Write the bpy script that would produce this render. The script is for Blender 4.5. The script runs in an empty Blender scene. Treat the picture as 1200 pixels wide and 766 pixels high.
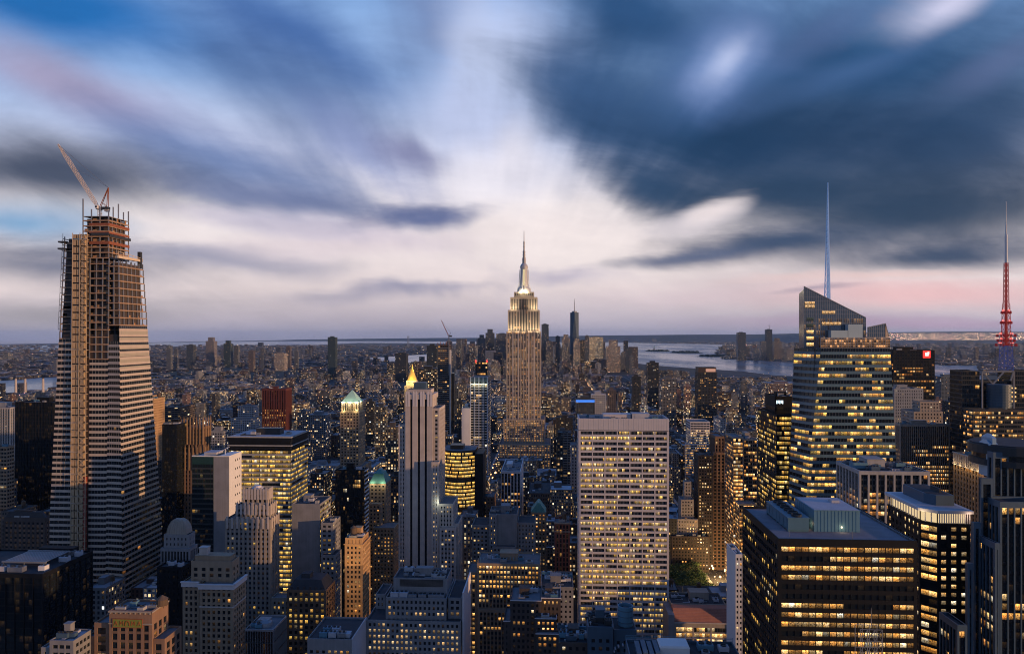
import bpy, bmesh, math, random
from mathutils import Vector, Matrix
R = math.radians
SC = bpy.context.scene
COL = SC.collection
# ------------------------------------------------------------------ camera
F, CX, HY, H = 849.0, 600.0, 393.0, 259.0        # focal in photo pixels, principal column, eye-level row, eye height
YAW = math.atan(48.0 / F)                        # the avenues run to column 648
CA, SA = math.cos(YAW), math.sin(YAW)
FWD, RGT = Vector((-SA, CA, 0)), Vector((CA, SA, 0))
cam_d = bpy.data.cameras.new('camera')
cam = bpy.data.objects.new('camera', cam_d)
COL.objects.link(cam)
cam.location = (0, 0, H)
cam.rotation_euler = (R(90), 0, YAW)
cam_d.sensor_width = 36.0
cam_d.lens = 36.0 * F / 1200.0
cam_d.shift_y = -(383.0 - HY) / 1200.0
cam_d.clip_start = 1.0
cam_d.clip_end = 90000.0
SC.camera = cam
# ------------------------------------------------------------------ render settings
SC.view_settings.view_transform = 'Standard'
SC.view_settings.look = 'None'
SC.view_settings.gamma = 1.0
SC.view_settings.exposure = 0.0
cy = SC.cycles
cy.max_bounces = 4
cy.diffuse_bounces = 2
cy.glossy_bounces = 2
cy.transmission_bounces = 2
cy.volume_bounces = 0
cy.sample_clamp_indirect = 3.0
cy.caustics_reflective = False
cy.caustics_refractive = False
cy.use_denoising = True
cy.filter_width = 1.05
cy.use_adaptive_sampling = True
cy.adaptive_threshold = 0.012
# ------------------------------------------------------------------ node helper
def s2l(c):
    o = []
    for x in c[:3]:
        x = x / 255.0
        o.append(x / 12.92 if x <= 0.04045 else ((x + 0.055) / 1.055) ** 2.4)
    return (o[0], o[1], o[2], 1.0)
class NT:
    def __init__(s, tree):
        s.t = tree; s.n = tree.nodes; s.l = tree.links
    def put(s, sock, v):
        if v is None: return
        if isinstance(v, bpy.types.NodeSocket): s.l.new(v, sock)
        else: sock.default_value = v
    def node(s, kind, **kw):
        n = s.n.new(kind)
        for k, v in kw.items(): setattr(n, k, v)
        return n
    def m(s, op, a, b=None, c=None, clamp=False):
        n = s.n.new('ShaderNodeMath'); n.operation = op; n.use_clamp = clamp
        s.put(n.inputs[0], a)
        if b is not None: s.put(n.inputs[1], b)
        if c is not None: s.put(n.inputs[2], c)
        return n.outputs[0]
    def v(s, op, a, b=None):
        n = s.n.new('ShaderNodeVectorMath'); n.operation = op
        s.put(n.inputs[0], a)
        if b is not None: s.put(n.inputs[1], b)
        return n.outputs['Value'] if op in ('DOT_PRODUCT', 'LENGTH') else n.outputs[0]
    def xyz(s, x, y, z=0.0):
        n = s.n.new('ShaderNodeCombineXYZ')
        s.put(n.inputs[0], x); s.put(n.inputs[1], y); s.put(n.inputs[2], z)
        return n.outputs[0]
    def sep(s, v):
        n = s.n.new('ShaderNodeSeparateXYZ'); s.put(n.inputs[0], v)
        return n.outputs
    def mr(s, v, a, b, c=0.0, d=1.0, smooth=True):
        n = s.n.new('ShaderNodeMapRange'); n.interpolation_type = 'SMOOTHSTEP' if smooth else 'LINEAR'
        s.put(n.inputs[0], v)
        for i, x in enumerate((a, b, c, d)): s.put(n.inputs[i + 1], x)
        return n.outputs[0]
    def mix(s, f, a, b, mode='MIX'):
        n = s.n.new('ShaderNodeMix'); n.data_type = 'RGBA'; n.blend_type = mode
        s.put(n.inputs[0], f); s.put(n.inputs[6], a); s.put(n.inputs[7], b)
        return n.outputs[2]
    def noise(s, vec, scale=1.0, detail=3.0, rough=0.55, color=False, dist=0.0):
        n = s.n.new('ShaderNodeTexNoise')
        s.put(n.inputs['Vector'], vec)
        n.inputs['Scale'].default_value = scale; n.inputs['Detail'].default_value = detail
        n.inputs['Roughness'].default_value = rough; n.inputs['Distortion'].default_value = dist
        return n.outputs['Color'] if color else n.outputs['Fac']
    def white(s, vec, color=False):
        n = s.n.new('ShaderNodeTexWhiteNoise'); n.noise_dimensions = '3D'
        s.put(n.inputs['Vector'], vec)
        return n.outputs['Color'] if color else n.outputs['Value']
    def ramp(s, f, stops):
        n = s.n.new('ShaderNodeValToRGB')
        e = n.color_ramp.elements
        while len(e) > 1: e.remove(e[-1])
        e[0].position, e[0].color = stops[0]
        for p, c in stops[1:]:
            k = e.new(p); k.color = c
        s.put(n.inputs[0], f)
        return n.outputs[0]
# ------------------------------------------------------------------ sun
SUN_EL, SUN_AZ = 4.4, 111.0        # azimuth clockwise from +Y (straight down the avenues): low in the west, at the right
sd = bpy.data.lights.new('sun', 'SUN')
sd.energy = 3.7
sd.angle = R(0.5)
sd.color = (1.0, 0.58, 0.28)
sun = bpy.data.objects.new('sun', sd)
COL.objects.link(sun)
_d = Vector((math.sin(R(SUN_AZ)) * math.cos(R(SUN_EL)), math.cos(R(SUN_AZ)) * math.cos(R(SUN_EL)), math.sin(R(SUN_EL))))
sun.rotation_euler = _d.to_track_quat('Z', 'Y').to_euler()
sun.location = (900, -300, 700)
# ------------------------------------------------------------------ world: Nishita dusk sky with long-exposure clouds
W = bpy.data.worlds.new('World')
SC.world = W
W.use_nodes = True
W.cycles.sampling_method = 'MANUAL'
W.cycles.sample_map_resolution = 512
w = NT(W.node_tree)
w.n.clear()
sky = w.node('ShaderNodeTexSky', sky_type='NISHITA', sun_disc=False)
sky.sun_elevation = R(SUN_EL); sky.sun_rotation = R(SUN_AZ)
sky.altitude = 100; sky.air_density = 1.0; sky.dust_density = 1.2; sky.ozone_density = 2.0
bg_n = w.node('ShaderNodeBackground'); bg_n.inputs[1].default_value = 0.10
w.l.new(sky.outputs[0], bg_n.inputs[0])
tc = w.node('ShaderNodeTexCoord')
d = tc.outputs['Generated']
df = w.v('DOT_PRODUCT', d, tuple(FWD)); dr = w.v('DOT_PRODUCT', d, tuple(RGT))
dz = w.sep(d)[2]
den = w.m('MAXIMUM', w.m('ABSOLUTE', df), 0.14)
U = w.m('DIVIDE', dr, den); V = w.m('DIVIDE', dz, den)
# wind-blown streaks fan out from the point of the horizon the clouds move away from
du = w.m('SUBTRACT', U, (575 - CX) / F); dv = w.m('ADD', V, 0.06)
th = w.m('ARCTAN2', dv, du); rr = w.m('LOGARITHM', w.m('ADD', w.m('SQRT', w.m('ADD', w.m('MULTIPLY', du, du), w.m('MULTIPLY', dv, dv))), 0.03), 2.718)
st = w.xyz(w.m('MULTIPLY', th, 2.6), w.m('MULTIPLY', rr, 1.3), 0.0)
n_big = w.noise(st, 1.3, 2.0, 0.45, color=True)
hi = w.mr(V, 0.03, 0.22)
n_fine = w.m('ADD', 0.5, w.m('MULTIPLY', w.m('SUBTRACT', w.noise(w.xyz(w.m('MULTIPLY', th, 6.0), w.m('MULTIPLY', rr, 1.5), 3.7), 1.3, 3.0, 0.5), 0.5), hi))
n_hor = w.noise(w.xyz(w.m('MULTIPLY', U, 3.2), w.m('MULTIPLY', V, 19.0), 1.3), 1.0, 5.0, 0.6)
n_wsp = w.noise(w.xyz(w.m('MULTIPLY', U, 14.0), w.m('MULTIPLY', V, 20.0), 5.1), 1.0, 3.0, 0.5)
skew = w.m('ADD', U, w.m('MULTIPLY', V, 0.9))
n_lump = w.noise(w.xyz(w.m('MULTIPLY', skew, 4.2), w.m('MULTIPLY', V, 8.5), 8.8), 1.0, 6.0, 0.62, dist=0.35)
uv0 = w.xyz(U, V, 0.0)
wb = w.v('MULTIPLY', w.v('SUBTRACT', n_big, (0.5, 0.5, 0.5)), (0.10, 0.07, 0.0))
UVW = w.v('ADD', uv0, wb)
low_c = w.xyz(U, w.m('ADD', V, w.m('MULTIPLY', w.m('SUBTRACT', n_hor, 0.5), 0.035)), 0.0)
LOWW = w.v('ADD', low_c, w.v('MULTIPLY', w.v('SUBTRACT', n_big, (0.5, 0.5, 0.5)), (0.10, 0.03, 0.0)))
# clear part: pale horizon band turning to blue-white above
vr = w.m('MULTIPLY', V, 2.0, clamp=True)
base = w.ramp(vr, [(0.0, s2l((156, 154, 178))), (0.05, s2l((192, 182, 195))), (0.13, s2l((224, 209, 211))), (0.24, s2l((236, 223, 224))), (0.36, s2l((238, 228, 230))), (0.52, s2l((206, 210, 234))), (0.72, s2l((154, 182, 226))), (1.0, s2l((120, 160, 215)))])
col = base
def P(px, py): return ((px - CX) / F, (HY - py) / F)
def stroke(col, px, py, rx, ry, ang, rgb, op, soft=0.0, kind='s', rag=0.5):
    """one bank of cloud: an ellipse of directions, its rim torn by the streak noise"""
    u0, v0 = P(px, py)
    mp = w.node('ShaderNodeMapping', vector_type='TEXTURE')
    w.l.new(UVW if kind == 's' else LOWW, mp.inputs['Vector'])
    mp.inputs['Location'].default_value = (u0, v0, 0)
    mp.inputs['Rotation'].default_value = (0, 0, R(ang))
    mp.inputs['Scale'].default_value = (rx / F, ry / F, 1)
    L = w.v('LENGTH', mp.outputs[0])
    nz = n_fine if kind == 's' else n_hor
    L = w.m('ADD', L, w.m('ADD', w.m('MULTIPLY', w.m('SUBTRACT', nz, 0.5), rag * 0.75), w.m('MULTIPLY', w.m('SUBTRACT', n_lump, 0.5), rag * 1.3)))
    k = w.mr(L, 1.0 + (1 - soft) * 0.25, soft * 0.35, 0.0, op)
    return w.mix(k, col, s2l(rgb))
STROKES = [
 # left half: blue gaps and pinkish bands
 (50, 6, 360, 64, -14, (20, 104, 178), 0.97, 0.3, 's', .3),
 (330, 40, 260, 60, -28, (58, 96, 160), 0.9, 0.2, 's', .4),
 (80, 100, 240, 40, -20, (164, 154, 186), 0.9, 0.2, 's', .5),
 (330, 105, 220, 66, -30, (76, 104, 156), 0.85, 0.1, 's', .4),
 (270, 195, 260, 56, -18, (98, 122, 174), 0.9, 0.2, 's', .5),
 (60, 198, 270, 50, -6, (60, 68, 94), 0.97, 0.1, 's', .4),
 (15, 256, 150, 32, -6, (92, 150, 198), 0.85, 0.0, 's', .4),
 (60, 306, 210, 36, -4, (96, 102, 130), 0.9, 0.2, 'h', .5),
 (60, 366, 260, 30, 0, (150, 146, 156), 0.8, 0.3, 'h', .4),
 (260, 305, 170, 20, -4, (140, 142, 172), 0.75, 0.3, 'h', .6),
 (430, 180, 130, 44, -30, (140, 152, 200), 0.6, 0.3, 's', .6),
 (420, 286, 210, 24, 2, (226, 210, 218), 0.7, 0.3, 'h', .6),
 (330, 262, 180, 18, -8, (190, 182, 206), 0.6, 0.3, 'h', .6),
 (330, 235, 150, 20, -10, (104, 116, 158), 0.85, 0.1, 's', .7),
 # bright opening above the tall spire
 (600, 70, 120, 150, 30, (176, 194, 236), 1.0, 0.3, 's', .5),
 (510, 30, 80, 80, 50, (104, 122, 168), 0.7, 0.1, 's', .5),
 (590, 80, 70, 110, 30, (206, 216, 246), 0.8, 0.1, 's', .7),
 (560, 150, 100, 60, -35, (196, 204, 236), 0.7, 0.3, 's', .6),
 (590, 205, 90, 56, 10, (234, 229, 240), 0.85, 0.3, 's', .5),
 (670, 285, 180, 60, -6, (242, 229, 228), 0.9, 0.4, 'h', .5),
 (480, 178, 56, 24, -18, (124, 126, 166), 0.8, 0.1, 's', .6),
 (498, 252, 104, 18, 7, (92, 104, 150), 0.95, 0.1, 'h', .8),
 (480, 340, 140, 15, 3, (142, 142, 172), 0.8, 0.1, 'h', .8),
 (660, 322, 90, 14, 0, (164, 158, 186), 0.6, 0.1, 'h', .8),
 # the great dark bank on the right
 (1010, 80, 440, 160, 8, (38, 76, 120), 1.0, 0.3, 's', .3),
 (810, 140, 250, 104, -18, (36, 74, 116), 1.0, 0.3, 's', .35),
 (700, 130, 120, 66, -40, (58, 90, 136), 0.95, 0.2, 's', .6),
 (740, 10, 190, 90, -24, (44, 80, 126), 1.0, 0.2, 's', .3),
 (1120, 170, 290, 130, 8, (34, 64, 102), 0.95, 0.2, 's', .3),
 (890, 170, 250, 78, -6, (24, 54, 90), 0.97, 0.1, 's', .4),
 (770, 210, 100, 40, -26, (40, 68, 104), 0.95, 0.1, 's', .6),
 (930, 230, 190, 42, 0, (36, 62, 95), 0.97, 0.2, 's', .4),
 (1080, 245, 290, 66, 4, (38, 60, 90), 0.97, 0.3, 'h', .3),
 (920, 284, 200, 24, 5, (50, 70, 104), 0.97, 0.2, 'h', .5),
 (1110, 298, 220, 30, 3, (52, 70, 102), 0.97, 0.3, 'h', .5),
 (842, 74, 110, 70, 16, (92, 122, 178), 0.95, 0.0, 's', .7),
 (842, 70, 74, 44, 20, (146, 166, 212), 0.85, 0.0, 's', .9),
 (848, 66, 40, 24, 30, (192, 202, 236), 0.7, 0.0, 's', .9),
 (1100, 6, 100, 40, 32, (206, 206, 234), 1.0, 0.0, 's', .8),
 (985, 34, 100, 30, 30, (84, 106, 152), 0.6, 0.1, 's', .7),
 (1175, 80, 110, 30, 24, (92, 108, 150), 0.7, 0.1, 's', .7),
 (1010, 84, 150, 24, 24, (70, 100, 148), 0.6, 0.2, 's', .7),
 (822, 258, 60, 18, 14, (214, 206, 216), 0.8, 0.0, 'h', .9),
 (836, 250, 48, 18, 18, (244, 230, 230), 0.85, 0.0, 'h', .9),
 (800, 300, 110, 12, 6, (80, 94, 130), 0.8, 0.1, 'h', .8),
 (1080, 345, 270, 26, 0, (230, 186, 190), 0.9, 0.3, 'h', .3),
 (830, 345, 170, 26, 0, (214, 194, 202), 0.6, 0.3, 'h', .4),
 (1080, 380, 300, 13, 0, (180, 152, 180), 0.7, 0.3, 'h', .2),
 (1030, 322, 190, 7, 2, (232, 200, 198), 0.7, 0.3, 'h', .6),
 (960, 338, 60, 5, 4, (120, 120, 150), 0.5, 0.0, 'h', .8),
]
for s_ in STROKES: col = stroke(col, *s_)
# fine streak texture over everything
n_wisp = w.m('MULTIPLY', w.m('SUBTRACT', w.noise(w.xyz(w.m('MULTIPLY', th, 21.0), w.m('MULTIPLY', rr, 2.6), 1.9), 1.2, 4.0, 0.6), 0.5), hi)
n_thin = w.m('SUBTRACT', w.noise(w.xyz(w.m('MULTIPLY', skew, 6.0), w.m('MULTIPLY', V, 46.0), 4.4), 1.0, 4.0, 0.6), 0.5)
tex = w.m('ADD', w.m('ADD', w.m('MULTIPLY', n_fine, 0.18), w.m('MULTIPLY', n_lump, 0.36)), w.m('MULTIPLY', n_hor, 0.22))
col = w.mix(1.0, col, w.ramp(w.m('ADD', w.m('ADD', tex, w.m('ADD', w.m('MULTIPLY', n_wisp, 0.05), w.m('MULTIPLY', n_thin, 0.07))), 0.12), [(0.0, (0.45, 0.45, 0.48, 1)), (0.5, (1, 1, 1, 1)), (1.0, (1.6, 1.58, 1.5, 1))]), 'MULTIPLY')
# unseen sky overhead and behind the camera, in blues chosen to light the city
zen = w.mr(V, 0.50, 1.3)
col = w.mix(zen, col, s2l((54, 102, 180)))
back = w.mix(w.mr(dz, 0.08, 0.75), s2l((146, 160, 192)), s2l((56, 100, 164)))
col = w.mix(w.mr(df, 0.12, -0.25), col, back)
# below the horizon: dull
col = w.mix(w.mr(V, -0.03, 0.0), s2l((70, 80, 105)), col)
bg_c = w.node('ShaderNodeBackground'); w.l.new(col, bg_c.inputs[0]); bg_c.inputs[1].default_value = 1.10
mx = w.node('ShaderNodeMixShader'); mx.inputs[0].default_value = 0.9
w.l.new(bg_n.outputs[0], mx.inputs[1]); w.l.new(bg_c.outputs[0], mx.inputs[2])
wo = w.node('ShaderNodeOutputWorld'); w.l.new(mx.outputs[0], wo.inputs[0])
# ------------------------------------------------------------------ projection helpers (photo pixel + distance -> place)
def tanx(px):
    xc = (px - CX) / F
    return (-SA + xc * CA) / (CA + xc * SA)
def wx(px, Y): return Y * tanx(px)
def dep(x, y): return -x * SA + y * CA
def wz(py, x, y): return H + (HY - py) / F * dep(x, y)
def proj(p):
    dx, dy, dz = p[0], p[1], p[2] - H
    dd = max(dep(dx, dy), 1.0)
    return CX + F * (dx * CA + dy * SA) / dd, HY - F * dz / dd
def ground(px, py):
    """where the sight line through a pixel meets the ground"""
    dd = F * H / (py - HY); xc = (px - CX) / F
    return (dd * (-SA + xc * CA), dd * (CA + xc * SA))
RNG = random.Random(11)
# ------------------------------------------------------------------ objects, tags
def tag(o, label=None, cat=None, group=None, kind=None):
    if label: o['label'] = label
    if cat: o['category'] = cat
    if group: o['group'] = group
    if kind: o['kind'] = kind
    return o
def empty(name, loc, label=None, cat=None, group=None):
    o = bpy.data.objects.new(name, None); COL.objects.link(o); o.location = loc
    o.empty_display_size = 5
    return tag(o, label, cat, group)
class MB:
    """collects quads, boxes, bars, prisms; build() links them as one mesh object"""
    def __init__(s): s.v = []; s.f = []; s.uv = []; s.c = []; s.c2 = []
    def quad(s, pts, uv=None, c=None, c2=None):
        i = len(s.v); s.v += [tuple(p) for p in pts]; s.f.append(tuple(range(i, i + len(pts))))
        s.uv.append(uv); s.c.append(c); s.c2.append(c2)
    def hexa(s, p, c=None, c2=None, uvs=False):
        """p: 4 bottom (counter-clockwise from above) + 4 top corners"""
        for q in ((0, 1, 5, 4), (1, 2, 6, 5), (2, 3, 7, 6), (3, 0, 4, 7)):
            a = [p[k] for k in q]; uv = None
            if uvs:
                Lx = math.dist(a[0][:2], a[1][:2]); o = uvs * 37.0 + q[0] * 113.0
                uv = [(o, a[0][2]), (o + Lx, a[1][2]), (o + Lx, a[2][2]), (o, a[3][2])]
            s.quad(a, uv, c, c2)
        s.quad([p[4], p[5], p[6], p[7]], None, c, c2); s.quad([p[3], p[2], p[1], p[0]], None, c, c2)
    def box(s, x0, x1, y0, y1, z0, z1, c=None, c2=None, uvs=False):
        s.hexa([(x0, y0, z0), (x1, y0, z0), (x1, y1, z0), (x0, y1, z0), (x0, y0, z1), (x1, y0, z1), (x1, y1, z1), (x0, y1, z1)], c, c2, uvs)
    def obox(s, O, u, n, a0, a1, d0, d1, z0, z1):
        """box along a facade: a along u, d outwards along n"""
        q = lambda a, dd, z: (O[0] + u[0] * a + n[0] * dd, O[1] + u[1] * a + n[1] * dd, z)
        s.hexa([q(a0, d1, z0), q(a1, d1, z0), q(a1, d0, z0), q(a0, d0, z0), q(a0, d1, z1), q(a1, d1, z1), q(a1, d0, z1), q(a0, d0, z1)])
    def bar(s, a, b, r, r2=None, n=6):
        a, b = Vector(a), Vector(b); ax = b - a
        if ax.length < 1e-6: return
        t = ax.orthogonal().normalized(); k = ax.normalized().cross(t); r2 = r if r2 is None else r2
        A = [a + (t * math.cos(6.28318 * i / n) + k * math.sin(6.28318 * i / n)) * r for i in range(n)]
        B = [b + (t * math.cos(6.28318 * i / n) + k * math.sin(6.28318 * i / n)) * r2 for i in range(n)]
        for i in range(n): s.quad([A[i], A[(i + 1) % n], B[(i + 1) % n], B[i]])
        s.quad(A[::-1]); s.quad(B)
    def lathe(s, x, y, prof, n=16, ph=0.0):
        rings = [[(x + r * math.cos(ph + 6.28318 * i / n), y + r * math.sin(ph + 6.28318 * i / n), z) for i in range(n)] for r, z in prof]
        for A, B in zip(rings, rings[1:]):
            for i in range(n): s.quad([A[i], A[(i + 1) % n], B[(i + 1) % n], B[i]])
        s.quad(rings[-1]); s.quad(rings[0][::-1])
    def prism(s, poly, z0, z1, uvs=False, c=None, c2=None):
        n = len(poly); zt = (lambda i: z1[i]) if isinstance(z1, (list, tuple)) else (lambda i: z1)
        for i in range(n):
            a, b = poly[i], poly[(i + 1) % n]
            Lx = math.dist(a, b); uv = None
            if uvs: uv = [(i * 91.0, z0), (i * 91.0 + Lx, z0), (i * 91.0 + Lx, zt((i + 1) % n)), (i * 91.0, zt(i))]
            s.quad([(a[0], a[1], z0), (b[0], b[1], z0), (b[0], b[1], zt((i + 1) % n)), (a[0], a[1], zt(i))], uv, c, c2)
        s.quad([(p[0], p[1], zt(i)) for i, p in enumerate(poly)], None, c, c2)
    def pyramid(s, x0, x1, y0, y1, z0, z1, tx=0.0, ty=None):
        ty = tx if ty is None else ty
        mx_, my_ = (x0 + x1) / 2, (y0 + y1) / 2; hx, hy = (x1 - x0) / 2 * tx, (y1 - y0) / 2 * ty
        s.hexa([(x0, y0, z0), (x1, y0, z0), (x1, y1, z0), (x0, y1, z0), (mx_ - hx, my_ - hy, z1), (mx_ + hx, my_ - hy, z1), (mx_ + hx, my_ + hy, z1), (mx_ - hx, my_ + hy, z1)])
    def build(s, name, mat, parent=None, loc=None, smooth=False):
        if not s.f: return None
        o0 = Vector(loc) if loc is not None else (parent_origin(parent) if parent else Vector((0, 0, 0)))
        me = bpy.data.meshes.new(name)
        me.from_pydata([(p[0] - o0.x, p[1] - o0.y, p[2] - o0.z) for p in s.v], [], s.f)
        if any(u is not None for u in s.uv):
            L = me.uv_layers.new(name='UVMap'); dat = []
            for f_, u in zip(s.f, s.uv):
                for k in range(len(f_)): dat += (u[k] if u is not None else (0.0, 0.0))
            L.data.foreach_set('uv', dat)
        for nm, src in (('tint', s.c), ('pars', s.c2)):
            if any(c is not None for c in src):
                A = me.color_attributes.new(nm, 'FLOAT_COLOR', 'CORNER'); dat = []
                for f_, c in zip(s.f, src):
                    cc = tuple(c) if c is not None else (0.0, 0.0, 0.0, 0.0)
                    for _ in f_: dat += cc
                A.data.foreach_set('color', dat)
        if smooth:
            me.polygons.foreach_set('use_smooth', [True] * len(me.polygons))
        me.materials.append(mat)
        ob = bpy.data.objects.new(name, me); COL.objects.link(ob)
        if parent: ob.parent = parent; po = parent_origin(parent); ob.location = o0 - po
        else: ob.location = o0
        return ob
def parent_origin(p):
    o = Vector((0, 0, 0))
    while p is not None: o += p.location; p = p.parent
    return o
# ------------------------------------------------------------------ materials
MATS = {}
def surf(name, rgb, rough=0.8, var=0.32, metal=0.0, scale=0.12, streak=0.35, lin=True, spec=0.3, emit=None, est=1.0):
    """matt building material with blotches, vertical weather streaks and a little bump"""
    if name in MATS: return MATS[name]
    m = bpy.data.materials.new(name); m.use_nodes = True
    t = NT(m.node_tree); t.n.clear()
    g = t.node('ShaderNodeNewGeometry').outputs['Position']
    p = t.sep(g)
    a = t.noise(g, scale, 4.0, 0.6)
    b = t.noise(t.v('MULTIPLY', g, (0.9, 0.9, 0.035)), 0.7, 3.0, 0.6)
    k = t.m('ADD', t.m('MULTIPLY', t.m('SUBTRACT', a, 0.5), 2 * var), t.m('MULTIPLY', t.m('SUBTRACT', b, 0.5), 2 * var * streak * 2))
    k = t.m('ADD', k, 1.0)
    cc = (rgb[0], rgb[1], rgb[2], 1.0)
    c = t.v('MULTIPLY', cc[:3], t.xyz(k, k, k))
    bs = t.node('ShaderNodeBsdfPrincipled')
    t.l.new(c, bs.inputs['Base Color'])
    bs.inputs['Roughness'].default_value = rough; bs.inputs['Metallic'].default_value = metal
    bs.inputs['Specular IOR Level'].default_value = spec
    if emit:
        bs.inputs['Emission Color'].default_value = (*emit, 1); bs.inputs['Emission Strength'].default_value = est
        m.cycles.emission_sampling = 'NONE'
    o = t.node('ShaderNodeOutputMaterial'); t.l.new(bs.outputs[0], o.inputs[0])
    MATS[name] = m
    return m
def window_mat():
    m = bpy.data.materials.new('window_glass'); m.use_nodes = True
    t = NT(m.node_tree); t.n.clear()
    at = t.node('ShaderNodeAttribute', attribute_name='tint')
    uvn = t.node('ShaderNodeUVMap', uv_map='UVMap')
    u, v_, _ = t.sep(uvn.outputs[0])
    al = at.outputs['Alpha']
    fv = t.m('FRACT', v_)
    # a lit room: ceiling lights near the top, dark clutter below, blinds in some
    clut = t.noise(t.xyz(t.m('MULTIPLY', u, 3.1), t.m('MULTIPLY', v_, 2.3), t.m('MULTIPLY', al, 91.7)), 1.6, 3.0, 0.6)
    body = t.mr(clut, 0.33, 0.60, 0.12, 1.25)
    top = t.mr(fv, 0.40, 0.92, 0.62, 1.55)
    low = t.mr(fv, 0.02, 0.42, 0.34, 1.0)
    k = t.m('MULTIPLY', t.m('MULTIPLY', body, top), low)
    hue = t.noise(t.xyz(t.m('MULTIPLY', u, 1.7), v_, t.m('MULTIPLY', al, 37.0)), 1.1, 1.0)
    em = t.v('MULTIPLY', at.outputs['Color'], t.xyz(k, t.m('MULTIPLY', k, t.mr(hue, 0.3, 0.7, 0.86, 1.1)), t.m('MULTIPLY', k, t.mr(hue, 0.3, 0.7, 0.6, 1.4))))
    bs = t.node('ShaderNodeBsdfPrincipled')
    bs.inputs['Base Color'].default_value = (0.012, 0.016, 0.02, 1)
    bs.inputs['Roughness'].default_value = 0.12; bs.inputs['Specular IOR Level'].default_value = 0.35
    em = t.v('MULTIPLY', em, (1.45, 1.10, 0.68))
    t.l.new(em, bs.inputs['Emission Color']); bs.inputs['Emission Strength'].default_value = 1.0
    o = t.node('ShaderNodeOutputMaterial'); t.l.new(bs.outputs[0], o.inputs[0])
    m.cycles.emission_sampling = 'NONE'
    return m
def city_mat():
    """blocks of the wider city: masonry or glass with rows of windows in metres, some of them lit"""
    m = bpy.data.materials.new('city_facade'); m.use_nodes = True
    t = NT(m.node_tree); t.n.clear()
    tint = t.node('ShaderNodeAttribute', attribute_name='tint'); par = t.node('ShaderNodeAttribute', attribute_name='pars')
    pr, pg, pb = t.sep(par.outputs['Color']); pa = par.outputs['Alpha']      # seed, bay width, storey height, window share
    uvn = t.node('ShaderNodeUVMap', uv_map='UVMap')
    u, v_, _ = t.sep(uvn.outputs[0])
    geo = t.node('ShaderNodeNewGeometry')
    nz = t.sep(geo.outputs['Normal'])[2]
    roof = t.m('GREATER_THAN', nz, 0.5)
    cu = t.m('DIVIDE', u, pg); cv = t.m('DIVIDE', v_, pb)
    iu, iv = t.m('FLOOR', cu), t.m('FLOOR', cv); fu, fv = t.m('FRACT', cu), t.m('FRACT', cv)
    hw = t.m('MULTIPLY', pa, 0.5)
    inw = t.m('MULTIPLY', t.m('LESS_THAN', t.m('ABSOLUTE', t.m('SUBTRACT', fu, 0.5)), hw), t.m('LESS_THAN', t.m('ABSOLUTE', t.m('SUBTRACT', fv, 0.5)), 0.29))
    inw = t.m('MULTIPLY', inw, t.m('SUBTRACT', 1.0, roof))
    s100 = t.m('MULTIPLY', pr, 173.0)
    rn = t.white(t.xyz(iu, iv, s100), True); r1, r2, r3 = t.sep(rn)
    rf = t.white(t.xyz(iv, s100, 3.0)); 
    lp = t.m('MULTIPLY', tint.outputs['Alpha'], t.mr(rf, 0.0, 1.0, 0.35, 1.7, False))
    lit = t.m('MULTIPLY', t.m('LESS_THAN', r1, lp), inw)
    amp = t.m('MULTIPLY', t.m('ADD', t.m('MULTIPLY', t.m('POWER', r2, 2.2), 2.2), 0.12), lit)
    warm = t.ramp(r3, [(0.0, (1.0, 0.50, 0.17, 1)), (0.45, (1.0, 0.62, 0.26, 1)), (0.8, (1.0, 0.78, 0.46, 1)), (1.0, (0.86, 0.92, 0.95, 1))])
    em = t.v('MULTIPLY', warm, t.xyz(amp, amp, amp))
    wn = t.noise(geo.outputs['Position'], 0.09, 3.0, 0.6)
    k = t.m('ADD', 0.62, t.m('MULTIPLY', wn, 0.76))
    wall = t.v('MULTIPLY', tint.outputs['Color'], t.xyz(k, k, k))
    rg = t.m('ADD', 0.045, t.m('MULTIPLY', t.m('POWER', t.m('FRACT', t.m('MULTIPLY', pr, 57.3)), 2.0), 0.42))
    rg = t.m('MULTIPLY', rg, t.m('ADD', 0.5, wn))
    roofc = t.xyz(rg, t.m('MULTIPLY', rg, 1.0), t.m('MULTIPLY', rg, 1.05))
    c = t.mix(inw, wall, (0.015, 0.02, 0.026, 1)); c = t.mix(roof, c, roofc)
    bs = t.node('ShaderNodeBsdfPrincipled')
    t.l.new(c, bs.inputs['Base Color'])
    t.l.new(t.m('SUBTRACT', 0.85, t.m('MULTIPLY', inw, 0.7)), bs.inputs['Roughness'])
    bs.inputs['Specular IOR Level'].default_value = 0.4
    t.l.new(em, bs.inputs['Emission Color']); bs.inputs['Emission Strength'].default_value = 1.0
    o = t.node('ShaderNodeOutputMaterial'); t.l.new(bs.outputs[0], o.inputs[0])
    m.cycles.emission_sampling = 'NONE'
    return m
def glow(name, rgb, st):
    if name in MATS: return MATS[name]
    m = bpy.data.materials.new(name); m.use_nodes = True
    t = NT(m.node_tree); t.n.clear()
    e = t.node('ShaderNodeEmission'); e.inputs[0].default_value = (*rgb, 1); e.inputs[1].default_value = st
    o = t.node('ShaderNodeOutputMaterial'); t.l.new(e.outputs[0], o.inputs[0])
    m.cycles.emission_sampling = 'NONE'
    MATS[name] = m
    return m
M_WIN = window_mat(); M_CITY = city_mat()
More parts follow.
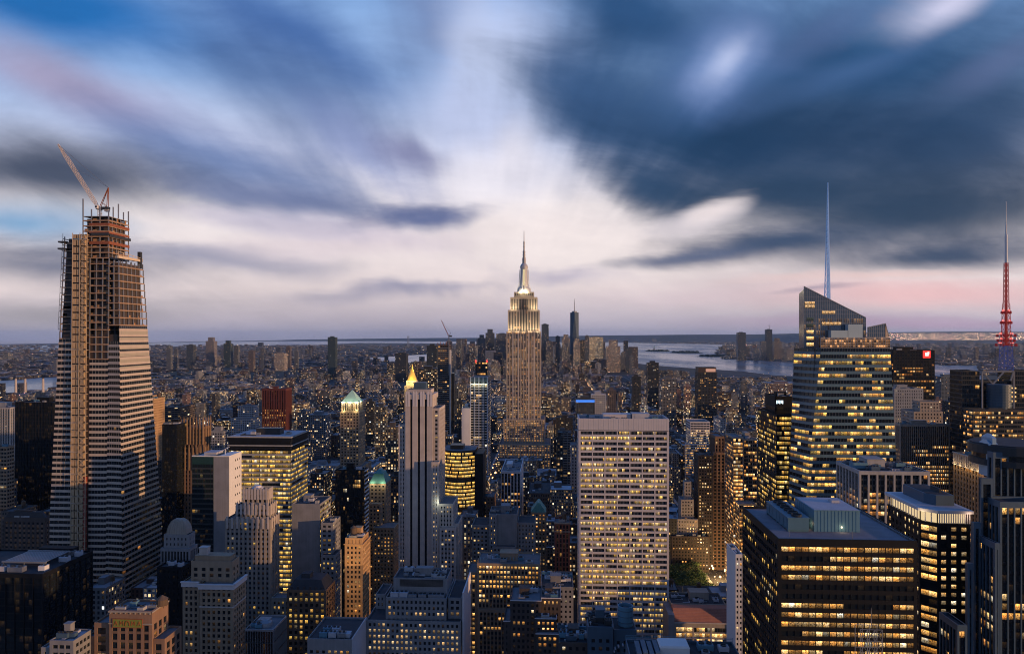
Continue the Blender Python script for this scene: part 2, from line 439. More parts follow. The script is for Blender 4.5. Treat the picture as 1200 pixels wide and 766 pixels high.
M = {
 'limestone': surf('limestone', (0.31, 0.265, 0.22)), 'grey_stone': surf('grey_stone', (0.22, 0.215, 0.22)), 'pale_stone': surf('pale_stone', (0.44, 0.385, 0.35)),
 'dark_red': surf('dark_red', (0.10, 0.03, 0.026)), 'warm_brick': surf('warm_brick', (0.24, 0.145, 0.095)), 'tan_brick': surf('tan_brick', (0.30, 0.22, 0.15)), 'brown_brick': surf('brown_brick', (0.17, 0.105, 0.07)), 'red_brick': surf('red_brick', (0.20, 0.07, 0.05)),
 'dark_brick': surf('dark_brick', (0.07, 0.055, 0.05)), 'orange_brick': surf('orange_brick', (0.42, 0.26, 0.13)), 'white_panel': surf('white_panel', (0.66, 0.64, 0.62), 0.6, .10),
 'terra_band': surf('terra_band', (0.48, 0.40, 0.33), .55, .15), 'teal_band': surf('teal_band', (0.085, 0.145, 0.175), .3, .2, spec=.6), 'white_stone': surf('white_stone', (0.58, 0.54, 0.54), 0.7, .15), 'concrete': surf('concrete', (0.33, 0.32, 0.31)), 'travertine': surf('travertine', (0.50, 0.465, 0.47), .7, .12),
 'black_metal': surf('black_metal', (0.010, 0.011, 0.014), 0.6, .2, 0.0, spec=.15), 'dark_metal': surf('dark_metal', (0.035, 0.037, 0.04), 0.45, .2, 0.0), 'steel': surf('steel', (0.24, 0.25, 0.27), .5, .2, .4),
 'bronze': surf('bronze', (0.08, 0.055, 0.04), .45, .2, .3), 'roof_dark': surf('roof_dark', (0.05, 0.05, 0.055), .9, .4, scale=.25, streak=0), 'roof_grey': surf('roof_grey', (0.15, 0.15, 0.16), .9, .35, scale=.22, streak=0),
 'roof_lilac': surf('roof_lilac', (0.20, 0.19, 0.21), .9, .35, scale=.2, streak=0), 'roof_pale': surf('roof_pale', (0.40, 0.40, 0.43), .9, .25, scale=.2, streak=0), 'teal_paint': surf('teal_paint', (0.09, 0.20, 0.27), .5, .18), 'blue_steel': surf('blue_steel', (0.06, 0.10, 0.14), .45, .2),
 'copper': surf('copper', (0.10, 0.26, 0.22), .6, .25), 'gold': surf('gold', (0.80, 0.52, 0.12), .35, .1, .6), 'terracotta': surf('terracotta', (0.36, 0.15, 0.10), .8, .2),
 'wood': surf('wood', (0.11, 0.075, 0.05), .85, .3), 'rust': surf('rust', (0.26, 0.085, 0.04), .8, .35), 'beige_steel': surf('beige_steel', (0.50, 0.40, 0.28), .6, .25),
 'green_glass': surf('green_glass', (0.02, 0.05, 0.045), .15, .2, spec=.7), 'blue_glass': surf('blue_glass', (0.05, 0.085, 0.115), .16, .25, spec=.8), 'dark_glass': surf('dark_glass', (0.010, 0.013, 0.017), .13, .2, spec=.6),
}
# ------------------------------------------------------------------ facades
WARM = [(1.0, 0.58, 0.20), (1.0, 0.66, 0.27), (1.0, 0.74, 0.38), (1.0, 0.62, 0.24), (0.98, 0.82, 0.52)]
YEL = [(1.0, 0.72, 0.20), (1.0, 0.78, 0.26), (0.95, 0.80, 0.30), (1.0, 0.70, 0.24), (0.9, 0.82, 0.45)]
ORG = [(1.0, 0.50, 0.17), (1.0, 0.58, 0.22), (1.0, 0.66, 0.30), (1.0, 0.80, 0.50)]
WHT = [(1.0, 0.82, 0.55), (1.0, 0.76, 0.44), (0.95, 0.88, 0.70)]
DEF = dict(bay=3.2, fl=3.7, pw=1.3, sh=1.7, pp=0.0, sp=0.06, gl=0.45, corner=1.2, head=1.5, lit=0.2, tone=WARM, amp=0.75, sub=1, run=0.35, rows=None, skip=0)
class Wins:
    def __init__(s): s.q = []
    def add(s, pts, rgb, lit): s.q.append((pts, rgb, lit))
def facade(wall, span, wins, O, u, n, Wd, z0, z1, st, rng):
    """piers and spandrels as proud bars, a pane of glass in every opening"""
    S = dict(DEF); S.update(st)
    zlow = max(z0, H - 373.0 / F * dep(O[0] + u[0] * Wd / 2, O[1] + u[1] * Wd / 2) - 14.0)
    gl = S['gl']; c = S['corner']
    nb = max(1, round((Wd - 2 * c + S['pw']) / S['bay'])); step = (Wd - 2 * c + S['pw']) / nb
    pp, sp = -S['pp'], -S['sp']
    # corner piers
    if c > 0.01:
        wall.obox(O, u, n, 0, c, -gl, pp, z0, z1); wall.obox(O, u, n, Wd - c, Wd, -gl, pp, z0, z1)
    for i in range(1, nb):
        a = c + i * step - S['pw']
        if S['pw'] > 0.01: wall.obox(O, u, n, a, a + S['pw'], -gl, pp, z0, z1 - S['head'])
    wall.obox(O, u, n, min(c, .3) * .5, Wd - min(c, .3) * .5, -gl, pp - 0.004, z1 - S['head'], z1 - 0.003)
    nf = int((z1 - S['head'] - zlow) / S['fl']) + 1
    for k in range(nf):
        zt = z1 - S['head'] - k * S['fl']; zb = zt - S['fl']
        if zb < z0: break
        if S['sh'] > 0.01: span.obox(O, u, n, c * .5, Wd - c * .5, -gl, sp, zb, zb + S['sh'])
        fr = rng.random(); lp = S['lit'] * (0.3 + 1.4 * fr)
        if S['rows']: lp = S['rows'](k, nf, lp)
        prev = rng.random() < lp
        for i in range(nb):
            a0 = c + i * step; a1 = a0 + step - S['pw']
            if i < nb - 1 or True:
                w_ = (a1 - a0) / S['sub']
                for j in range(S['sub']):
                    lit = prev if rng.random() < S['run'] else rng.random() < lp
                    prev = lit
                    b0, b1 = a0 + j * w_ + 0.06, a0 + (j + 1) * w_ - 0.06
                    q = lambda a, z: (O[0] + u[0] * a - n[0] * (gl - .03), O[1] + u[1] * a - n[1] * (gl - .03), z)
                    pts = [q(b0, zb + S['sh']), q(b1, zb + S['sh']), q(b1, zt), q(b0, zt)]
                    if lit:
                        e = S['amp'] * (0.16 + 1.35 * rng.random() ** 2.0); t_ = rng.choice(S['tone'])
                        if rng.random() < .06: t_ = (.85, .92, .95)
                        wins.add(pts, tuple(x * e for x in t_), True)
                    else:
                        wins.add(pts, (0.0, 0.0, 0.0) if rng.random() < .85 else (0.012, 0.009, 0.005), False)
def emit_windows(root, wins, seed, cap=100, min_px=3.2):
    """the panes that show largest as parts of their own, the others as one part"""
    rng = random.Random(seed); rec = []
    for pts, rgb, lit in wins.q:
        pr = [proj(p) for p in pts]
        ar = abs(sum(pr[i][0] * pr[(i + 1) % 4][1] - pr[(i + 1) % 4][0] * pr[i][1] for i in range(4))) / 2
        inside = -5 < pr[0][0] < 1205 and -5 < pr[2][1] < 771
        rec.append((ar * (1.25 if lit else 1) if inside else 0.0, pts, rgb))
    rec.sort(key=lambda r: -r[0])
    own = [r for r in rec[:cap] if r[0] >= min_px]
    rest = rec[len(own):]
    def put(mb, pts, rgb):
        o = rng.random() * 20; wd = math.dist(pts[0], pts[1]); asp = max(1.0, wd / 2.0)
        mb.quad(pts, [(o, 0), (o + asp, 0), (o + asp, .999), (o, .999)], (*rgb, rng.random()))
    for r in own:
        mb = MB(); put(mb, r[1], r[2])
        mb.build('window', M_WIN, root, loc=r[1][0])
    if rest:
        mb = MB()
        for r in rest: put(mb, r[1], r[2])
        ob = mb.build('window', M_WIN, root)
        if len(rest) > 1: ob['kind'] = 'stuff'
ALLBOX = []      # every hero volume, for judging what hides what
class Tower:
    def __init__(s, name, label, cat, seed, wall='limestone', span=None, group=None, cap=100, roofm='roof_grey'):
        s.name, s.label, s.cat, s.seed, s.group = name, label, cat, seed, group
        s.rng = random.Random(seed); s.wall = MB(); s.span = MB() if span else s.wall; s.roof = MB(); s.wins = Wins()
        s.wm, s.sm, s.rm = M[wall], M[span] if span else None, M[roofm]; s.root = None; s.cap = cap
        s.boxes = []
    def _root(s, x, y):
        if s.root is None: s.root = empty(s.name, (x, y, 0), s.label, s.cat, s.group)
    def tier(s, px0, px1, py, Y, D=None, side=None, st=None, z0=0.0, ref=None, roof=True, par=1.1, st2=None, plain=()):
        """a rectangular volume given by the photo columns of its front face, the row of its top edge and its distance"""
        x0, x1 = wx(px0, Y), wx(px1, Y)
        if side is not None:
            e = x0 if side < px0 else x1
            D = e / tanx(side) - Y
        zt = wz(py, (x0 + x1) / 2, Y)
        return s.vol(x0, x1, Y, Y + D, z0, zt, st, roof, par, st2, plain)
    def vol(s, x0, x1, y0, y1, z0, z1, st=None, roof=True, par=1.1, st2=None, plain=()):
        s._root((x0 + x1) / 2, (y0 + y1) / 2)
        st = st or {}; st2 = st2 if st2 is not None else st
        gl = st.get('gl', DEF['gl'])
        s.wall.box(x0 + gl, x1 - gl, y0 + gl, y1 - .02, z0, z1 - par)
        faces = [('f', (x0, y0), (1, 0), (0, -1), x1 - x0, st)]
        if x1 < 40: faces.append(('r', (x1, y0 + gl + .01), (0, 1), (1, 0), y1 - y0 - gl - .01, st2))
        if x0 > -40: faces.append(('l', (x0, y1), (0, -1), (-1, 0), y1 - y0 - gl - .01, st2))
        for key, O, u, n, Wd, S in faces:
            if key in plain:
                s.wall.obox(O, u, n, 0, Wd, -gl, 0, z0, z1 - .002)
            else: facade(s.wall, s.span, s.wins, O, u, n, Wd, z0, z1 - par * .5, S, s.rng)
        if not (x1 < 40): s.wall.box(x1 - gl, x1, y0 + gl + .01, y1, z0, z1 - .004)
        if not (x0 > -40): s.wall.box(x0, x0 + gl, y0 + gl + .01, y1, z0, z1 - .004)
        if roof:
            # parapet ring and roof deck
            t_ = max(gl, .45)
            s.wall.box(x0 + .01, x1 - .01, y0 + .01, y0 + t_, z1 - par * .5 - .01, z1)
            s.wall.box(x0 + .01, x1 - .01, y1 - t_, y1 - .01, z1 - par - .2, z1)
            s.wall.box(x0 + .012, x0 + t_, y0 + t_ + .01, y1 - t_ - .01, z1 - par * .5 - .01, z1 - .003)
            s.wall.box(x1 - t_, x1 - .012, y0 + t_ + .01, y1 - t_ - .01, z1 - par * .5 - .01, z1 - .003)
            s.roof.box(x0 + t_ + .01, x1 - t_ - .01, y0 + t_ + .01, y1 - t_ - .01, z1 - par - .05, z1 - par + .06)
        b = (x0, x1, y0, y1, z1); s.boxes.append(b); ALLBOX.append((x0, x1, y0, y1, z1, s.root))
        return b
    def part(s, name, mb, mat): 
        return mb.build(name, M[mat] if isinstance(mat, str) else mat, s.root)
    def finish(s, min_px=3.2):
        s.wall.build('wall', s.wm, s.root)
        if s.sm: s.span.build('spandrel', s.sm, s.root)
        s.roof.build('roof', s.rm, s.root)
        emit_windows(s.root, s.wins, s.seed, s.cap, min_px)
        return s.root
    # roof furniture
    def hvac(s, x, y, z, w=5, d=3.5, h=2.6, mat='steel', fans=2):
        mb = MB(); mb.box(x - w / 2, x + w / 2, y - d / 2, y + d / 2, z + .35, z + h)
        for i in (-1, 1):
            mb.box(x + i * w * .42 - .15, x + i * w * .42 + .15, y - d * .45, y + d * .45, z, z + .36)
        ob = s.part('cooling_unit', mb, mat)
        f_ = MB()
        for i in range(fans):
            fx = x - w / 2 + w * (i + .5) / fans; r = min(w / fans, d) * .38
            f_.lathe(fx, y, [(r, z + h + .002), (r * 1.05, z + h + .5), (r * .85, z + h + .5), (r * .8, z + h + .15), (.1, z + h + .15)], 12)
        if fans: f_.build('fan', M['dark_metal'], ob)
    def bulkhead(s, x0, x1, y0, y1, z, h, mat=None, cap=True):
        mb = MB(); mb.box(x0, x1, y0, y1, z, z + h)
        if cap: mb.box(x0 - .25, x1 + .25, y0 - .25, y1 + .25, z + h + .002, z + h + .45)
        # louvre band
        for k in range(3): mb.box(x0 + (x1 - x0) * .15, x1 - (x1 - x0) * .15, y0 - .12, y0 - .01, z + h * (.3 + .18 * k), z + h * (.38 + .18 * k))
        s.part('bulkhead', mb, mat or s.wm)
    def tank(s, x, y, z, r=2.2, h=4.2, leg=2.6):
        mb = MB(); n = 14
        mb.lathe(x, y, [(r, z + leg), (r * 1.02, z + leg + h * .5), (r, z + leg + h), (r * 1.12, z + leg + h + .05), (.15, z + leg + h + r * .75)], n)
        for i in range(4):
            a = .785 + i * 1.5708; mb.bar((x + r * .75 * math.cos(a), y + r * .75 * math.sin(a), z), (x + r * .75 * math.cos(a), y + r * .75 * math.sin(a), z + leg), .18)
        s.part('water_tank', mb, 'wood')
    def clutter(s, b, n, z=None, mats=('steel', 'roof_pale', 'concrete', 'teal_paint'), tank=0, big=True):
        x0, x1, y0, y1, z1 = b; z = (z1 - 1.05) if z is None else z; r = s.rng
        w_, d_ = x1 - x0, y1 - y0
        if big:
            bx = x0 + w_ * r.uniform(.2, .4); by = y0 + d_ * r.uniform(.3, .5)
            s.bulkhead(bx, bx + w_ * r.uniform(.25, .4), by, by + d_ * r.uniform(.2, .4), z, r.uniform(3, 6))
        for i in range(int(n * 1.5)):
            s.hvac(x0 + w_ * r.uniform(.12, .88), y0 + d_ * r.uniform(.12, .88), z, r.uniform(2.5, 6), r.uniform(2, 4), r.uniform(1.6, 3), r.choice(mats), r.choice((1, 2, 3)))
        for i in range(max(2, n // 2)):
            mb = MB(); px_, py_ = x0 + w_ * r.uniform(.1, .6), y0 + d_ * r.uniform(.1, .8); ln = w_ * r.uniform(.12, .3)
            if r.random() < .5: mb.bar((px_, py_, z + .5), (px_ + ln, py_, z + .5), .3, n=6); mb.bar((px_ + ln, py_, z + .5), (px_ + ln, min(py_ + d_ * .15, y1 - 1), z + .5), .3, n=6)
            else: mb.box(px_, px_ + ln, py_, py_ + .9, z + .2, z + 1.0); mb.box(px_, px_ + .9, py_ + .91, min(py_ + d_ * .2, y1 - 1) + .95, z + .2, z + .98)
            s.part('duct', mb, r.choice(('steel', 'roof_pale', 'dark_metal')))
        for i in range(n // 2):
            mb = MB(); vx, vy = x0 + w_ * r.uniform(.08, .92), y0 + d_ * r.uniform(.08, .92); mb.lathe(vx, vy, [(.3, z), (.3, z + 1.1), (.5, z + 1.15), (.42, z + 1.5), (.1, z + 1.6)], 8); s.part('vent', mb, r.choice(('steel', 'roof_pale')))
        for i in range(tank): s.tank(x0 + w_ * r.uniform(.2, .8), y0 + d_ * r.uniform(.3, .8), z)
def lamp(name, loc, energy, rgb, rad=1.0, parent=None, spot=None, target=None):
    L = bpy.data.lights.new(name, 'SPOT' if spot else 'POINT'); L.energy = energy; L.color = rgb; L.shadow_soft_size = rad
    o = bpy.data.objects.new(name, L); COL.objects.link(o)
    if spot:
        L.spot_size = R(spot); L.spot_blend = .6
    if parent: o.parent = parent; o.location = Vector(loc) - parent_origin(parent)
    else: o.location = loc
    if target is not None: o.rotation_euler = (Vector(loc) - Vector(target)).to_track_quat('Z', 'Y').to_euler()
    return o
# ------------------------------------------------------------------ near and middle buildings, one by one
PUNCH = dict(bay=3.3, pw=1.7, sh=1.9, fl=3.6, gl=.35, corner=1.6, head=1.6)
RIBBON = dict(bay=6.0, pw=.35, sh=1.5, fl=3.8, sub=4, gl=.3, corner=.6, head=1.4, pp=.12, sp=0)
RIBS = dict(bay=1.9, pw=.6, sh=1.3, fl=3.8, gl=.9, corner=.8, head=2.0, sp=.5)
CURT = dict(bay=1.8, pw=.14, sh=.9, fl=4.0, gl=.14, corner=.2, head=.6, pp=0, sp=.04)
def S_(base, **k): d_ = dict(base); d_.update(k); return d_

# ---- dark glass block at the lower left corner, its roof full of plant
T = Tower('office_block', 'near black office block with blue louvred plant roof in lower left corner', 'office block', 1, 'black_metal', cap=40, roofm='roof_dark')
b = T.tier(-70, 50, 671, 400, side=109, st=S_(RIBS, bay=5.5, pw=.5, sub=2, lit=.012, gl=.6, amp=.4, sh=.8, fl=4.2))
x0, x1, y0, y1, z1 = b
mb = MB()
px_ = x1 - 34
for i in range(15): mb.box(px_ + i * 1.75, px_ + i * 1.75 + 1.2, y0 + 14, y1 - 12, z1 + 2.3, z1 + 2.6)
mb.box(px_ - .6, px_ + 26.6, y0 + 12.6, y0 + 13.6, z1 + 1.9, z1 + 2.9); mb.box(px_ - .6, px_ + 26.6, y1 - 11.6, y1 - 10.6, z1 + 1.9, z1 + 2.9)
for i in (0, 13, 26):
    for yy in (y0 + 13.1, y1 - 11.1): mb.box(px_ + i - .2, px_ + i + .2, yy - .2, yy + .2, z1 - 1.05, z1 + 1.95)
T.part('louvre_screen', mb, 'steel')
for i, (fx, fy, w_) in enumerate(((-30, 7, 7), (-20, 6, 9), (-6, 9, 4), (-5, 26, 5), (-11, 38, 8), (-24, 39, 6), (-3.5, 37, 3))):
    T.hvac(x1 + fx, y0 + fy, z1 - 1.05, w_, 4, 3.2, ('roof_pale', 'steel', 'white_panel')[i % 3], 2)
T.bulkhead(x1 - 30, x1 - 8, y1 - 8, y1 - 2, z1 - 1.05, 4)
T.finish()

# ---- ornate brick block with the painted sign
T = Tower('loft_building', 'ornate brown brick loft building with green and yellow sign at its top', 'loft building', 2, 'warm_brick', 'brown_brick', cap=60)
st = S_(PUNCH, bay=4.2, pw=1.5, sh=1.2, fl=4.2, lit=.10, head=6.5, sub=1, amp=.5, tone=ORG)
b = T.tier(128, 178, 715, 340, D=15, st=st)
x0, x1, y0, y1, z1 = b
T.tier(110.5, 127.6, 729, 342, D=13, st=S_(st, head=2))
T.tier(101, 110.3, 745, 343, D=12, st=S_(st, head=2))
T.tier(178.3, 193, 748, 341, D=16, st=S_(st, head=2))
c_ = MB(); c_.box(x0 - .3, x1 + .3, y0 - .5, y0 - .02, z1 - .9, z1 - .2); c_.box(x1 + .02, x1 + .5, y0 - .5, y1, z1 - .9, z1 - .2)
c_.box(x0 - .2, x1 + .2, y0 - .35, y0 - .02, z1 - 6.6, z1 - 6.1)
for i in range(9):
    xx = x0 + .8 + (x1 - x0 - 1.6) * i / 8; c_.box(xx - .25, xx + .25, y0 - .42, y0 - .03, z1 - 1.6, z1 - .92)
T.part('cornice', c_, 'limestone')
sg = MB(); sx0, sx1 = wx(131.5, 339), wx(165.5, 339); sz0, sz1 = wz(734.6, x0, 339), wz(725.4, x0, 339)
sg.box(sx0, sx1, y0 - .38, y0 - .03, sz0, sz1)
sign = T.part('sign', sg, surf('sign_green', (0.20, 0.22, 0.045), .6, .3))
fr = MB()
for a0, a1, c0, c1 in ((sx0 - .25, sx1 + .25, sz0 - .3, sz0), (sx0 - .25, sx1 + .25, sz1, sz1 + .3), (sx0 - .25, sx0, sz0, sz1), (sx1, sx1 + .25, sz0, sz1)): fr.box(a0, a1, y0 - .45, y0 - .02, c0, c1)
fr.build('sign_frame', M['rust'], sign)
lt = MB(); sw = (sx1 - sx0); cxs = [sx0 + sw * k for k in (.10, .30, .50, .70, .90)]; hh = (sz1 - sz0)
def stroke_(p, q, wd=.34): 
    lt.bar((p[0], y0 - .44, p[1]), (q[0], y0 - .44, q[1]), wd / 2, n=4)
zb, zt, hw = sz0 + hh * .22, sz0 + hh * .78, sw * .055
for ch, xx in zip('AM_MA', cxs):
    if ch == 'A':
        stroke_((xx - hw, zb), (xx, zt)); stroke_((xx + hw, zb), (xx, zt)); stroke_((xx - hw * .5, zb + hh * .2), (xx + hw * .5, zb + hh * .2))
    elif ch == 'M':
        stroke_((xx - hw, zb), (xx - hw, zt)); stroke_((xx + hw, zb), (xx + hw, zt)); stroke_((xx - hw, zt), (xx, zb + hh * .2)); stroke_((xx + hw, zt), (xx, zb + hh * .2))
    else:
        pts = [(xx + sw * .075 * math.cos(R(180 - a)), zb - .1 + hh * .62 * math.sin(R(180 - a))) for a in range(0, 181, 30)]
        for p, q in zip(pts, pts[1:]): stroke_(p, q, .5)
lt.build('lettering', surf('sign_letters', (0.30, 0.10, 0.03), .7, .1), sign)
T.clutter(b, 3, tank=0, big=False); T.tank(x0 + 22, y0 + 8, z1 - 1, 2.6, 3, 1)
T.finish()

T = Tower('roof_penthouse', 'small blue grey penthouse roof beside the black block at the bottom edge', 'rooftop', 3, 'grey_stone', cap=10, roofm='roof_pale')
b = T.tier(58, 86, 750, 330, D=14, st=S_(PUNCH, bay=3, pw=.6, lit=.02)); T.tier(48, 57.6, 758, 331, D=12, st=PUNCH); T.clutter(b, 3, mats=('roof_pale', 'blue_steel'))
T.finish()

# ---- brown tower with the white cornice
T = Tower('apartment_tower', 'brown stone apartment tower with white cornice band and smaller top storeys', 'apartment tower', 4, 'tan_brick', cap=100)
st = S_(PUNCH, bay=3.1, pw=1.35, sh=1.4, fl=3.5, lit=.05, head=1.2, gl=.45, amp=.6)
b = T.tier(234, 273, 684, 420, D=18, st=st); x0, x1, y0, y1, z1 = b
b2 = T.tier(214, 233.8, 681, 423, D=15, st=st)
up = T.tier(224, 272, 657, 426, D=10, st=S_(st, head=3.5, bay=4.5, pw=2.6), z0=z1 - 1.3)
c_ = MB()
for (a0, a1, f0, f1, zz) in ((x0 - .6, x1 + .8, y0 - .8, y0 - .02, z1), (x1 + .02, x1 + .8, y0 - .02, y1 + .3, z1), (b2[0] - .6, b2[1] - .02, b2[2] - .8, b2[2] - .02, b2[4])):
    c_.box(a0, a1, f0, f1, zz - 3.0, zz - .55); c_.box(a0 - .35, a1 + (.35 if a1 > x1 else 0), f0 - .35, f1, zz - .54, zz + .15)
T.part('cornice', c_, 'white_stone')
w2 = MB(); w2.box(x0 - .2, x1 + .25, y0 - .28, y0 - .02, z1 - 14.0, z1 - 13.2); w2.box(x1 + .02, x1 + .25, y0 - .02, y1, z1 - 14.0, z1 - 13.2); T.part('string_course', w2, 'pale_stone')
T.bulkhead(up[0] + 1.5, up[1] - 2, up[2] + 2, up[3] - 1, up[4] - 1, 3.2); T.bulkhead(up[0] + 3.5, up[0] + 8.5, up[2] + 3, up[2] + 7, up[4] + 2.6, 4.2, M['pale_stone'])
T.finish()

# ---- art deco stepped tower
T = Tower('art_deco_tower', 'brown grey art deco tower stepping to a scalloped stone crown', 'art deco tower', 5, 'limestone', 'grey_stone', cap=100)
st = S_(PUNCH, bay=3.3, pw=1.6, sh=1.7, fl=3.6, lit=.10, gl=.6, head=2.2, sp=.3, tone=YEL, amp=.45)
b = T.tier(263.5, 317, 608, 520, side=327.5, st=st); x0, x1, y0, y1, z1 = b
b2 = T.tier(276, 316, 592, 523, D=14, st=S_(st, lit=0.03), z0=z1 - 1)
b3 = T.tier(284, 314, 574, 526, D=9, st=S_(st, lit=0, head=3), z0=b2[4] - 1)
c_ = MB()
for bb in (b, b2, b3):
    n_ = 9
    for i in range(n_):
        xx = bb[0] + (bb[1] - bb[0]) * (i + .5) / n_
        c_.box(xx - .75, xx + .75, bb[2] - .45, bb[2] - .02, bb[4] - 7, bb[4] + (.9 if i % 2 else 1.9))
    for i in range(4):
        yy = bb[2] + (bb[3] - bb[2]) * (i + .5) / 4
        c_.box(bb[1] + .02, bb[1] + .45, yy - .7, yy + .7, bb[4] - 7, bb[4] + 1.2)
T.part('crown_pier', c_, 'pale_stone')
mb = MB(); mb.lathe((b3[0] + b3[1]) / 2, (b3[2] + b3[3]) / 2, [(4.2, b3[4] - 1), (4.2, b3[4] + 1.2), (3.0, b3[4] + 1.4), (2.6, b3[4] + 2.6)], 12); T.part('lantern', mb, 'white_stone')
T.tier(318, 345, 700, 505, D=10, st=S_(st, lit=.2)); T.tier(345.4, 360, 722, 500, D=14, st=S_(st, lit=.12))
T.finish()

# ---- green glass and white concrete slab
T = Tower('office_slab', 'slim slab with dark green glass front and white concrete side wall', 'office slab', 6, 'green_glass', 'dark_metal', cap=40, roofm='roof_pale')
b = T.tier(225, 250, 534, 560, side=266, st=S_(CURT, bay=2.2, sh=1.3, lit=.04, tone=YEL, amp=.25, head=6), plain=('r',)); x0, x1, y0, y1, z1 = b
xr = wx(268, 560)
mb = MB(); mb.box(x1 + .02, xr, y0 + .3, y1 - 1, 0, z1 - .6); T.part('blank_wall', mb, 'grey_stone')
yb = xr / tanx(283) 
mb = MB(); mb.box(xr - 8, xr + .03, y0 + .9, yb, 0, z1 + .1)
sw_ = T.part('side_wall', mb, 'white_panel')
mb = MB()
for k in range(9): 
    for j in range(3): 
        q = yb - 3.5 - j * 4; zz = z1 - 6 - k * 7
        mb.box(xr + .032, xr + .06, q - .6, q + .6, zz, zz + 1.7)
mb.build('side_window', M['dark_glass'], sw_)
c_ = MB(); c_.box(x0 - .1, xr + .1, y0 - .1, y0 + .28, z1 - .55, z1 + .4); T.part('coping', c_, 'white_panel')
T.bulkhead(x0 + 6, x0 + 16, y0 + 8, y1 - 4, z1 - 1, 2.2, M['roof_pale'])
mb = MB(); cxm = xr - 7; mb.bar((cxm, y0 + 9, z1), (cxm, y0 + 9, z1 + 4), .3); mb.bar((cxm - 2.5, y0 + 9, z1 + 3), (cxm + 3.5, y0 + 9, z1 + 6), .25); T.part('window_crane', mb, 'white_panel')
T.finish()

# ---- wide office with yellow floors and a flat dark top
T = Tower('office_building', 'broad flat topped office building with whole floors glowing yellow', 'office building', 7, 'dark_metal', 'concrete', cap=100, roofm='roof_pale')
st = S_(RIBBON, bay=7.2, pw=.55, sh=1.5, fl=4.1, sub=3, lit=.88, tone=YEL, amp=.78, run=.75, head=.4, rows=lambda k, n, l: .92 if k % 7 else .6)
b = T.tier(267, 341, 527, 640, side=361, st=st, st2=S_(st, bay=3, lit=.5, sub=1, pw=.4), roof=False); x0, x1, y0, y1, z1 = b
zt = wz(511.5, (x0 + x1) / 2, 640)
mb = MB()
for k, (za, zb_, o) in enumerate(((z1 + .02, z1 + 3.6, .6), (z1 + 3.62, z1 + 4.4, -.3), (z1 + 4.42, z1 + 7.6, .6), (z1 + 7.62, zt, -.5))): mb.box(x0 + o, x1 - o, y0 + o, y1 - o, za, zb_)
T.part('mechanical_crown', mb, 'black_metal')
mb = MB(); mb.box(x0 - .45, x1 + .45, y0 - .45, y0 - .1, z1 + 3.5, z1 + 4.5); mb.box(x0 - .6, x1 + .6, y0 - .6, y0 - .1, zt - .9, zt + .3); mb.box(x1 + .1, x1 + .6, y0 - .1, y1, zt - .9, zt + .3); mb.box(x1 + .1, x1 + .45, y0 - .1, y1, z1 + 3.5, z1 + 4.5); T.part('edge_band', mb, 'concrete')
T.roof.box(x0 + 1, x1 - 1, y0 + 1, y1 - 1, zt + .02, zt + .1)
T.clutter((x0, x1, y0, y1, zt + 1.1), 6); T.finish()

# ---- gothic brown tower with spiky crown, black block beside it
T = Tower('gothic_tower', 'brown gothic tower with a crown of spiky piers near the construction tower', 'gothic tower', 8, 'brown_brick', cap=50)
st = S_(PUNCH, bay=3.0, pw=1.5, sh=1.3, fl=3.6, gl=.7, sp=.4, lit=.06, tone=ORG, amp=.5)
b = T.tier(208, 240, 530, 640, side=246, st=st); b2 = T.tier(212, 238, 500, 645, D=14, st=st, z0=b[4] - 1)
mb = MB()
for bb, k in ((b2, 6), (b, 4)):
    for i in range(8):
        xx = bb[0] + (bb[1] - bb[0]) * i / 7; mb.box(xx - .5, xx + .5, bb[2] - .6, bb[2] - .02, bb[4] - 16, bb[4] + k); mb.pyramid(xx - .5, xx + .5, bb[2] - .6, bb[2] - .02, bb[4] + k + .01, bb[4] + k + 4)
    for i in range(4):
        yy = bb[2] + (bb[3] - bb[2]) * i / 3; mb.box(bb[1] + .02, bb[1] + .6, yy - .5, yy + .5, bb[4] - 16, bb[4] + k); mb.pyramid(bb[1] + .02, bb[1] + .6, yy - .5, yy + .5, bb[4] + k + .01, bb[4] + k + 4)
T.part('crown_pier', mb, surf('gothic_trim', (.30, .19, .10)))
T.finish()
T = Tower('office_block', 'plain black glass block directly left of the spiky gothic tower', 'office block', 9, 'black_metal', cap=20, roofm='roof_dark')
b = T.tier(190, 207, 497, 628, D=25, st=S_(CURT, lit=.015)); T.clutter(b, 2); T.finish()

# ---- sunlit orange tower behind the construction tower
T = Tower('residential_tower', 'slim orange brick tower catching low sun beside the construction tower', 'residential tower', 10, 'orange_brick', cap=60)
st = S_(PUNCH, bay=3.2, pw=1.9, sh=1.9, fl=3.6, lit=.04)
b = T.tier(165, 180, 467, 980, side=193, st=st); T.clutter(b, 2, tank=1)
T.tier(165, 186, 592, 972, side=195, st=st, roof=True); T.finish()

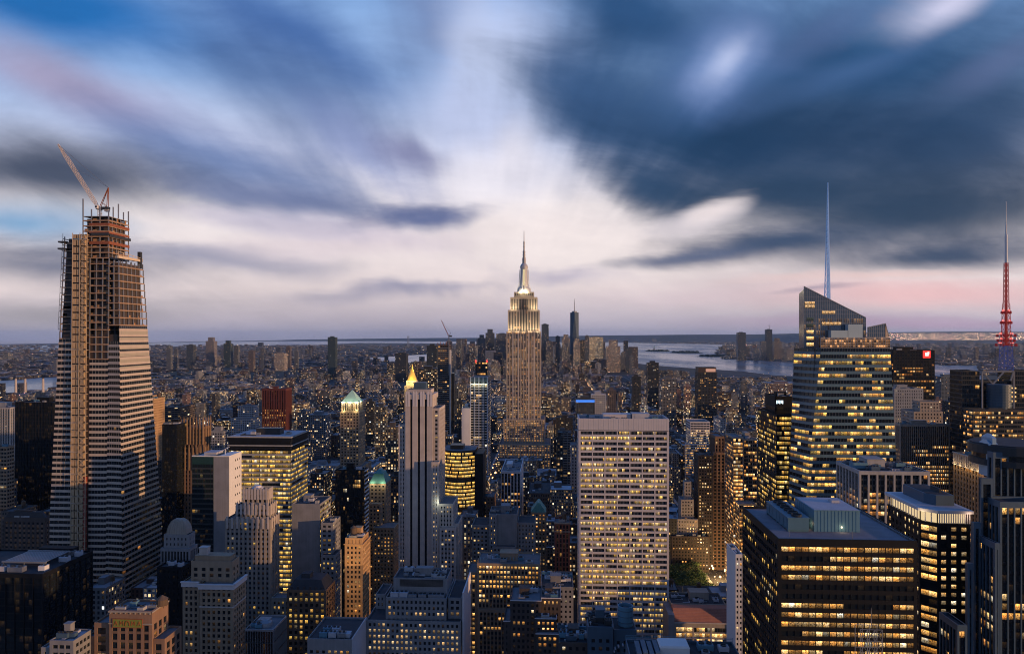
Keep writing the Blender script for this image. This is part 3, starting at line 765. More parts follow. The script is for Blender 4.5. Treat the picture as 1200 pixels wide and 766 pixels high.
# ---- little domed roof
T = Tower('domed_building', 'small dark stone building with ribbed dome roof and white colonnade', 'domed building', 11, 'grey_stone', cap=40, roofm='roof_dark')
st = S_(RIBS, bay=2.2, pw=.8, sh=.5, fl=8, gl=.8, lit=.0, head=1.6)
b = T.tier(188, 222, 642, 470, D=11, st=st); b2 = T.tier(192, 221, 626, 471.5, D=9, st=S_(PUNCH, lit=.03, bay=2.6), z0=b[4] - .9)
mb = MB(); x0, x1, y0, y1, z1 = b2
for q, (z_, k) in enumerate(((0, 1.0), (3, .94), (6, .80), (8.3, .62), (9.6, .42))):
    pass
prof = [(1.0, 0), (.95, 3.2), (.82, 6.0), (.62, 8.4), (.40, 9.6)]
for (k0, a0), (k1, a1) in zip(prof, prof[1:]):
    cx_, cy_ = (x0 + x1) / 2, (y0 + y1) / 2; hx, hy = (x1 - x0) * .40, (y1 - y0) * .45
    mb.hexa([(cx_ - hx * k0, cy_ - hy * k0, z1 + a0), (cx_ + hx * k0, cy_ - hy * k0, z1 + a0), (cx_ + hx * k0, cy_ + hy * k0, z1 + a0), (cx_ - hx * k0, cy_ + hy * k0, z1 + a0), (cx_ - hx * k1, cy_ - hy * k1, z1 + a1), (cx_ + hx * k1, cy_ - hy * k1, z1 + a1), (cx_ + hx * k1, cy_ + hy * k1, z1 + a1), (cx_ - hx * k1, cy_ + hy * k1, z1 + a1)])
    for i in range(9):
        f_ = -1 + 2 * i / 8; mb.bar((cx_ + hx * k0 * f_, cy_ - hy * k0 - .1, z1 + a0), (cx_ + hx * k1 * f_, cy_ - hy * k1 - .1, z1 + a1), .16, n=4)
T.part('dome', mb, 'limestone')
T.finish()

T = Tower('office_block', 'plain black block directly below the small domed building', 'office block', 71, 'black_metal', cap=10, roofm='roof_dark')
b = T.tier(184, 213, 664, 452, D=14, st=S_(PUNCH, lit=.02)); T.clutter(b, 2, big=False); T.finish()

# ---- dark red ribbed tower
T = Tower('office_tower', 'dark red ribbed office tower rising above low rooftops', 'office tower', 12, 'dark_red', cap=60)
st = S_(RIBS, bay=4.2, pw=2.0, sh=.9, fl=3.9, sub=2, gl=1.6, sp=1.1, lit=.30, tone=ORG, amp=.55, head=3, rows=lambda k, n, l: l * (.25 if k < 7 else 1.5))
b = T.tier(307, 335, 455, 1150, side=342, st=st); T.clutter(b, 2); T.finish(2.2)

# ---- stone tower with floodlit green pyramid
T = Tower('pyramid_roof_tower', 'brown stone tower under a floodlit pale green pyramid roof', 'tower', 13, 'tan_brick', cap=80)
st = S_(PUNCH, bay=3.6, pw=1.8, sh=1.7, fl=3.7, lit=.22, tone=WHT, amp=.6)
b0 = T.tier(394, 424, 547, 890, D=48, st=st)
b = T.tier(398.5, 421, 482, 900, side=428, st=st, z0=b0[4] - 1); x0, x1, y0, y1, z1 = b
b2 = T.tier(400, 420, 471, 902, D=22, st=S_(PUNCH, bay=3, pw=.9, sh=.8, fl=10, lit=1, tone=WHT, amp=.5, head=1.2), z0=z1 - 1)
mb = MB(); X0, X1, Y0, Y1, Z = b2
mb.pyramid(X0 - .5, X1 + .5, Y0 - .5, Y1 + .5, Z - .3, Z + .6, .96)
mb.pyramid(X0 + .5, X1 - .5, Y0 + .5, Y1 - .5, Z + .61, wz(457, X0, 910), .05)
pr_ = T.part('pyramid_roof', mb, surf('pale_copper', (.38, .60, .46), .6, .2))
for xx in (X0 + 2, (X0 + X1) / 2, X1 - 2): lamp('floodlight', (xx, Y0 - 2.5, Z - 1), 2600, (.95, 1.0, .72), .6, T.root)
for xx in (X0 + 3, X1 - 3): lamp('floodlight', (xx, Y0 - 3, z1 + 1.5), 2200, (1.0, .85, .42), .6, T.root)
lamp('floodlight', (X1 + 2.5, (Y0 + Y1) / 2, Z - 1), 2600, (.95, 1.0, .72), .6, T.root)
T.finish(2.2)

# ---- blank grey block, lit at its side
T = Tower('loft_building', 'grey block with blank windowless front and yellow lit side floors', 'loft building', 14, 'grey_stone', cap=30, roofm='roof_dark')
b = T.tier(342, 375, 590, 560, side=388, st=S_(PUNCH, lit=.0), st2=S_(RIBBON, sub=2, lit=.6, tone=YEL, amp=.8), plain=('f',)); T.clutter(b, 3); 
b = T.tier(376, 390, 612, 552, D=20, st=S_(PUNCH, lit=.25, tone=YEL)); T.clutter(b, 1, big=False)
b = T.tier(376, 393, 650, 545, D=16, st=S_(PUNCH, lit=.3, tone=YEL)); T.finish()

# ---- black tower with white edged side
T = Tower('glass_tower', 'black glass tower whose narrow side shows white floor edges', 'glass tower', 15, 'black_metal', cap=60, roofm='roof_dark')
b = T.tier(393, 427, 550, 640, D=13, st=S_(CURT, lit=.035, amp=.6, rows=lambda k, n, l: l), st2=S_(CURT, lit=.1)); x0, x1, y0, y1, z1 = b
mb = MB()
for k in range(40): mb.box(x1 + .02, x1 + .7, y0 + .3, y1, z1 - 2 - k * 3.7, z1 - 1.0 - k * 3.7)
T.part('floor_edge', mb, 'white_panel'); T.clutter(b, 2)
T.finish()

# ---- green mansard
T = Tower('mansard_building', 'brick building with a floodlit green copper mansard roof', 'mansard building', 16, 'tan_brick', cap=50)
st = S_(PUNCH, lit=.25, amp=.55)
b = T.tier(433, 452, 566, 700, side=458, st=st, roof=False); x0, x1, y0, y1, z1 = b
mb = MB(); mb.pyramid(x0 - .3, x1 + .3, y0 - .3, y1, z1, z1 + 8.5, .55); mb.pyramid(x0 + (x1 - x0) * .22, x1 - (x1 - x0) * .22, y0 + 3, y1 - 3, z1 + 8.51, z1 + 12, .3); T.part('mansard_roof', mb, 'copper')
for xx in (x0 + 3, x1 - 3): lamp('floodlight', (xx, y0 - 3, z1 + .5), 1800, (1, .9, .55), .6, T.root)
T.tier(432, 446, 590, 690, D=16, st=st); T.tier(437, 462, 618, 680, D=24, st=S_(st, lit=.35)); T.finish()

# ---- floodlit orange tower
T = Tower('hotel_tower', 'slim stone tower bathed in orange light with pilastered top storeys', 'hotel tower', 17, 'orange_brick', cap=100)
st = S_(PUNCH, bay=2.7, pw=1.3, sh=1.5, fl=3.4, lit=.28, tone=ORG, amp=.9, head=1.2)
b = T.tier(404, 425, 637, 500, side=434, st=st); x0, x1, y0, y1, z1 = b
b2 = T.tier(404.5, 424.5, 630, 501, D=17, st=S_(st, fl=7, sh=.5, head=.8), z0=z1 - 1)
mb = MB(); mb.box(x0 - .6, x1 + .6, y0 - .7, y0 - .02, z1 - .6, z1 + .1); mb.box(x1 + .02, x1 + .6, y0 - .02, y1, z1 - .6, z1 + .1); T.part('cornice', mb, 'orange_brick')
for k in range(4):
    zz = z1 + 2 - k * 16
    lamp('floodlight', ((x0 + x1) / 2, y0 - 9, zz), 2300 - 350 * k, (1, .58, .22), 2, T.root)
T.clutter(b2, 4, tank=1); T.finish()

# ---- dark mansard with yellow windows
T = Tower('loft_building', 'dark brick block with black hipped roof above rows of yellow windows', 'loft building', 18, 'brown_brick', cap=80)
st = S_(PUNCH, bay=3.6, pw=1.7, sh=1.5, fl=3.7, lit=.75, tone=YEL, amp=.55, head=1.2)
b = T.tier(336, 382, 691, 480, side=393, st=st, st2=S_(st, lit=.2)); x0, x1, y0, y1, z1 = b
mb = MB(); mb.pyramid(x0 + .7, x1 - .7, y0 + .7, y1 - .7, z1 - .5, z1 + 6, .72); mb.box(x0 + 8, x0 + 14, y0 + 6, y0 + 12, z1 + 5, z1 + 9); T.part('hipped_roof', mb, 'roof_dark')
mb = MB()
for i in range(6):
    xx = x0 + 3 + i * (x1 - x0 - 6) / 5; mb.box(xx - .7, xx + .7, y0 + .9, y0 + 2.5, z1, z1 + 1.9)
T.part('dormer', mb, 'dark_brick'); T.finish()

# ---- small dark glass block, bottom
T = Tower('office_block', 'small dark office block with thin metal fins below the art deco tower', 'office block', 19, 'steel', 'dark_metal', cap=60, roofm='roof_grey')
b = T.tier(287, 320, 737, 405, side=336, st=S_(CURT, bay=1.5, pw=.16, lit=.0, fl=7, sh=.7, gl=.5)); T.clutter(b, 2)
mb = MB(); mb.lathe(b[0] + 9, b[2] + 8, [(4, b[4] - 1), (3.6, b[4] + 1.4), (2, b[4] + 2.6), (.3, b[4] + 3)], 12); T.part('skylight', mb, 'steel'); T.finish()

# ---- roof of plant with white side wall
T = Tower('commercial_block', 'low commercial block with plant crowded roof and pale lilac side wall', 'commercial block', 20, 'grey_stone', cap=30, roofm='roof_dark')
b = T.tier(360, 412, 748, 400, side=429, st=S_(PUNCH, lit=.1, head=6), plain=('r',)); x0, x1, y0, y1, z1 = b
mb = MB(); mb.box(x1 + .01, x1 + .4, y0 + .4, y1, 0, z1 + .3); T.part('side_wall', mb, 'white_stone')
for i in range(5): T.hvac(x0 + 8 + (i % 3) * 5.2, y0 + 5 + (i // 3) * 6.5, z1 - 1, 4.4, 4, 3, ('teal_paint', 'roof_pale', 'steel')[i % 3], 2)
T.bulkhead(x0 + 18, x0 + 23, y0 + 4, y0 + 8, z1 - 1, 2, M['roof_pale']); T.finish()

# ---- big grey stepped block
T = Tower('stepped_block', 'massive grey stone block stepping back beneath the white striped shaft', 'stepped block', 21, 'grey_stone', cap=100, roofm='roof_dark')
st = S_(PUNCH, bay=2.75, pw=1.35, sh=1.6, fl=3.5, lit=.45, tone=WHT, amp=.55, head=1.3, gl=.4, rows=lambda k, n, l: min(.8, l * (1.4 if k > 1 else .2)))
b = T.tier(429, 540, 727, 430, D=42, st=S_(st, rows=None, lit=.5)); x0, x1, y0, y1, z1 = b
b2 = T.tier(452, 523, 700, 434, D=36, st=st, z0=z1 - 1); b2b = T.tier(525, 541, 700, 437, D=33, st=st, z0=z1 - 1)
b4 = T.tier(440, 451.6, 696, 450, D=20, st=st, z0=z1 - 1)
b3 = T.tier(461, 524, 677, 441, D=20, st=S_(st, head=9, lit=0), z0=b2[4] - 1)
mb = MB()
for k in range(8): mb.box(b3[0] + 4, b3[1] - 2.5, b3[2] - .25, b3[2] - .02, b3[4] - 5 + k * .55, b3[4] - 4.75 + k * .55)
T.part('louvre_screen', mb, 'black_metal')
mb = MB(); xr = wx(541.5, 431); mb.box(xr, xr + .8, 432, wx(546, 431) and 470, 0, b2b[4] + 5); T.part('side_wall', mb, 'white_stone')
for i, xx in enumerate((5, 10.5, 16, 22, 28, 33)): T.hvac(b2[0] + xx, b2[2] + 3.4, b2[4] - 1, 5, 4, 3.4 if i < 2 else 2.4, 'roof_pale' if i < 2 else 'steel', 2)
T.clutter(b3, 7); T.finish()

# ---- slender shaft with three dark stripes
T = Tower('limestone_tower', 'slender pale limestone tower with three dark vertical stripes on its shaft', 'limestone tower', 22, 'pale_stone', 'grey_stone', cap=100)
st = S_(PUNCH, bay=2.6, pw=1.2, sh=1.9, fl=3.6, lit=.10, tone=WHT, amp=.7, gl=.5)
x0, x1, Y0 = wx(475, 600), wx(507, 600), 600
zt = wz(462, x0, Y0); T._root((x0 + x1) / 2, 615)
T.wall.box(x0 + 1.5, x1 - 1.5, Y0 + 1.4, Y0 + 30, 0, zt - 1)
cols = [(x0, wx(480.6, Y0)), (wx(483.2, Y0), wx(489.6, Y0)), (wx(492.2, Y0), wx(497.6, Y0)), (wx(500.2, Y0), x1)]
for a, c in cols: T.wall.box(a, c, Y0, Y0 + 1.45, 0, zt - 4)
T.wall.box(x0, x1, Y0 + .05, Y0 + 29, zt - 3.99, zt)
for a, c in ((cols[0][1], cols[1][0]), (cols[1][1], cols[2][0]), (cols[2][1], cols[3][0])):
    mb = MB(); mb.box(a + .02, c - .02, Y0 + .9, Y0 + 1.38, 0, zt - 4.05)
    for k in range(60): 
        zz = zt - 5 - k * 3.6
        if zz > 8: mb.box(a + .02, c - .02, Y0 + .75, Y0 + .899, zz, zz + .7)
    T.part('window_stripe', mb, 'black_metal')
mb = MB()
for a, c in cols:
    for q in range(2):
        xx = a + (c - a) * (q + .5) / 2; mb.box(xx - .8, xx + .8, Y0 - .35, Y0 - .02, zt - 10, zt + 1.2); mb.pyramid(xx - .8, xx + .8, Y0 - .35, Y0 - .02, zt + 1.21, zt + 2.8, .3)
T.part('crown_pier', mb, 'white_stone')
top = T.tier(477, 505, 456, 606, D=16, st=S_(st, lit=0, head=2), z0=zt - .02)
T.bulkhead(wx(485, 610), wx(499, 610), 610, 618, top[4] - 1, 6, M['blue_steel'])
T.vol(wx(467, 602), x0 - .02, 602, 630, 0, wz(497, x0, 602), st)
w1 = T.vol(x1 + .02, wx(515, 602), 602, 634, 0, wz(478, x1, 602), st)
w2 = T.vol(x1 + .03, wx(514, 594), 594, 601.9, 0, wz(541, x1, 594), S_(st, lit=.5))
w3 = T.tier(514.3, 531, 590, 596, D=30, st=S_(st, lit=.2)); T.tier(531.2, 537, 613, 597, D=28, st=S_(st, lit=.2)); T.tier(515, 534, 618, 590, D=5.9, st=S_(st, lit=.12))
T.finish()
lamp('floodlight', (wx(515, 594), 591, w3[4] + 2), 1200, (.9, 1, .8), .6, T.root)

# ---- curved golden offices
T = Tower('curved_office', 'bow fronted office building with bright golden floors beside the striped shaft', 'office building', 23, 'bronze', cap=0, roofm='roof_grey')
xa, xb = wx(517, 760), wx(556, 760); zt = wz(527, xa, 760); T._root((xa + xb) / 2, 775)
N_ = 12; pts = []
for i in range(N_ + 1):
    f_ = i / N_; pts.append((xa + (xb - xa) * f_, 760 + 9 * (2 * f_ - 1) ** 2))
poly = pts + [(xb, 800), (xa, 800)]
T.wall.prism([(p[0], p[1] + .5) for p in poly], 0, zt - 1)
T.roof.prism([(p[0], p[1] + .6) for p in poly], zt - .99, zt - .9)
mb = MB(); rg = random.Random(5)
fl = 3.9; k = 0
while zt - 2 - k * fl > 60:
    zz = zt - 2 - k * fl
    T.wall.prism(poly, zz - 1.3, zz) 
    if k % 8 != 7:
        for p, q in zip(pts, pts[1:]):
            for h_ in range(2):
                a = (p[0] + (q[0] - p[0]) * h_ / 2, p[1] + (q[1] - p[1]) * h_ / 2); c = (p[0] + (q[0] - p[0]) * (h_ + 1) / 2, p[1] + (q[1] - p[1]) * (h_ + 1) / 2)
                lit = rg.random() < .9; e = .35 + .75 * rg.random() ** 1.5 if lit else 0
                t_ = rg.choice(YEL)
                T.wins.add([(a[0], a[1] + .46, zz - fl), (c[0], c[1] + .46, zz - fl), (c[0], c[1] + .46, zz - 1.3), (a[0], a[1] + .46, zz - 1.3)], tuple(x * e for x in t_), lit)
    k += 1
T.cap = 60
mb = MB(); mb.box(xb + .02, xb + 9, 762, 800, 0, zt - 4); T.part('dark_wing', mb, 'black_metal')
T.bulkhead(xa + 8, xa + 22, 772, 786, zt - 1, 4); T.finish(2.5)

# ---- blue glass tower with lit crown, white slab beside it
T = Tower('glass_tower', 'pale blue glass tower with vertical white bands and floodlit flat top', 'glass tower', 24, 'blue_glass', 'white_panel', cap=50)
st = S_(CURT, bay=4.4, pw=.9, sh=1.0, fl=4, lit=.12, tone=WHT, amp=.7, head=6)
b = T.tier(551.5, 571, 442, 1100, side=575, st=st); x0, x1, y0, y1, z1 = b
mb = MB(); 
for i in range(5): xx = x0 + (x1 - x0) * i / 4; mb.box(xx - .5, xx + .5, y0 - .5, y0 - .02, 0, z1 + .5)
T.part('rib', mb, surf('blue_white', (.36, .46, .60), .5, .1))
for i in range(4): lamp('floodlight', (x0 + (x1 - x0) * (i + .5) / 4, y0 - 2.2, z1 - 11), 1500, (1, .85, .5), .5, T.root)
T.finish(2.0)
T = Tower('concrete_slab', 'blank white slab wall beside the pale blue glass tower', 'slab', 25, 'white_panel', cap=0)
b = T.tier(541, 550.8, 478, 1095, D=26, st=S_(PUNCH, lit=0), plain=('f', 'r')); T.clutter(b, 1, big=True); T.finish()
T = Tower('office_tower', 'dark tower top with red beacons above the pale blue glass tower', 'office tower', 26, 'dark_metal', cap=20)
b = T.tier(557, 571, 424, 1350, D=24, st=S_(CURT, bay=3, lit=.35, tone=ORG)); x0, x1, y0, y1, z1 = b
mb = MB()
for xx in (x0 + .8, x1 - .8): mb.lathe(xx, y0, [(1.2, z1), (1.2, z1 + 3), (.2, z1 + 3.4)], 8)
T.part('beacon', mb, glow('red_beacon', (1, .05, .04), 3.0)); T.finish()

# ---- white striped mid tower
T = Tower('office_tower', 'white gridded office tower with one glowing storey, below the great spire', 'office tower', 27, 'white_stone', 'dark_metal', cap=60)
st = S_(RIBS, bay=3.4, pw=1.2, sh=1.4, fl=3.7, lit=.18, tone=ORG, amp=.8, gl=.9, sp=.5, rows=lambda k, n, l: .95 if k in (8, 13) else .10)
b = T.tier(587, 610, 552, 820, side=613.5, st=st, plain=('r',)); T.clutter(b, 2); T.finish(2.0)
T = Tower('brick_block', 'squat brown brick block left of the white gridded tower', 'brick block', 28, 'brown_brick', cap=30)
b = T.tier(558, 579, 582, 780, D=30, st=S_(PUNCH, lit=.35, tone=ORG)); T.clutter(b, 2, tank=1); T.finish(2.5)
# ---- grey stepped lofts
T = Tower('loft_building', 'grey stepped loft building with blank centre wall', 'loft building', 29, 'grey_stone', cap=50, roofm='roof_dark')
st = S_(PUNCH, lit=.28, amp=.7, bay=3.1)
b = T.tier(573, 606, 602, 640, D=30, st=S_(st, lit=0.1), plain=('f',)); T.tier(573.2, 582, 603, 636, D=3.9, st=st); T.tier(553, 572.8, 615, 640, D=28, st=st)
b2 = T.tier(606.3, 627, 612, 643, D=26, st=S_(st, lit=.35)); T.tier(577, 604, 640, 630, D=8, st=S_(st, lit=.05)); T.clutter(b, 4); T.finish()
# ---- loft with big lit windows
T = Tower('loft_building', 'brown loft building with closely packed bright windows and roof pergola', 'loft building', 30, 'tan_brick', 'brown_brick', cap=100)
st = S_(PUNCH, bay=2.75, pw=1.0, sh=1.5, fl=3.7, lit=.72, tone=WARM, amp=1.0, head=1.6, run=.6, rows=lambda k, n, l: (.92, .95, .6, .85, .8, .3, .12, .15, .4, .5, .6, .7)[min(k, 11)])
b = T.tier(559, 633, 660, 560, D=30, st=st); T.tier(547, 558.7, 670, 562, D=26, st=st); T.clutter(b, 5)
mb = MB(); x0, x1, y0, y1, z1 = b
for i in range(12): mb.box(x0 + 2 + i * 2.6, x0 + 2.3 + i * 2.6, y0 + 3, y0 + 9, z1 + 2, z1 + 2.4)
for i in (0, 14, 28): mb.box(x0 + 2 + i, x0 + 2.3 + i, y0 + 3, y0 + 3.3, z1 - 1, z1 + 2)
T.part('pergola', mb, 'teal_paint')
T.tier(560, 598, 714, 556, D=3.9, st=S_(st, rows=None, lit=.25)); T.finish()
# ---- dark stepped block with pale ledges
T = Tower('stepped_block', 'near black stepped block with pale roof edges and scattered warm windows', 'stepped block', 31, 'dark_brick', cap=100, roofm='roof_grey')
st = S_(PUNCH, bay=2.7, pw=1.3, sh=1.7, fl=3.6, lit=.22, tone=ORG, amp=.9)
b = T.tier(598, 634, 703, 440, D=26, st=st); b2 = T.tier(590, 597.7, 727, 441, D=24, st=st); b3 = T.tier(634.3, 657, 700, 444, D=22, st=st); b4 = T.tier(627, 652, 724, 434, D=5.9, st=S_(st, lit=.5))
b5 = T.tier(628, 655, 742, 428, D=5.8, st=S_(st, lit=.6))
mb = MB()
for bb in (b, b2, b3, b4, b5):
    mb.box(bb[0] - .2, bb[1] + .2, bb[2] - .3, bb[2] - .03, bb[4] - .4, bb[4] + .12); mb.box(bb[1] + .02, bb[1] + .25, bb[2] - .03, bb[3], bb[4] - .4, bb[4] + .12)
T.part('coping', mb, 'white_stone'); T.clutter(b3, 5); T.clutter(b, 3); T.clutter(b4, 1, big=False); T.finish()
T = Tower('loft_building', 'grey masonry block with white roof units next to the tall white grid facade', 'loft building', 32, 'grey_stone', cap=40, roofm='roof_dark')
b = T.tier(633.6, 672, 687, 520, D=34, st=S_(PUNCH, lit=.06, bay=3, head=2)); T.clutter(b, 9, mats=('white_panel', 'teal_paint', 'roof_pale')); T.finish()
T = Tower('brick_tower', 'brown brick tower with pointed gable and lit top windows', 'brick tower', 33, 'tan_brick', cap=30)
b = T.tier(622, 640, 600, 700, D=20, st=S_(PUNCH, lit=.45, tone=ORG)); x0, x1, y0, y1, z1 = b
mb = MB(); mb.hexa([(x0, y0, z1), (x1, y0, z1), (x1, y1, z1), (x0, y1, z1), ((x0 + x1) / 2 - .8, y0 + 2, z1 + 9), ((x0 + x1) / 2 + .8, y0 + 2, z1 + 9), ((x0 + x1) / 2 + .8, y1 - 2, z1 + 9), ((x0 + x1) / 2 - .8, y1 - 2, z1 + 9)]); T.part('gable_roof', mb, 'copper'); T.finish()
T = Tower('brick_tower', 'narrow red brown brick tower with arched cornice, just left of the white grid facade', 'brick tower', 34, 'red_brick', 'brown_brick', cap=40)
b = T.tier(650, 668, 612, 620, D=18, st=S_(PUNCH, bay=3.1, pw=1.2, sh=1.0, fl=4, lit=.10, tone=ORG, sp=.3)); x0, x1, y0, y1, z1 = b
mb = MB(); mb.box(x0 - .7, x1 + .7, y0 - .8, y0 - .02, z1 - 1, z1 + .2); mb.box(x0 - .3, x1 + .3, y0 - .4, y0 - .02, z1 - 8, z1 - 7.3); T.part('cornice', mb, 'limestone'); T.clutter(b, 2, tank=1); T.finish()

# ---- the tall white grid facade
T = Tower('office_slab', 'tall white gridded office slab with seven bays of ribbon windows', 'office slab', 35, 'travertine', cap=100, roofm='roof_grey')
def rows35(k, n, l):
    r = random.Random(k * 7 + 3).random()
    if k in (26, 27, 28, 30): return .95
    if k in (9, 10, 17): return .7
    return (.10 if k < 20 else .34) + .5 * r
st = dict(bay=10.2, pw=.95, sh=1.75, fl=4.32, sub=8, gl=.9, corner=1.7, head=.4, lit=.4, tone=YEL + WHT, amp=.8, run=.72, pp=0, sp=.05, rows=rows35)
b = T.tier(678, 784, 504, 590, D=32, st=st, roof=False); x0, x1, y0, y1, z1 = b
zt = wz(490, x0, 590)
T.wall.box(x0, x1, y0, y0 + 1, z1 + .01, zt); T.wall.box(x0, x0 + 1, y0 + 1.01, y1, z1 + .01, zt - .01); T.wall.box(x1 - 1, x1, y0 + 1.01, y1, z1 + .01, zt - .01); T.wall.box(x0 + 1.01, x1 - 1.01, y1 - 1, y1, z1 + .01, zt - .02)
T.roof.box(x0 + 1.02, x1 - 1.02, y0 + 1.02, y1 - 1.02, z1, zt - 2.2)
mb = MB()
for i in range(1, 36): xx = x0 + (x1 - x0) * i / 36; mb.box(xx - .05, xx + .05, y0 - .06, y0 - .004, z1 + .3, zt - .3)
T.part('panel_joint', mb, 'concrete')
T.clutter((x0, x1, y0, y1, zt - 1.2), 8); T.bulkhead(x0 + 44, x0 + 58, y0 + 8, y0 + 20, zt - 2.2, 5, M['roof_pale']); T.finish()

# ---- teal roofed foreground block with round tank
T = Tower('roof_block', 'near flat roofed block with teal railings and pale skylight at bottom edge', 'rooftop', 36, 'blue_steel', cap=20, roofm='roof_dark')
b = T.vol(wx(733, 300), wx(858, 300), 276, 300, 0, wz(749, 40, 300), S_(PUNCH, lit=0, head=4)); x0, x1, y0, y1, z1 = b
mb = MB()
for yy in (y0 + .5, y1 - .6):
    for zz in (.5, 1.1, 1.7): mb.bar((x0, yy, z1 + zz), (x1, yy, z1 + zz), .09, n=4)
    for i in range(14): xx = x0 + (x1 - x0) * i / 13; mb.bar((xx, yy, z1), (xx, yy, z1 + 1.8), .09, n=4)
T.part('railing', mb, 'teal_paint')
mb = MB(); sx0, sx1 = wx(772, 292), wx(806, 292); mb.box(sx0, sx1, 288, 296, z1 - 1, z1 + 1.8); mb.pyramid(sx0 - .2, sx1 + .2, 287.8, 296.2, z1 + 1.81, z1 + 2.6, .92); T.part('skylight', mb, 'white_panel')
mb = MB(); 
for i in range(4): mb.box(x0 + 3 + i * 2.4, x0 + 4.8 + i * 2.4, y0 + 8, y0 + 20, z1 - 1, z1 + 1.2 + .3 * (i % 2))
T.part('duct', mb, 'blue_steel')
T.hvac(x0 + 31, y0 + 18, z1 - 1, 6, 4, 2.6, 'teal_paint', 2); T.hvac(x0 + 38, y0 + 17, z1 - 1, 4, 3, 2.2, 'roof_pale', 1); T.hvac(x0 + 30, y0 + 12, z1 - 1, 3, 3, 2, 'steel', 1)
for i in range(3):
    mb = MB(); xx = x0 + 14 + i * 10; mb.bar((xx, y0 + 22, z1 - 1), (xx, y0 + 22, z1 + 3.5), .1, n=5); T.part('pole', mb, 'white_panel')
T.finish()
tk = empty('cooling_tower', (wx(733, 340), 340, wz(730, 30, 340)), 'round open topped teal cooling tower on the foreground roof', 'cooling tower')
zt_, zb_ = wz(708.5, 30, 340), wz(731, 30, 340); rr_ = (wx(742, 340) - wx(724, 340)) / 2; xc_ = wx(733, 340)
mb = MB(); mb.lathe(xc_, 340, [(rr_, zb_), (rr_ * 1.02, (zt_ + zb_) / 2), (rr_, zt_), (rr_ * .86, zt_), (rr_ * .84, zt_ - 2.2), (.2, zt_ - 2.4)], 28)
mb.build('shell', M['teal_paint'], tk, smooth=False)
mb = MB(); mb.lathe(xc_, 340, [(rr_ * .3, zt_ - 2.3), (rr_ * .3, zt_ - .9), (.1, zt_ - .7)], 12)
for i in range(6):
    a = i * 1.047; mb.bar((xc_, 340, zt_ - 1.5), (xc_ + rr_ * .82 * math.cos(a), 340 + rr_ * .82 * math.sin(a), zt_ - 1.5), .16, n=4)
mb.build('fan', M['dark_metal'], tk)
mb = MB()
for zz in (.2, .5, .8): mb.lathe(xc_, 340, [(rr_ * 1.05, zb_ + (zt_ - zb_) * zz - .15), (rr_ * 1.05, zb_ + (zt_ - zb_) * zz + .15)], 28)
mb.build('hoop', M['blue_steel'], tk)
T = Tower('plant_room', 'dark rooftop plant block carrying the round teal cooling tower', 'plant room', 37, 'blue_steel', cap=4, roofm='roof_dark')
b = T.vol(wx(719, 334), wx(746, 334), 334, 348, 0, zb_ - .02, S_(PUNCH, lit=0, head=5), par=.3)
b2 = T.tier(689, 718.5, 734, 332, D=18, st=S_(PUNCH, lit=0, head=5)); T.clutter(b2, 4, mats=('dark_metal', 'blue_steel')); 
mb = MB()
for i in range(8): a = 3.14 * i / 7; mb.bar((wx(733, 331) + 5 * math.cos(a), 331, zb_ - 9 + 3 * math.sin(a)), (wx(733, 331) + 5 * math.cos(a), 333, zb_ - 9 + 3 * math.sin(a)), .4, n=6)
T.part('pipe', mb, 'roof_pale'); T.finish()
T = Tower('roof_block', 'near low roofs with blue vents left of the plant block, bottom edge', 'rooftop', 38, 'dark_brick', cap=10, roofm='roof_dark')
b = T.tier(655, 690, 752, 338, D=20, st=S_(PUNCH, lit=.1)); T.clutter(b, 8, mats=('teal_paint', 'blue_steel', 'roof_pale')); T.finish()

# ---- low building with red tiled roof
T = Tower('market_hall', 'low stone hall with red tiled roof above brightly lit arcades', 'hall', 39, 'limestone', cap=40, roofm='roof_dark')
st = S_(PUNCH, bay=14, pw=1.2, sh=1.0, fl=4.4, lit=1, tone=WHT + WARM, amp=1.2, sub=6, head=3.4, gl=.6)
b = T.tier(790, 856, 729, 560, D=26, st=st, roof=False); x0, x1, y0, y1, z1 = b
mb = MB()
mb.hexa([(x0, y0 + .6, z1), (x1, y0 + .6, z1), (x1, y0 + 14, z1), (x0, y0 + 14, z1), (x0, y0 + 6.5, z1 + 8.5), (x1, y0 + 6.5, z1 + 8.5), (x1, y0 + 13.9, z1 + 8.5), (x0, y0 + 13.9, z1 + 8.5)])
rf = T.part('tiled_roof', mb, 'terracotta')
mb = MB()
for k in range(9):
    f_ = (k + .5) / 9.5; mb.box(x0 + .1, x1 - .1, y0 + .6 + 5.9 * f_ - .16, y0 + .6 + 5.9 * f_ + .1, z1 + 8.5 * f_ - .1, z1 + 8.5 * f_ + .22)
mb.build('tile_course', surf('terracotta_light', (.42, .20, .15)), rf)
mb = MB(); mb.box(x0 - .4, x1 + .4, y0 - .6, y0 - .02, z1 - .8, z1 + .1); T.part('cornice', mb, 'pale_stone')
mb = MB(); mb.box(x0 - 4.6, x0 - .02, y0 - 2, y1, 0, z1 + 6); T.part('end_wall', mb, 'grey_stone')
b2 = T.vol(x0, x1, y0 + 14.2, y1 + 14, 0, z1 + 9, S_(PUNCH, lit=0)); T.clutter(b2, 8, mats=('dark_metal', 'roof_pale')); T.finish()

# ---- thin white tower
T = Tower('white_tower', 'thin white tower with one column of small windows on its front', 'tower', 40, 'white_panel', cap=60)
b = T.tier(862, 870.5, 649, 430, D=22, st=S_(PUNCH, bay=2.1, pw=.9, sh=1.6, fl=3.1, lit=.06, corner=.6), plain=('l',)); T.clutter(b, 1, big=False); T.finish()

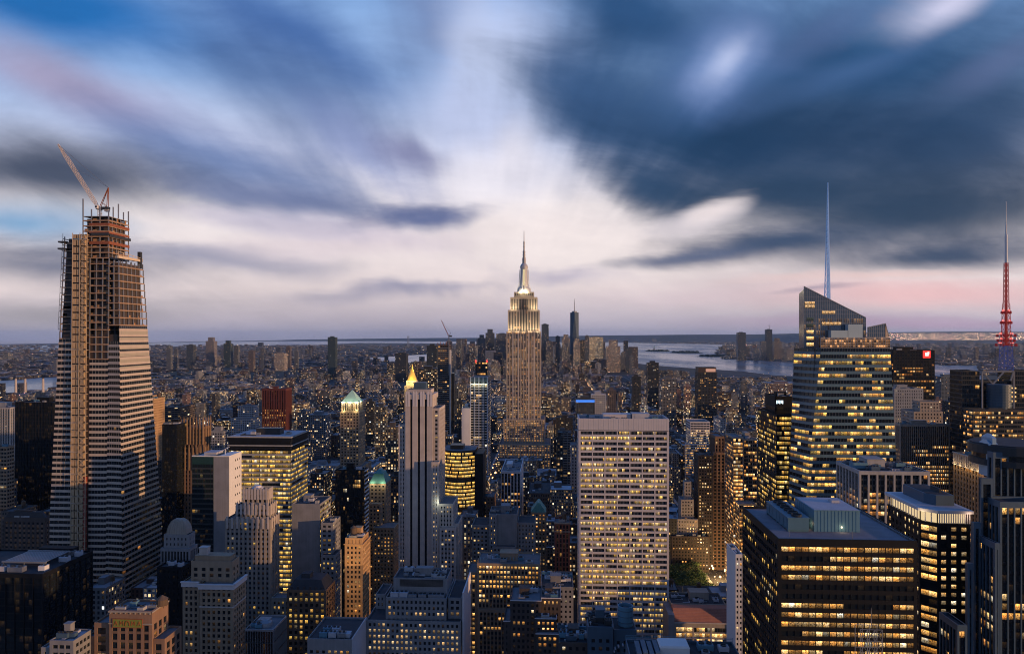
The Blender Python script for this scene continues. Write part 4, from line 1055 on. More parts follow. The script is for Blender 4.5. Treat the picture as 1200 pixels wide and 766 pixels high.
# ---- salmon-lit tower, brown slab and neighbours
T = Tower('office_tower', 'office tower with salmon lit corner bays and dark wing', 'office tower', 41, 'limestone', 'brown_brick', cap=100)
st = S_(RIBBON, bay=4, pw=.4, sh=1.2, fl=3.8, sub=2, lit=.85, tone=ORG, amp=1.0)
b = T.tier(859, 871, 512, 760, side=850, st=st, st2=S_(st, lit=.35)); b2 = T.tier(871.3, 887.5, 514, 766, D=34, st=S_(st, lit=.38)); T.clutter(b2, 3)
b3 = T.tier(866, 886, 590, 742, D=16, st=S_(st, lit=.5)); T.finish(2.2)
T = Tower('office_tower', 'dark brown windowless slab tower left of the salmon lit tower', 'office tower', 42, 'brown_brick', cap=20)
b = T.tier(838, 849, 511, 815, D=30, st=S_(RIBS, bay=4, pw=1.6, lit=.03)); T.tier(836, 849.5, 530, 812, D=2.9, st=S_(RIBS, bay=4, pw=1.6, lit=.02)); T.finish()
T = Tower('office_tower', 'dark tower with dotted warm windows, left of the brown slab', 'office tower', 43, 'dark_brick', cap=60)
b = T.tier(818, 835.5, 533, 812, D=24, st=S_(PUNCH, bay=2.8, pw=1.3, lit=.42, tone=WHT, amp=.8)); T.clutter(b, 2); T.finish(2.0)
T = Tower('stepped_tower', 'pale stepped apartment tower above the small park', 'stepped tower', 44, 'pale_stone', cap=40)
st = S_(PUNCH, lit=.16, tone=ORG, bay=3)
b = T.tier(798, 813, 585, 815, D=18, st=st); b2 = T.tier(802, 810, 564, 819, D=9, st=S_(st, lit=.05), z0=b[4] - 1); T.tier(794, 818, 608, 811, D=3.9, st=S_(st, lit=.3)); T.finish(2.2)
T = Tower('office_tower', 'pale topped stepped office tower with horizontal lit floors, mid right', 'office tower', 45, 'white_stone', cap=40)
b = T.tier(809, 832, 494, 1150, D=40, st=S_(RIBBON, bay=5, lit=.35, tone=WHT, rows=lambda k, n, l: 0 if k < 3 else .45)); T.tier(803, 836, 520, 1146, D=3.9, st=S_(RIBBON, lit=.4)); T.finish(2.0)
T = Tower('glass_tower', 'dark tower with pinkish glowing crown standing before the bay', 'glass tower', 46, 'dark_metal', cap=30)
b = T.tier(818, 840, 436, 1900, D=40, st=S_(PUNCH, bay=4, pw=1.6, lit=.16, fl=4, head=2)); x0, x1, y0, y1, z1 = b
mb = MB(); mb.box(x0 + 1, x1 - 1, y0 + 1, y1 - 1, z1 - 1, z1 + 13); T.part('crown_box', mb, 'bronze')
mb = MB(); mb.box(x0 + 20, x1 - 3, y0 + .85, y0 + .98, z1 + 1, z1 + 9); T.part('lit_panel', mb, glow('pink_glow', (1, .5, .36), .55)); T.finish(2)

T = Tower('mansion_block', 'low dark block with one orange lit storey behind the small park trees', 'apartment block', 72, 'dark_brick', cap=30, roofm='roof_dark')
b = T.tier(787, 831, 628, 803, D=7, st=S_(PUNCH, lit=.1, tone=ORG, amp=1.1, rows=lambda k, n, l: .8 if k == 3 else .08)); T.clutter(b, 4, big=False); T.finish(2)
# ---- yellow floors and white sign
T = Tower('office_tower', 'dark glass office tower with yellow floors and lit white rooftop sign', 'office tower', 47, 'black_metal', cap=100, roofm='roof_dark')
st = S_(RIBBON, bay=5.4, pw=.25, sh=1.5, fl=4.1, sub=3, lit=.86, tone=YEL, amp=.85, rows=lambda k, n, l: .15 if k == 0 else .88)
b = T.tier(910, 937, 486, 620, side=888, st=st, st2=S_(st, lit=.42, rows=None)); 
b2 = T.tier(908, 940, 464, 634, D=28, st=S_(CURT, lit=.05, head=9), z0=b[4] - 1); x0, x1, y0, y1, z1 = b2
mb = MB(); sx0, sx1 = wx(909.5, 633.5), wx(918, 633.5); sz0, sz1 = wz(474, sx0, 633), wz(468, sx0, 633); mb.box(sx0, sx1, y0 - .5, y0 - .05, sz0, sz1)
sg = T.part('sign', mb, 'black_metal')
mb = MB(); n_ = 5
for i in range(n_):
    a = sx0 + (sx1 - sx0) * (i + .12) / n_; c = sx0 + (sx1 - sx0) * (i + .88) / n_
    mb.box(a, c, y0 - .56, y0 - .51, sz0 + .7 + (.6 if i % 2 else 0), sz1 - .7)
mb.build('lettering', glow('sign_white', (.75, .92, 1.0), 1.5), sg)
T.clutter(b2, 3); T.finish()
# ------------------------------------------------------------------ faces whose edges lean
def lean_face(T, Pf, n, z0, z1, nb, st, rng, depth=.5):
    """Pf(f, z): point of the face; floor bands and panes follow its lean"""
    S = dict(DEF); S.update(st); z = z1; k = 0
    p_ = Pf(.5, z1); zlow = max(z0, H - 373.0 / F * dep(p_[0], p_[1]) - 12)
    def slab(mb, f0, f1, za, zb, o0, o1):
        A = [Pf(f0, za), Pf(f1, za), Pf(f1, zb), Pf(f0, zb)]
        q = lambda p, o, zz: (p[0] + n[0] * o, p[1] + n[1] * o, zz)
        mb.hexa([q(A[0], o1, za), q(A[1], o1, za), q(A[1], o0, za), q(A[0], o0, za), q(A[3], o1, zb), q(A[2], o1, zb), q(A[2], o0, zb), q(A[3], o0, zb)])
    nf = int((z1 - zlow) / S['fl'])
    for k in range(nf):
        zt = z1 - k * S['fl']; zb = zt - S['fl']; zs = zb + S['sh']
        slab(T.span, 0.002, .998, zb, zs, -depth, 0)
        fr = rng.random(); lp = S['lit'] * (.3 + 1.4 * fr)
        if S['rows']: lp = S['rows'](k, nf, lp)
        prev = rng.random() < lp
        for i in range(nb):
            f0, f1 = i / nb, (i + 1) / nb; g = .04 / nb
            prev = lit = prev if rng.random() < S['run'] else rng.random() < lp
            A = [Pf(f0 + g, zs), Pf(f1 - g, zs), Pf(f1 - g, zt), Pf(f0 + g, zt)]
            o = -depth * .7
            pts = [(a[0] + n[0] * o, a[1] + n[1] * o, zz) for a, zz in zip(A, (zs, zs, zt, zt))]
            e = S['amp'] * (.16 + 1.35 * rng.random() ** 2) if lit else 0; t_ = rng.choice(S['tone'])
            T.wins.add(pts, tuple(x * e for x in t_), lit)
            if S['pw'] > 0 and i > 0: slab(T.wall, f0 - S['pw'] / 200, f0 + S['pw'] / 200, zs, zt, -depth, -.03)
    return nf
lerp = lambda a, b, f: a + (b - a) * f

# ---- the great tower under construction
T = Tower('construction_tower', 'huge tapering tower under construction, bare steel top over white banded floors', 'skyscraper', 50, 'steel', 'terra_band', cap=100, roofm='concrete')
YV = 600.0
VA, VB = 60.0, 265.0
def zf(z): return (z - 78.6) / (265.0 - 78.6)
def XL(z): return lerp(wx(54, YV), wx(67, YV), zf(z))            # left edge
def X1(z): return lerp(wx(101, YV), wx(103, YV), zf(z))
def X2(z): return lerp(wx(122, YV), wx(125, YV), zf(z))
def X3(z): return lerp(wx(143, YV), wx(139.5, YV), zf(z))         # corner of the two big faces
def YB(z): return YV + lerp(64.0, 44.0, zf(z))
T._root((XL(60) + X3(60)) / 2, YV + 30)
rng = T.rng
zR = wz(381, X3(250), YV); zL = wz(397, XL(250), YV); zC = wz(421, X2(250), YV)
band = dict(fl=4.9, sh=2.1, lit=.004, amp=.35, tone=ORG, pw=.35, run=.1)
# podium
zp = wz(682, X3(80), YV)
lean_face(T, lambda f, z: (lerp(wx(123, 592), X3(80) + .6, f), 592.0), (0, -1), 0, zp, 9, band, rng)
lean_face(T, lambda f, z: (X3(80) + .9, lerp(592.6, YB(78) + 4, f)), (1, 0), 0, zp, 14, band, rng)
T.wall.box(wx(123, 592) + .6, X3(80) + .3, 592.6, YB(78) + 3, 0, zp - .2); T.roof.box(wx(123, 592), X3(80) + .5, 592.4, YB(78) + 3.5, zp - .1, zp + .5)
# banded faces
lean_face(T, lambda f, z: (lerp(XL(z), X1(z) - 6, f), YV + 2.5), (0, -1), 0, zL, 7, band, rng)
lean_face(T, lambda f, z: (lerp(X1(z), X2(z), f), YV + 2.4 - 2.4 * 0), (0, -1), 0, zC, 6, band, rng)
lean_face(T, lambda f, z: (lerp(X2(z), X3(z), f), lerp(YV + 2.3, YV, f)), (0, -1), 0, zL - 2, 6, band, rng)
lean_face(T, lambda f, z: (X3(z), lerp(YV + .5, YB(z), f)), (1, 0), 0, zR, 14, band, rng)
# dark body behind the cladding
def slice_(mb, z0, z1, i=1.2):
    mb.hexa([(XL(z0) + i, YV + 3.2, z0), (X3(z0) - i, YV + 3.2, z0), (X3(z0) - i, YB(z0) - .5, z0), (XL(z0) + i, YB(z0) - .5, z0), (XL(z1) + i, YV + 3.2, z1), (X3(z1) - i, YV + 3.2, z1), (X3(z1) - i, YB(z1) - .5, z1), (XL(z1) + i, YB(z1) - .5, z1)])
mb = MB(); slice_(mb, 0, zC - .3); slice_(mb, zC - .25, zL + 4, 3.4); T.part('core', mb, 'bronze')
# pale unfinished glass just under the bare steel
pg = surf('protected_glass', (.40, .36, .28), .25, .12, spec=.6)
mb = MB(); mb.hexa([(X3(zR - 34) + .04, YV + .6, zR - 34), (X3(zR - 34) + .1, YV + .6, zR - 34), (X3(zR - 34) + .1, YB(zR - 34), zR - 34), (X3(zR - 34) + .04, YB(zR - 34), zR - 34), (X3(zR) + .04, YV + .6, zR - .3), (X3(zR) + .1, YV + .6, zR - .3), (X3(zR) + .1, YB(zR), zR - .3), (X3(zR) + .04, YB(zR), zR - .3)])
mb2 = MB()
for k in range(6):
    zz = zR - 4.2 - k * 6.3
    mb2.hexa([(X3(zz) - .3, YV + .7, zz - 3.9), (X3(zz) - .05, YV + .7, zz - 3.9), (X3(zz) - .05, YB(zz), zz - 3.9), (X3(zz) - .3, YB(zz), zz - 3.9), (X3(zz) - .3, YV + .7, zz), (X3(zz) - .05, YV + .7, zz), (X3(zz) - .05, YB(zz), zz), (X3(zz) - .3, YB(zz), zz)])
T.part('pale_cladding', mb2, pg)
# bare steel storeys
slabs = MB(); cols = MB(); edge = MB(); clut = MB()
def steel(x0f, x1f, y0, y1f, za, zb, nx, ny, fl=6.3, inner=True, faces='fr'):
    z = za
    while z < zb - 1:
        x0, x1, y1 = x0f(z), x1f(z), y1f(z)
        slabs.box(x0, x1, y0, y1, z, z + .55); edge.box(x0 - .1, x1 + .1, y0 - .25, y0 - .02, z - .3, z + .75); edge.box(x1 + .02, x1 + .25, y0 - .02, y1, z - .3, z + .75)
        zn = min(z + fl, zb)
        for i in range(nx + 1):
            f = i / nx; cols.box(lerp(x0, x1, f) - .35, lerp(x0, x1, f) + .35, y0 - .02, y0 + .7, z + .56, zn)
        for j in range(1, ny + 1):
            f = j / ny; cols.box(x1 - .72, x1 - .02, lerp(y0, y1, f) - .35, lerp(y0, y1, f) + .35, z + .56, zn)
        for i in range(nx):      # stored material, hoardings and netting between the columns
            if rng.random() < .45:
                a = lerp(x0, x1, (i + .1) / nx); clut.box(a, a + (x1 - x0) / nx * rng.uniform(.3, .8), y0 + 1.2, y0 + 1.5, z + .6, z + rng.uniform(1.2, 3.6))
        for j in range(ny):
            if rng.random() < .6:
                a = lerp(y0, y1, (j + .1) / ny); clut.box(x1 - 1.6, x1 - 1.3, a, a + (y1 - y0) / ny * rng.uniform(.3, .85), z + .6, z + rng.uniform(1.2, 3.6))
        z += fl
    if inner:
        c0 = za
        slice_b = (x0f(zb), x1f(zb), y1f(zb)); w_ = slice_b[1] - slice_b[0]
        core_mb.box(slice_b[0] + w_ * .08, slice_b[1] - w_ * .08, y0 + 3.2, slice_b[2] - 2.5, za, zb - 2)
core_mb = MB()
zT1 = wz(302, X3(300), YV)                                   # shoulder at the right
steel(lambda z: X1(z), lambda z: X2(z) + .0, YV + 2.2, lambda z: YB(z) - 2, zC, zT1, 3, 4)
steel(lambda z: X2(z) + .6, lambda z: X3(z) - .3, YV + 1, lambda z: YB(z), zR, zT1 - 2, 2, 6)
z_s = zL
steel(lambda z: XL(z) + .5, lambda z: X1(z) - 7.5, YV + 3, lambda z: YB(z) - 4, zL, wz(276, XL(300), YV), 2, 4)
mb = MB(); zt_ = wz(276, XL(300), YV); mb.hexa([(XL(zL) + 1.6, YV + 4.2, zL), (X1(zL) - 3, YV + 4.2, zL), (X1(zL) - 3, YB(zL) - 5, zL), (XL(zL) + 1.6, YB(zL) - 5, zL), (XL(zt_) + 1.6, YV + 4.2, zt_ - 6), (X1(zt_) - 3, YV + 4.2, zt_ - 6), (X1(zt_) - 3, YB(zt_) - 5, zt_ - 6), (XL(zt_) + 1.6, YB(zt_) - 5, zt_ - 6)]); T.part('inner_core', mb, 'dark_brick')
# upper block
zT2 = wz(252, X2(340), YV)
xu0, xu1, yu1 = wx(97, YV + 4), wx(127, YV + 4), (wx(127, YV + 4)) / tanx(151)
steel(lambda z: xu0, lambda z: xu1, YV + 4, lambda z: yu1, zT1 + .2, zT2, 3, 5, fl=4.6)
for i, (a, b_) in enumerate(((0, 15), (.33, 6), (.66, 8), (1, 5))): cols.box(lerp(xu0, xu1, a) - .4, lerp(xu0, xu1, a) + .4, YV + 4, YV + 4.8, zT2, zT2 + b_)
for i, (a, b_) in enumerate(((.25, 9), (.5, 13), (.75, 7), (1, 9))): cols.box(xu1 - .8, xu1, lerp(YV + 4, yu1, a) - .4, lerp(YV + 4, yu1, a) + .4, zT2, zT2 + b_)
slabs.box(xu0, xu1, YV + 4, yu1, zT2 - .5, zT2)
T.part('floor_slab', slabs, 'concrete'); T.part('steel_column', cols, 'steel'); T.part('edge_beam', edge, surf('edge_rust', (.34, .22, .14), .8, .4)); T.part('inner_core', core_mb, 'dark_brick'); T.part('hoarding', clut, surf('hoarding', (.38, .20, .09), .85, .45, scale=.4))
# safety netting round the deck, orange wraps
mb = MB(); zz = wz(286, xu1, YV + 4)
for k, h_ in ((0, 2.6), (9.2, 1.6), (16, 2.2)): mb.box(xu0 + 6, xu1 + .4, YV + 3.6, YV + 3.9, zz + k, zz + k + h_); mb.box(xu1 + .3, xu1 + .6, YV + 4, yu1, zz + k, zz + k + h_)
T.part('safety_netting', mb, surf('orange_net', (.26, .09, .05), .9, .45, scale=.5))
mb = MB(); zz = wz(276, xu1, YV + 4)
mb.box(xu0 + 8, xu1 + 1.0, YV + 2.8, YV + 3.4, zz, zz + 2.4); mb.box(xu1 + .7, xu1 + 1.3, YV + 4, yu1 + 1, zz - 1, zz + 1.4); T.part('catch_deck', mb, 'dark_metal')
mb = MB(); xr, yr = X3(zT1) - .4, YB(zT1); mb.box(xr - 3.5, xr, YV + 2, yr - 1, zT1, zT1 + 2.2)
for k in range(6): mb.bar((xr, lerp(YV + 1, yr, k / 5), zT1), (xr, lerp(YV + 1, yr, k / 5), zT1 + 6 - k * .6), .22, n=4)
mb.bar((xr, YV + 1, zT1 + 5.5), (xr, yr, zT1 + 3.2), .25, n=4)
T.part('tarpaulin', mb, surf('tarp', (.62, .50, .36), .9, .25))
mb = MB(); mb.box(xr - 2.6, xr + .2, yr - 3.5, yr - .6, zT1 - 6, zT1 + 9); T.part('climbing_screen', mb, 'dark_metal')
# hoist strip up the front
hx = lambda z, f: lerp(X1(z) - 13.6, X1(z) - .6, f)
mb = MB(); mb2 = MB(); zt_h = wz(273, X1(330), YV)
zz = 40.0
while zz < zt_h:
    zn = min(zz + 6.3, zt_h)
    for f0, f1 in ((0.02, .20), (.28, .42), (.58, .80)):
        mb.hexa([(hx(zz, f0), YV - .6, zz), (hx(zz, f1), YV - .6, zz), (hx(zz, f1), YV + 2, zz), (hx(zz, f0), YV + 2, zz), (hx(zn, f0), YV - .6, zn - 1.6), (hx(zn, f1), YV - .6, zn - 1.6), (hx(zn, f1), YV + 2, zn - 1.6), (hx(zn, f0), YV + 2, zn - 1.6)])
    mb.box(hx(zz, 0), hx(zz, 1), YV - .3, YV + 2, zn - 1.58, zn - 1.2)
    for f_ in (0, .5, 1): mb2.bar((hx(zz, f_), YV - 1, zz), (hx(zn, f_), YV - 1, zn), .28, n=4)
    mb2.bar((hx(zz, .5), YV - 1, zz), (hx(zn, 1), YV - 1, zn), .16, n=4); mb2.bar((hx(zz, 1), YV - 1, zz), (hx(zn, .5), YV - 1, zn), .16, n=4)
    zz += 6.3
hst = T.part('hoist_bay', mb, surf('hoist_tan', (.46, .33, .20), .8, .45, scale=.3)); mb2.build('hoist_mast', M['beige_steel'], hst)
mb = MB(); mb.hexa([(hx(60, .82), YV - .2, 40), (hx(60, .98), YV - .2, 40), (hx(60, .98), YV + 1.9, 40), (hx(60, .82), YV + 1.9, 40), (hx(150, .82), YV - .2, 138), (hx(150, .98), YV - .2, 138), (hx(150, .98), YV + 1.9, 138), (hx(150, .82), YV + 1.9, 138)]); T.part('hoist_screen', mb, surf('red_screen', (.30, .06, .04)))
mb = MB()
for k in range(16):
    zz = zL + 8 + k * 5.2
    if zz < zt_h: mb.box(XL(zz) - 1.3, XL(zz) - .1, YV + 3, YV + 9, zz, zz + .5); mb.bar((XL(zz) - 1.2, YV + 3, zz), (XL(zz) - 1.1, YV + 3, zz + 5.2), .16, n=4)
for zz in (wz(284, XL(320), YV), wz(292, XL(320), YV)): mb.box(XL(zz) - 4, XL(zz) + 2, YV + 1, YV + 6, zz, zz + 1.4)
T.part('scaffold', mb, 'dark_metal')
T.finish()

# ---- crane on top
cb = (wx(117, YV + 22), YV + 22, zT2)
cr = empty('tower_crane', cb, 'white and red luffing crane on top of the unfinished tower, boom raised to the left', 'crane')
mb = MB()
for dx in (-1.1, 1.1):
    for dy in (-1.1, 1.1): mb.bar((cb[0] + dx, cb[1] + dy, zT2 - 6), (cb[0] + dx, cb[1] + dy, zT2 + 9), .28, n=4)
for k in range(5):
    z0 = zT2 - 6 + k * 3
    for dy in (-1.1, 1.1): mb.bar((cb[0] - 1.1, cb[1] + dy, z0), (cb[0] + 1.1, cb[1] + dy, z0 + 3), .16, n=4)
mb.build('mast', M['beige_steel'], cr)
pv = Vector((cb[0] - 1, cb[1], zT2 + 10)); tipx = wx(68, cb[1]); tip = Vector((tipx, cb[1], wz(169, tipx, cb[1])))
axis = (tip - pv); L_ = axis.length; ax = axis.normalized(); up = Vector((-ax.z, 0, ax.x)) * -1; up = up if up.z > 0 else -up; sd_ = Vector((0, 1, 0))
mb = MB(); n_ = 16; w_ = 1.25
def ch(f, a, b_): 
    k = w_ * (1 if f < .8 else 1 - (f - .8) * 3.5)
    k *= min(1, .35 + f * 6)
    return pv + ax * (L_ * f) + up * (a * k) + sd_ * (b_ * k)
for i in range(n_):
    f0, f1 = i / n_, (i + 1) / n_
    for a, b_ in ((1, 1), (1, -1), (-1, 1), (-1, -1)): mb.bar(ch(f0, a, b_), ch(f1, a, b_), .24, n=4)
    for b_ in (1, -1): mb.bar(ch(f0, -1, b_), ch(f1, 1, b_), .15, n=4); mb.bar(ch(f0, 1, b_), ch(f1, -1, b_), .15, n=4)
    mb.bar(ch(f0, 1, -1), ch(f1, 1, 1), .13, n=4)
mb.build('boom', surf('crane_white', (.58, .50, .44), .6, .25), cr)
ap = Vector((wx(127, cb[1]), cb[1], wz(220, cb[0], cb[1])))
mb = MB()
for b_ in (-1, 1):
    mb.bar(pv + Vector((1, b_, 0)), ap + Vector((0, b_ * .3, 0)), .3, n=4); mb.bar(pv + Vector((8, b_ * 1.2, 0)), ap + Vector((0, b_ * .3, 0)), .3, n=4); mb.bar(pv + Vector((4.5, b_, 4)), pv + Vector((7, b_, 1)), .2, n=4)
mb.build('a_frame', M['rust'], cr)
mb = MB(); q = ch(.62, 1, 0)
mb.bar(ap, ch(.97, 1, 0), .18, n=4); mb.bar(ap + Vector((0, .5, 0)), q, .14, n=4); mb.build('pendant_line', M['steel'], cr)
mb = MB(); mb.box(pv.x + 3, pv.x + 9.5, pv.y - 1.8, pv.y + 1.8, pv.z - 1.2, pv.z + .9); mb.box(pv.x - 1.5, pv.x + 3, pv.y - 1.5, pv.y + 1.5, pv.z - 1.4, pv.z - .4); mb.build('machinery_deck', M['dark_metal'], cr)
mb = MB(); 
for k in range(3): mb.box(pv.x + 6 + k * 1.15, pv.x + 7 + k * 1.15, pv.y - 1.5, pv.y + 1.5, pv.z - 3.2, pv.z - 1.2)
mb.build('counterweight', M['concrete'], cr)
mb = MB(); mb.box(pv.x - 1.2, pv.x + 1.0, pv.y - 3.6, pv.y - 1.9, pv.z - 1.0, pv.z + 1.7); cbn = mb.build('cab', M['white_panel'], cr)
mb = MB(); mb.box(pv.x - 1.27, pv.x + .6, pv.y - 3.66, pv.y - 3.62, pv.z + .1, pv.z + 1.4); mb.build('cab_window', M['dark_glass'], cbn)

# ---- the tall art deco spire
T = Tower('art_deco_skyscraper', 'towering limestone art deco skyscraper with floodlit crown and needle spire', 'skyscraper', 51, 'limestone', 'grey_stone', cap=100)
YE = 1270.0
st = dict(bay=4.7, pw=2.1, sh=1.7, fl=3.75, gl=.9, corner=1.8, head=2.2, lit=.72, tone=ORG + WARM, amp=.62, sub=2, run=.35, pp=0, sp=.45)
def rowsE(k, n, l): return min(.9, l * (1.0 if k % 9 else 1.5))
st['rows'] = rowsE
e0 = T.tier(584.5, 645, 520, 1255, D=80, st=S_(st, lit=.6)); e1 = T.tier(590, 638.5, 491, 1262, D=66, st=S_(st, lit=.62), z0=e0[4] - 1)
e2 = T.tier(593.4, 633.6, 388, YE, D=52, st=st, z0=e1[4] - 1)
cst = S_(st, lit=.05, sh=.9, rows=None, head=3)
e3 = T.tier(595.2, 632, 363, YE + 2, D=46, st=cst, z0=e2[4] - 1); e4 = T.tier(598, 629.5, 348, YE + 4, D=40, st=cst, z0=e3[4] - 1); e5 = T.tier(602.4, 625.4, 342, YE + 8, D=30, st=S_(PUNCH, lit=0, fl=5, sh=1), z0=e4[4] - 1)
x0, x1, y0, y1, z1 = e2
mb = MB(); xc = (x0 + x1) / 2
for f in (-1, 1):
    for k in range(2): mb.box(xc + f * (9 + k * 9.5) - .9, xc + f * (9 + k * 9.5) + .9, y0 - .6, y0 - .02, e1[4] - 20, e2[4] + .8)
T.part('buttress', mb, 'pale_stone')
# recessed dark centre of the crown
mb = MB()
for k in (-1, 0, 1): mb.box(xc + k * 4.6 - .8, xc + k * 4.6 + .8, y0 + 1.2, y0 + 1.99, e2[4] + 2, e4[4] - 3)
T.part('crown_window', mb, 'dark_metal')
yc = (e5[2] + e5[3]) / 2; zm0 = e5[4] - 1; mz = lambda py: wz(py, xc, yc)
mb = MB(); mb.lathe(xc, yc, [(12.5, zm0), (12, mz(340.5)), (10.5, mz(338)), (8.2, mz(336)), (7.0, mz(330)), (6.4, mz(322)), (6.2, mz(315)), (7.0, mz(314.5)), (7.0, mz(312)), (5.4, mz(310)), (3.4, mz(308.6))], 16)
mst = T.part('mooring_mast', mb, surf('mast_silver', (.42, .42, .44), .5, .15))
mb = MB()
for i in range(4):
    a = -1.5708 + i * 1.5708; ca, sa = math.cos(a), math.sin(a)
    for z0_, z1_, r0, r1 in ((mz(340), mz(334), 12.4, 8.8), (mz(334), mz(316), 8.8, 7.3)):
        mb.bar((xc + ca * r0 + sa * 2.2, yc + sa * r0 - ca * 2.2, z0_), (xc + ca * r1 + sa * 1.8, yc + sa * r1 - ca * 1.8, z1_), .8, n=4); mb.bar((xc + ca * r0 - sa * 2.2, yc + sa * r0 + ca * 2.2, z0_), (xc + ca * r1 - sa * 1.8, yc + sa * r1 + ca * 1.8, z1_), .8, n=4)
mb.build('wing', M['white_panel'], mst)
mb = MB(); mb.box(xc - 1.6, xc + 1.6, yc - 8.6, yc - 7.2, mz(335), mz(316)); mb.build('mast_window', glow('mast_light', (1, .80, .45), .75), mst)
mb = MB(); mb.lathe(xc, yc, [(3.2, mz(309)), (3.0, mz(302)), (2.2, mz(301.6)), (2.1, mz(294)), (1.3, mz(293.6)), (1.2, mz(283)), (.7, mz(282.6)), (.45, mz(270.5))], 8)
for k, (py, r) in enumerate(((304, 3.6), (299, 2.9), (295.5, 2.8), (289, 1.8), (285, 1.7))): mb.lathe(xc, yc, [(r, mz(py) - .5), (r, mz(py) + .5)], 8)
T.part('antenna', mb, surf('antenna_grey', (.36, .33, .32), .6, .3))
FW = (1.0, .76, .44)
for k in range(5):
    lamp('floodlight', (lerp(e3[0] + 3, e3[1] - 3, k / 4), e3[2] - 9, e2[4] - 5), 34000, FW, 1.5, T.root, spot=95, target=(lerp(e3[0] + 3, e3[1] - 3, k / 4), e3[2] + 6, e2[4] + 34))
for xx in (e4[0] + 3, e4[0] + 9, e4[1] - 9, e4[1] - 3): lamp('floodlight', (xx, e4[2] - 8, e3[4] - 3), 20000, FW, 1.2, T.root, spot=95, target=(xx, e4[2] + 5, e3[4] + 22))
lamp('floodlight', (e3[1] + 1.6, e3[2] + 12, e2[4] + 1), 9000, FW, 1, T.root)
for f in (-5, 5): lamp('floodlight', (xc + f, yc - 17, mz(342)), 9000, (1, .82, .5), 1, T.root)
T.finish(1.6)

# ---- faceted glass tower with the slanting top and needle
T = Tower('glass_skyscraper', 'faceted glass skyscraper with slanted tip and tall needle mast', 'skyscraper', 52, 'teal_band', 'teal_band', cap=100)
T.wm = M['steel']; YBn = 560.0
zB0, zB1 = wz(600, wx(1000, YBn), YBn), wz(408, wx(1000, YBn), YBn)
fz = lambda z: (z - zB0) / (zB1 - zB0)
bl = lambda z: lerp(wx(943, YBn), wx(962, YBn), fz(z)); br = lambda z: lerp(wx(1054, YBn), wx(1043.5, YBn), fz(z))
T._root(wx(1000, YBn), YBn + 25)
zz0 = 40
lean = dict(fl=4.85, sh=2.2, lit=.5, amp=1.0, tone=WARM + YEL, pw=.10, run=.55)
def rowsB(k, n, l):
    r = random.Random(k * 13 + 1).random(); return (0.0 if k < 1 else .28 + .6 * r)
lean_face(T, lambda f, z: (lerp(bl(z), br(z), f), YBn), (0, -1), zz0, zB1, 26, S_(lean, rows=rowsB), T.rng)
lean_face(T, lambda f, z: (lerp(bl(z) - lerp(5, 13, fz(z)), bl(z), f), lerp(YBn + 22, YBn, f)), (-.8, -.6), zz0, zB1, 6, S_(lean, lit=.35), T.rng)
mb = MB(); zb_ = 0
mb.hexa([(bl(zB0) - 4, YBn + 1, zb_), (br(zB0) - .5, YBn + 1, zb_), (br(zB0) - .5, YBn + 50, zb_), (bl(zB0) - 4, YBn + 50, zb_), (bl(zB1) - 3, YBn + 4, zB1 - .2), (br(zB1) - .5, YBn + 1, zB1 - .2), (br(zB1) - .5, YBn + 50, zB1 - .2), (bl(zB1) - 3, YBn + 50, zB1 - .2)]); T.part('core', mb, 'dark_glass')
T.roof.box(bl(zB1), br(zB1), YBn + 3, YBn + 48, zB1 - .1, zB1 + .3)
# glowing screen wall round the lower roof
def screen(name, pts, top, z0, nrow, ncol, mat_l):
    """a glass sail: mullion lattice over panes, pts two plan points, top heights at both"""
    mbm, mbp = MB(), MB(); (xa, ya), (xb, yb) = pts
    for i in range(ncol + 1):
        f = i / ncol; x, y = lerp(xa, xb, f), lerp(ya, yb, f); mbm.bar((x, y - .12, z0), (x, y - .12, lerp(top[0], top[1], f)), .16, n=4)
    zz = z0
    while zz < max(top):
        fa, fb = 0.0, 1.0
        if zz > min(top):
            c = (zz - top[0]) / (top[1] - top[0]); fa, fb = (0, c) if top[0] > top[1] else (c, 1)
        mbm.bar((lerp(xa, xb, fa), lerp(ya, yb, fa) - .12, zz), (lerp(xa, xb, fb), lerp(ya, yb, fb) - .12, zz), .13, n=4); zz += nrow
    mbm.bar((xa, ya - .12, top[0]), (xb, yb - .12, top[1]), .35, n=4)
    mbp.hexa([(xa, ya, z0), (xb, yb, z0), (xb, yb + .3, z0), (xa, ya + .3, z0), (xa, ya, top[0]), (xb, yb, top[1]), (xb, yb + .3, top[1]), (xa, ya + .3, top[0])])
    p = mbp.build(name, mat_l, T.root); mbm.build('mullion', M['steel'], p)
sail_g = surf('sail_glass', (.07, .10, .125), .10, .3, spec=1.0)
scr = surf('screen_warm', (.30, .22, .17), .3, .35, scale=.3, emit=(1, .52, .30), est=.16)
ys = YBn + .6; zs1 = wz(396, wx(1000, YBn), YBn)
screen('glass_screen', ((bl(zB1), ys), (br(zB1), ys)), (zs1, zs1), zB1 + .3, 3.4, 30, scr)
YA = YBn + 16
xa, xb = wx(942, YA), wx(1014.5, YA); za, zb2 = wz(335.5, xa, YA), wz(372, xb, YA); zlow = zB1 - 30
screen('glass_sail', ((xa, YA), (xb, YA)), (za, zb2), zB1 - 18, 3.4, 34, sail_g)
mb = MB(); zq = wz(366, xa, YA); mb.hexa([(xa + .3, YA + .6, 0), (xb, YA + .6, 0), (xb, YA + 12, 0), (xa + .3, YA + 12, 0), (xa + .3, YA + .6, za - 2), (xb, YA + .6, zb2 - 2), (xb, YA + 12, zb2 - 4), (xa + .3, YA + 12, za - 5)]); T.part('upper_body', mb, 'blue_glass')
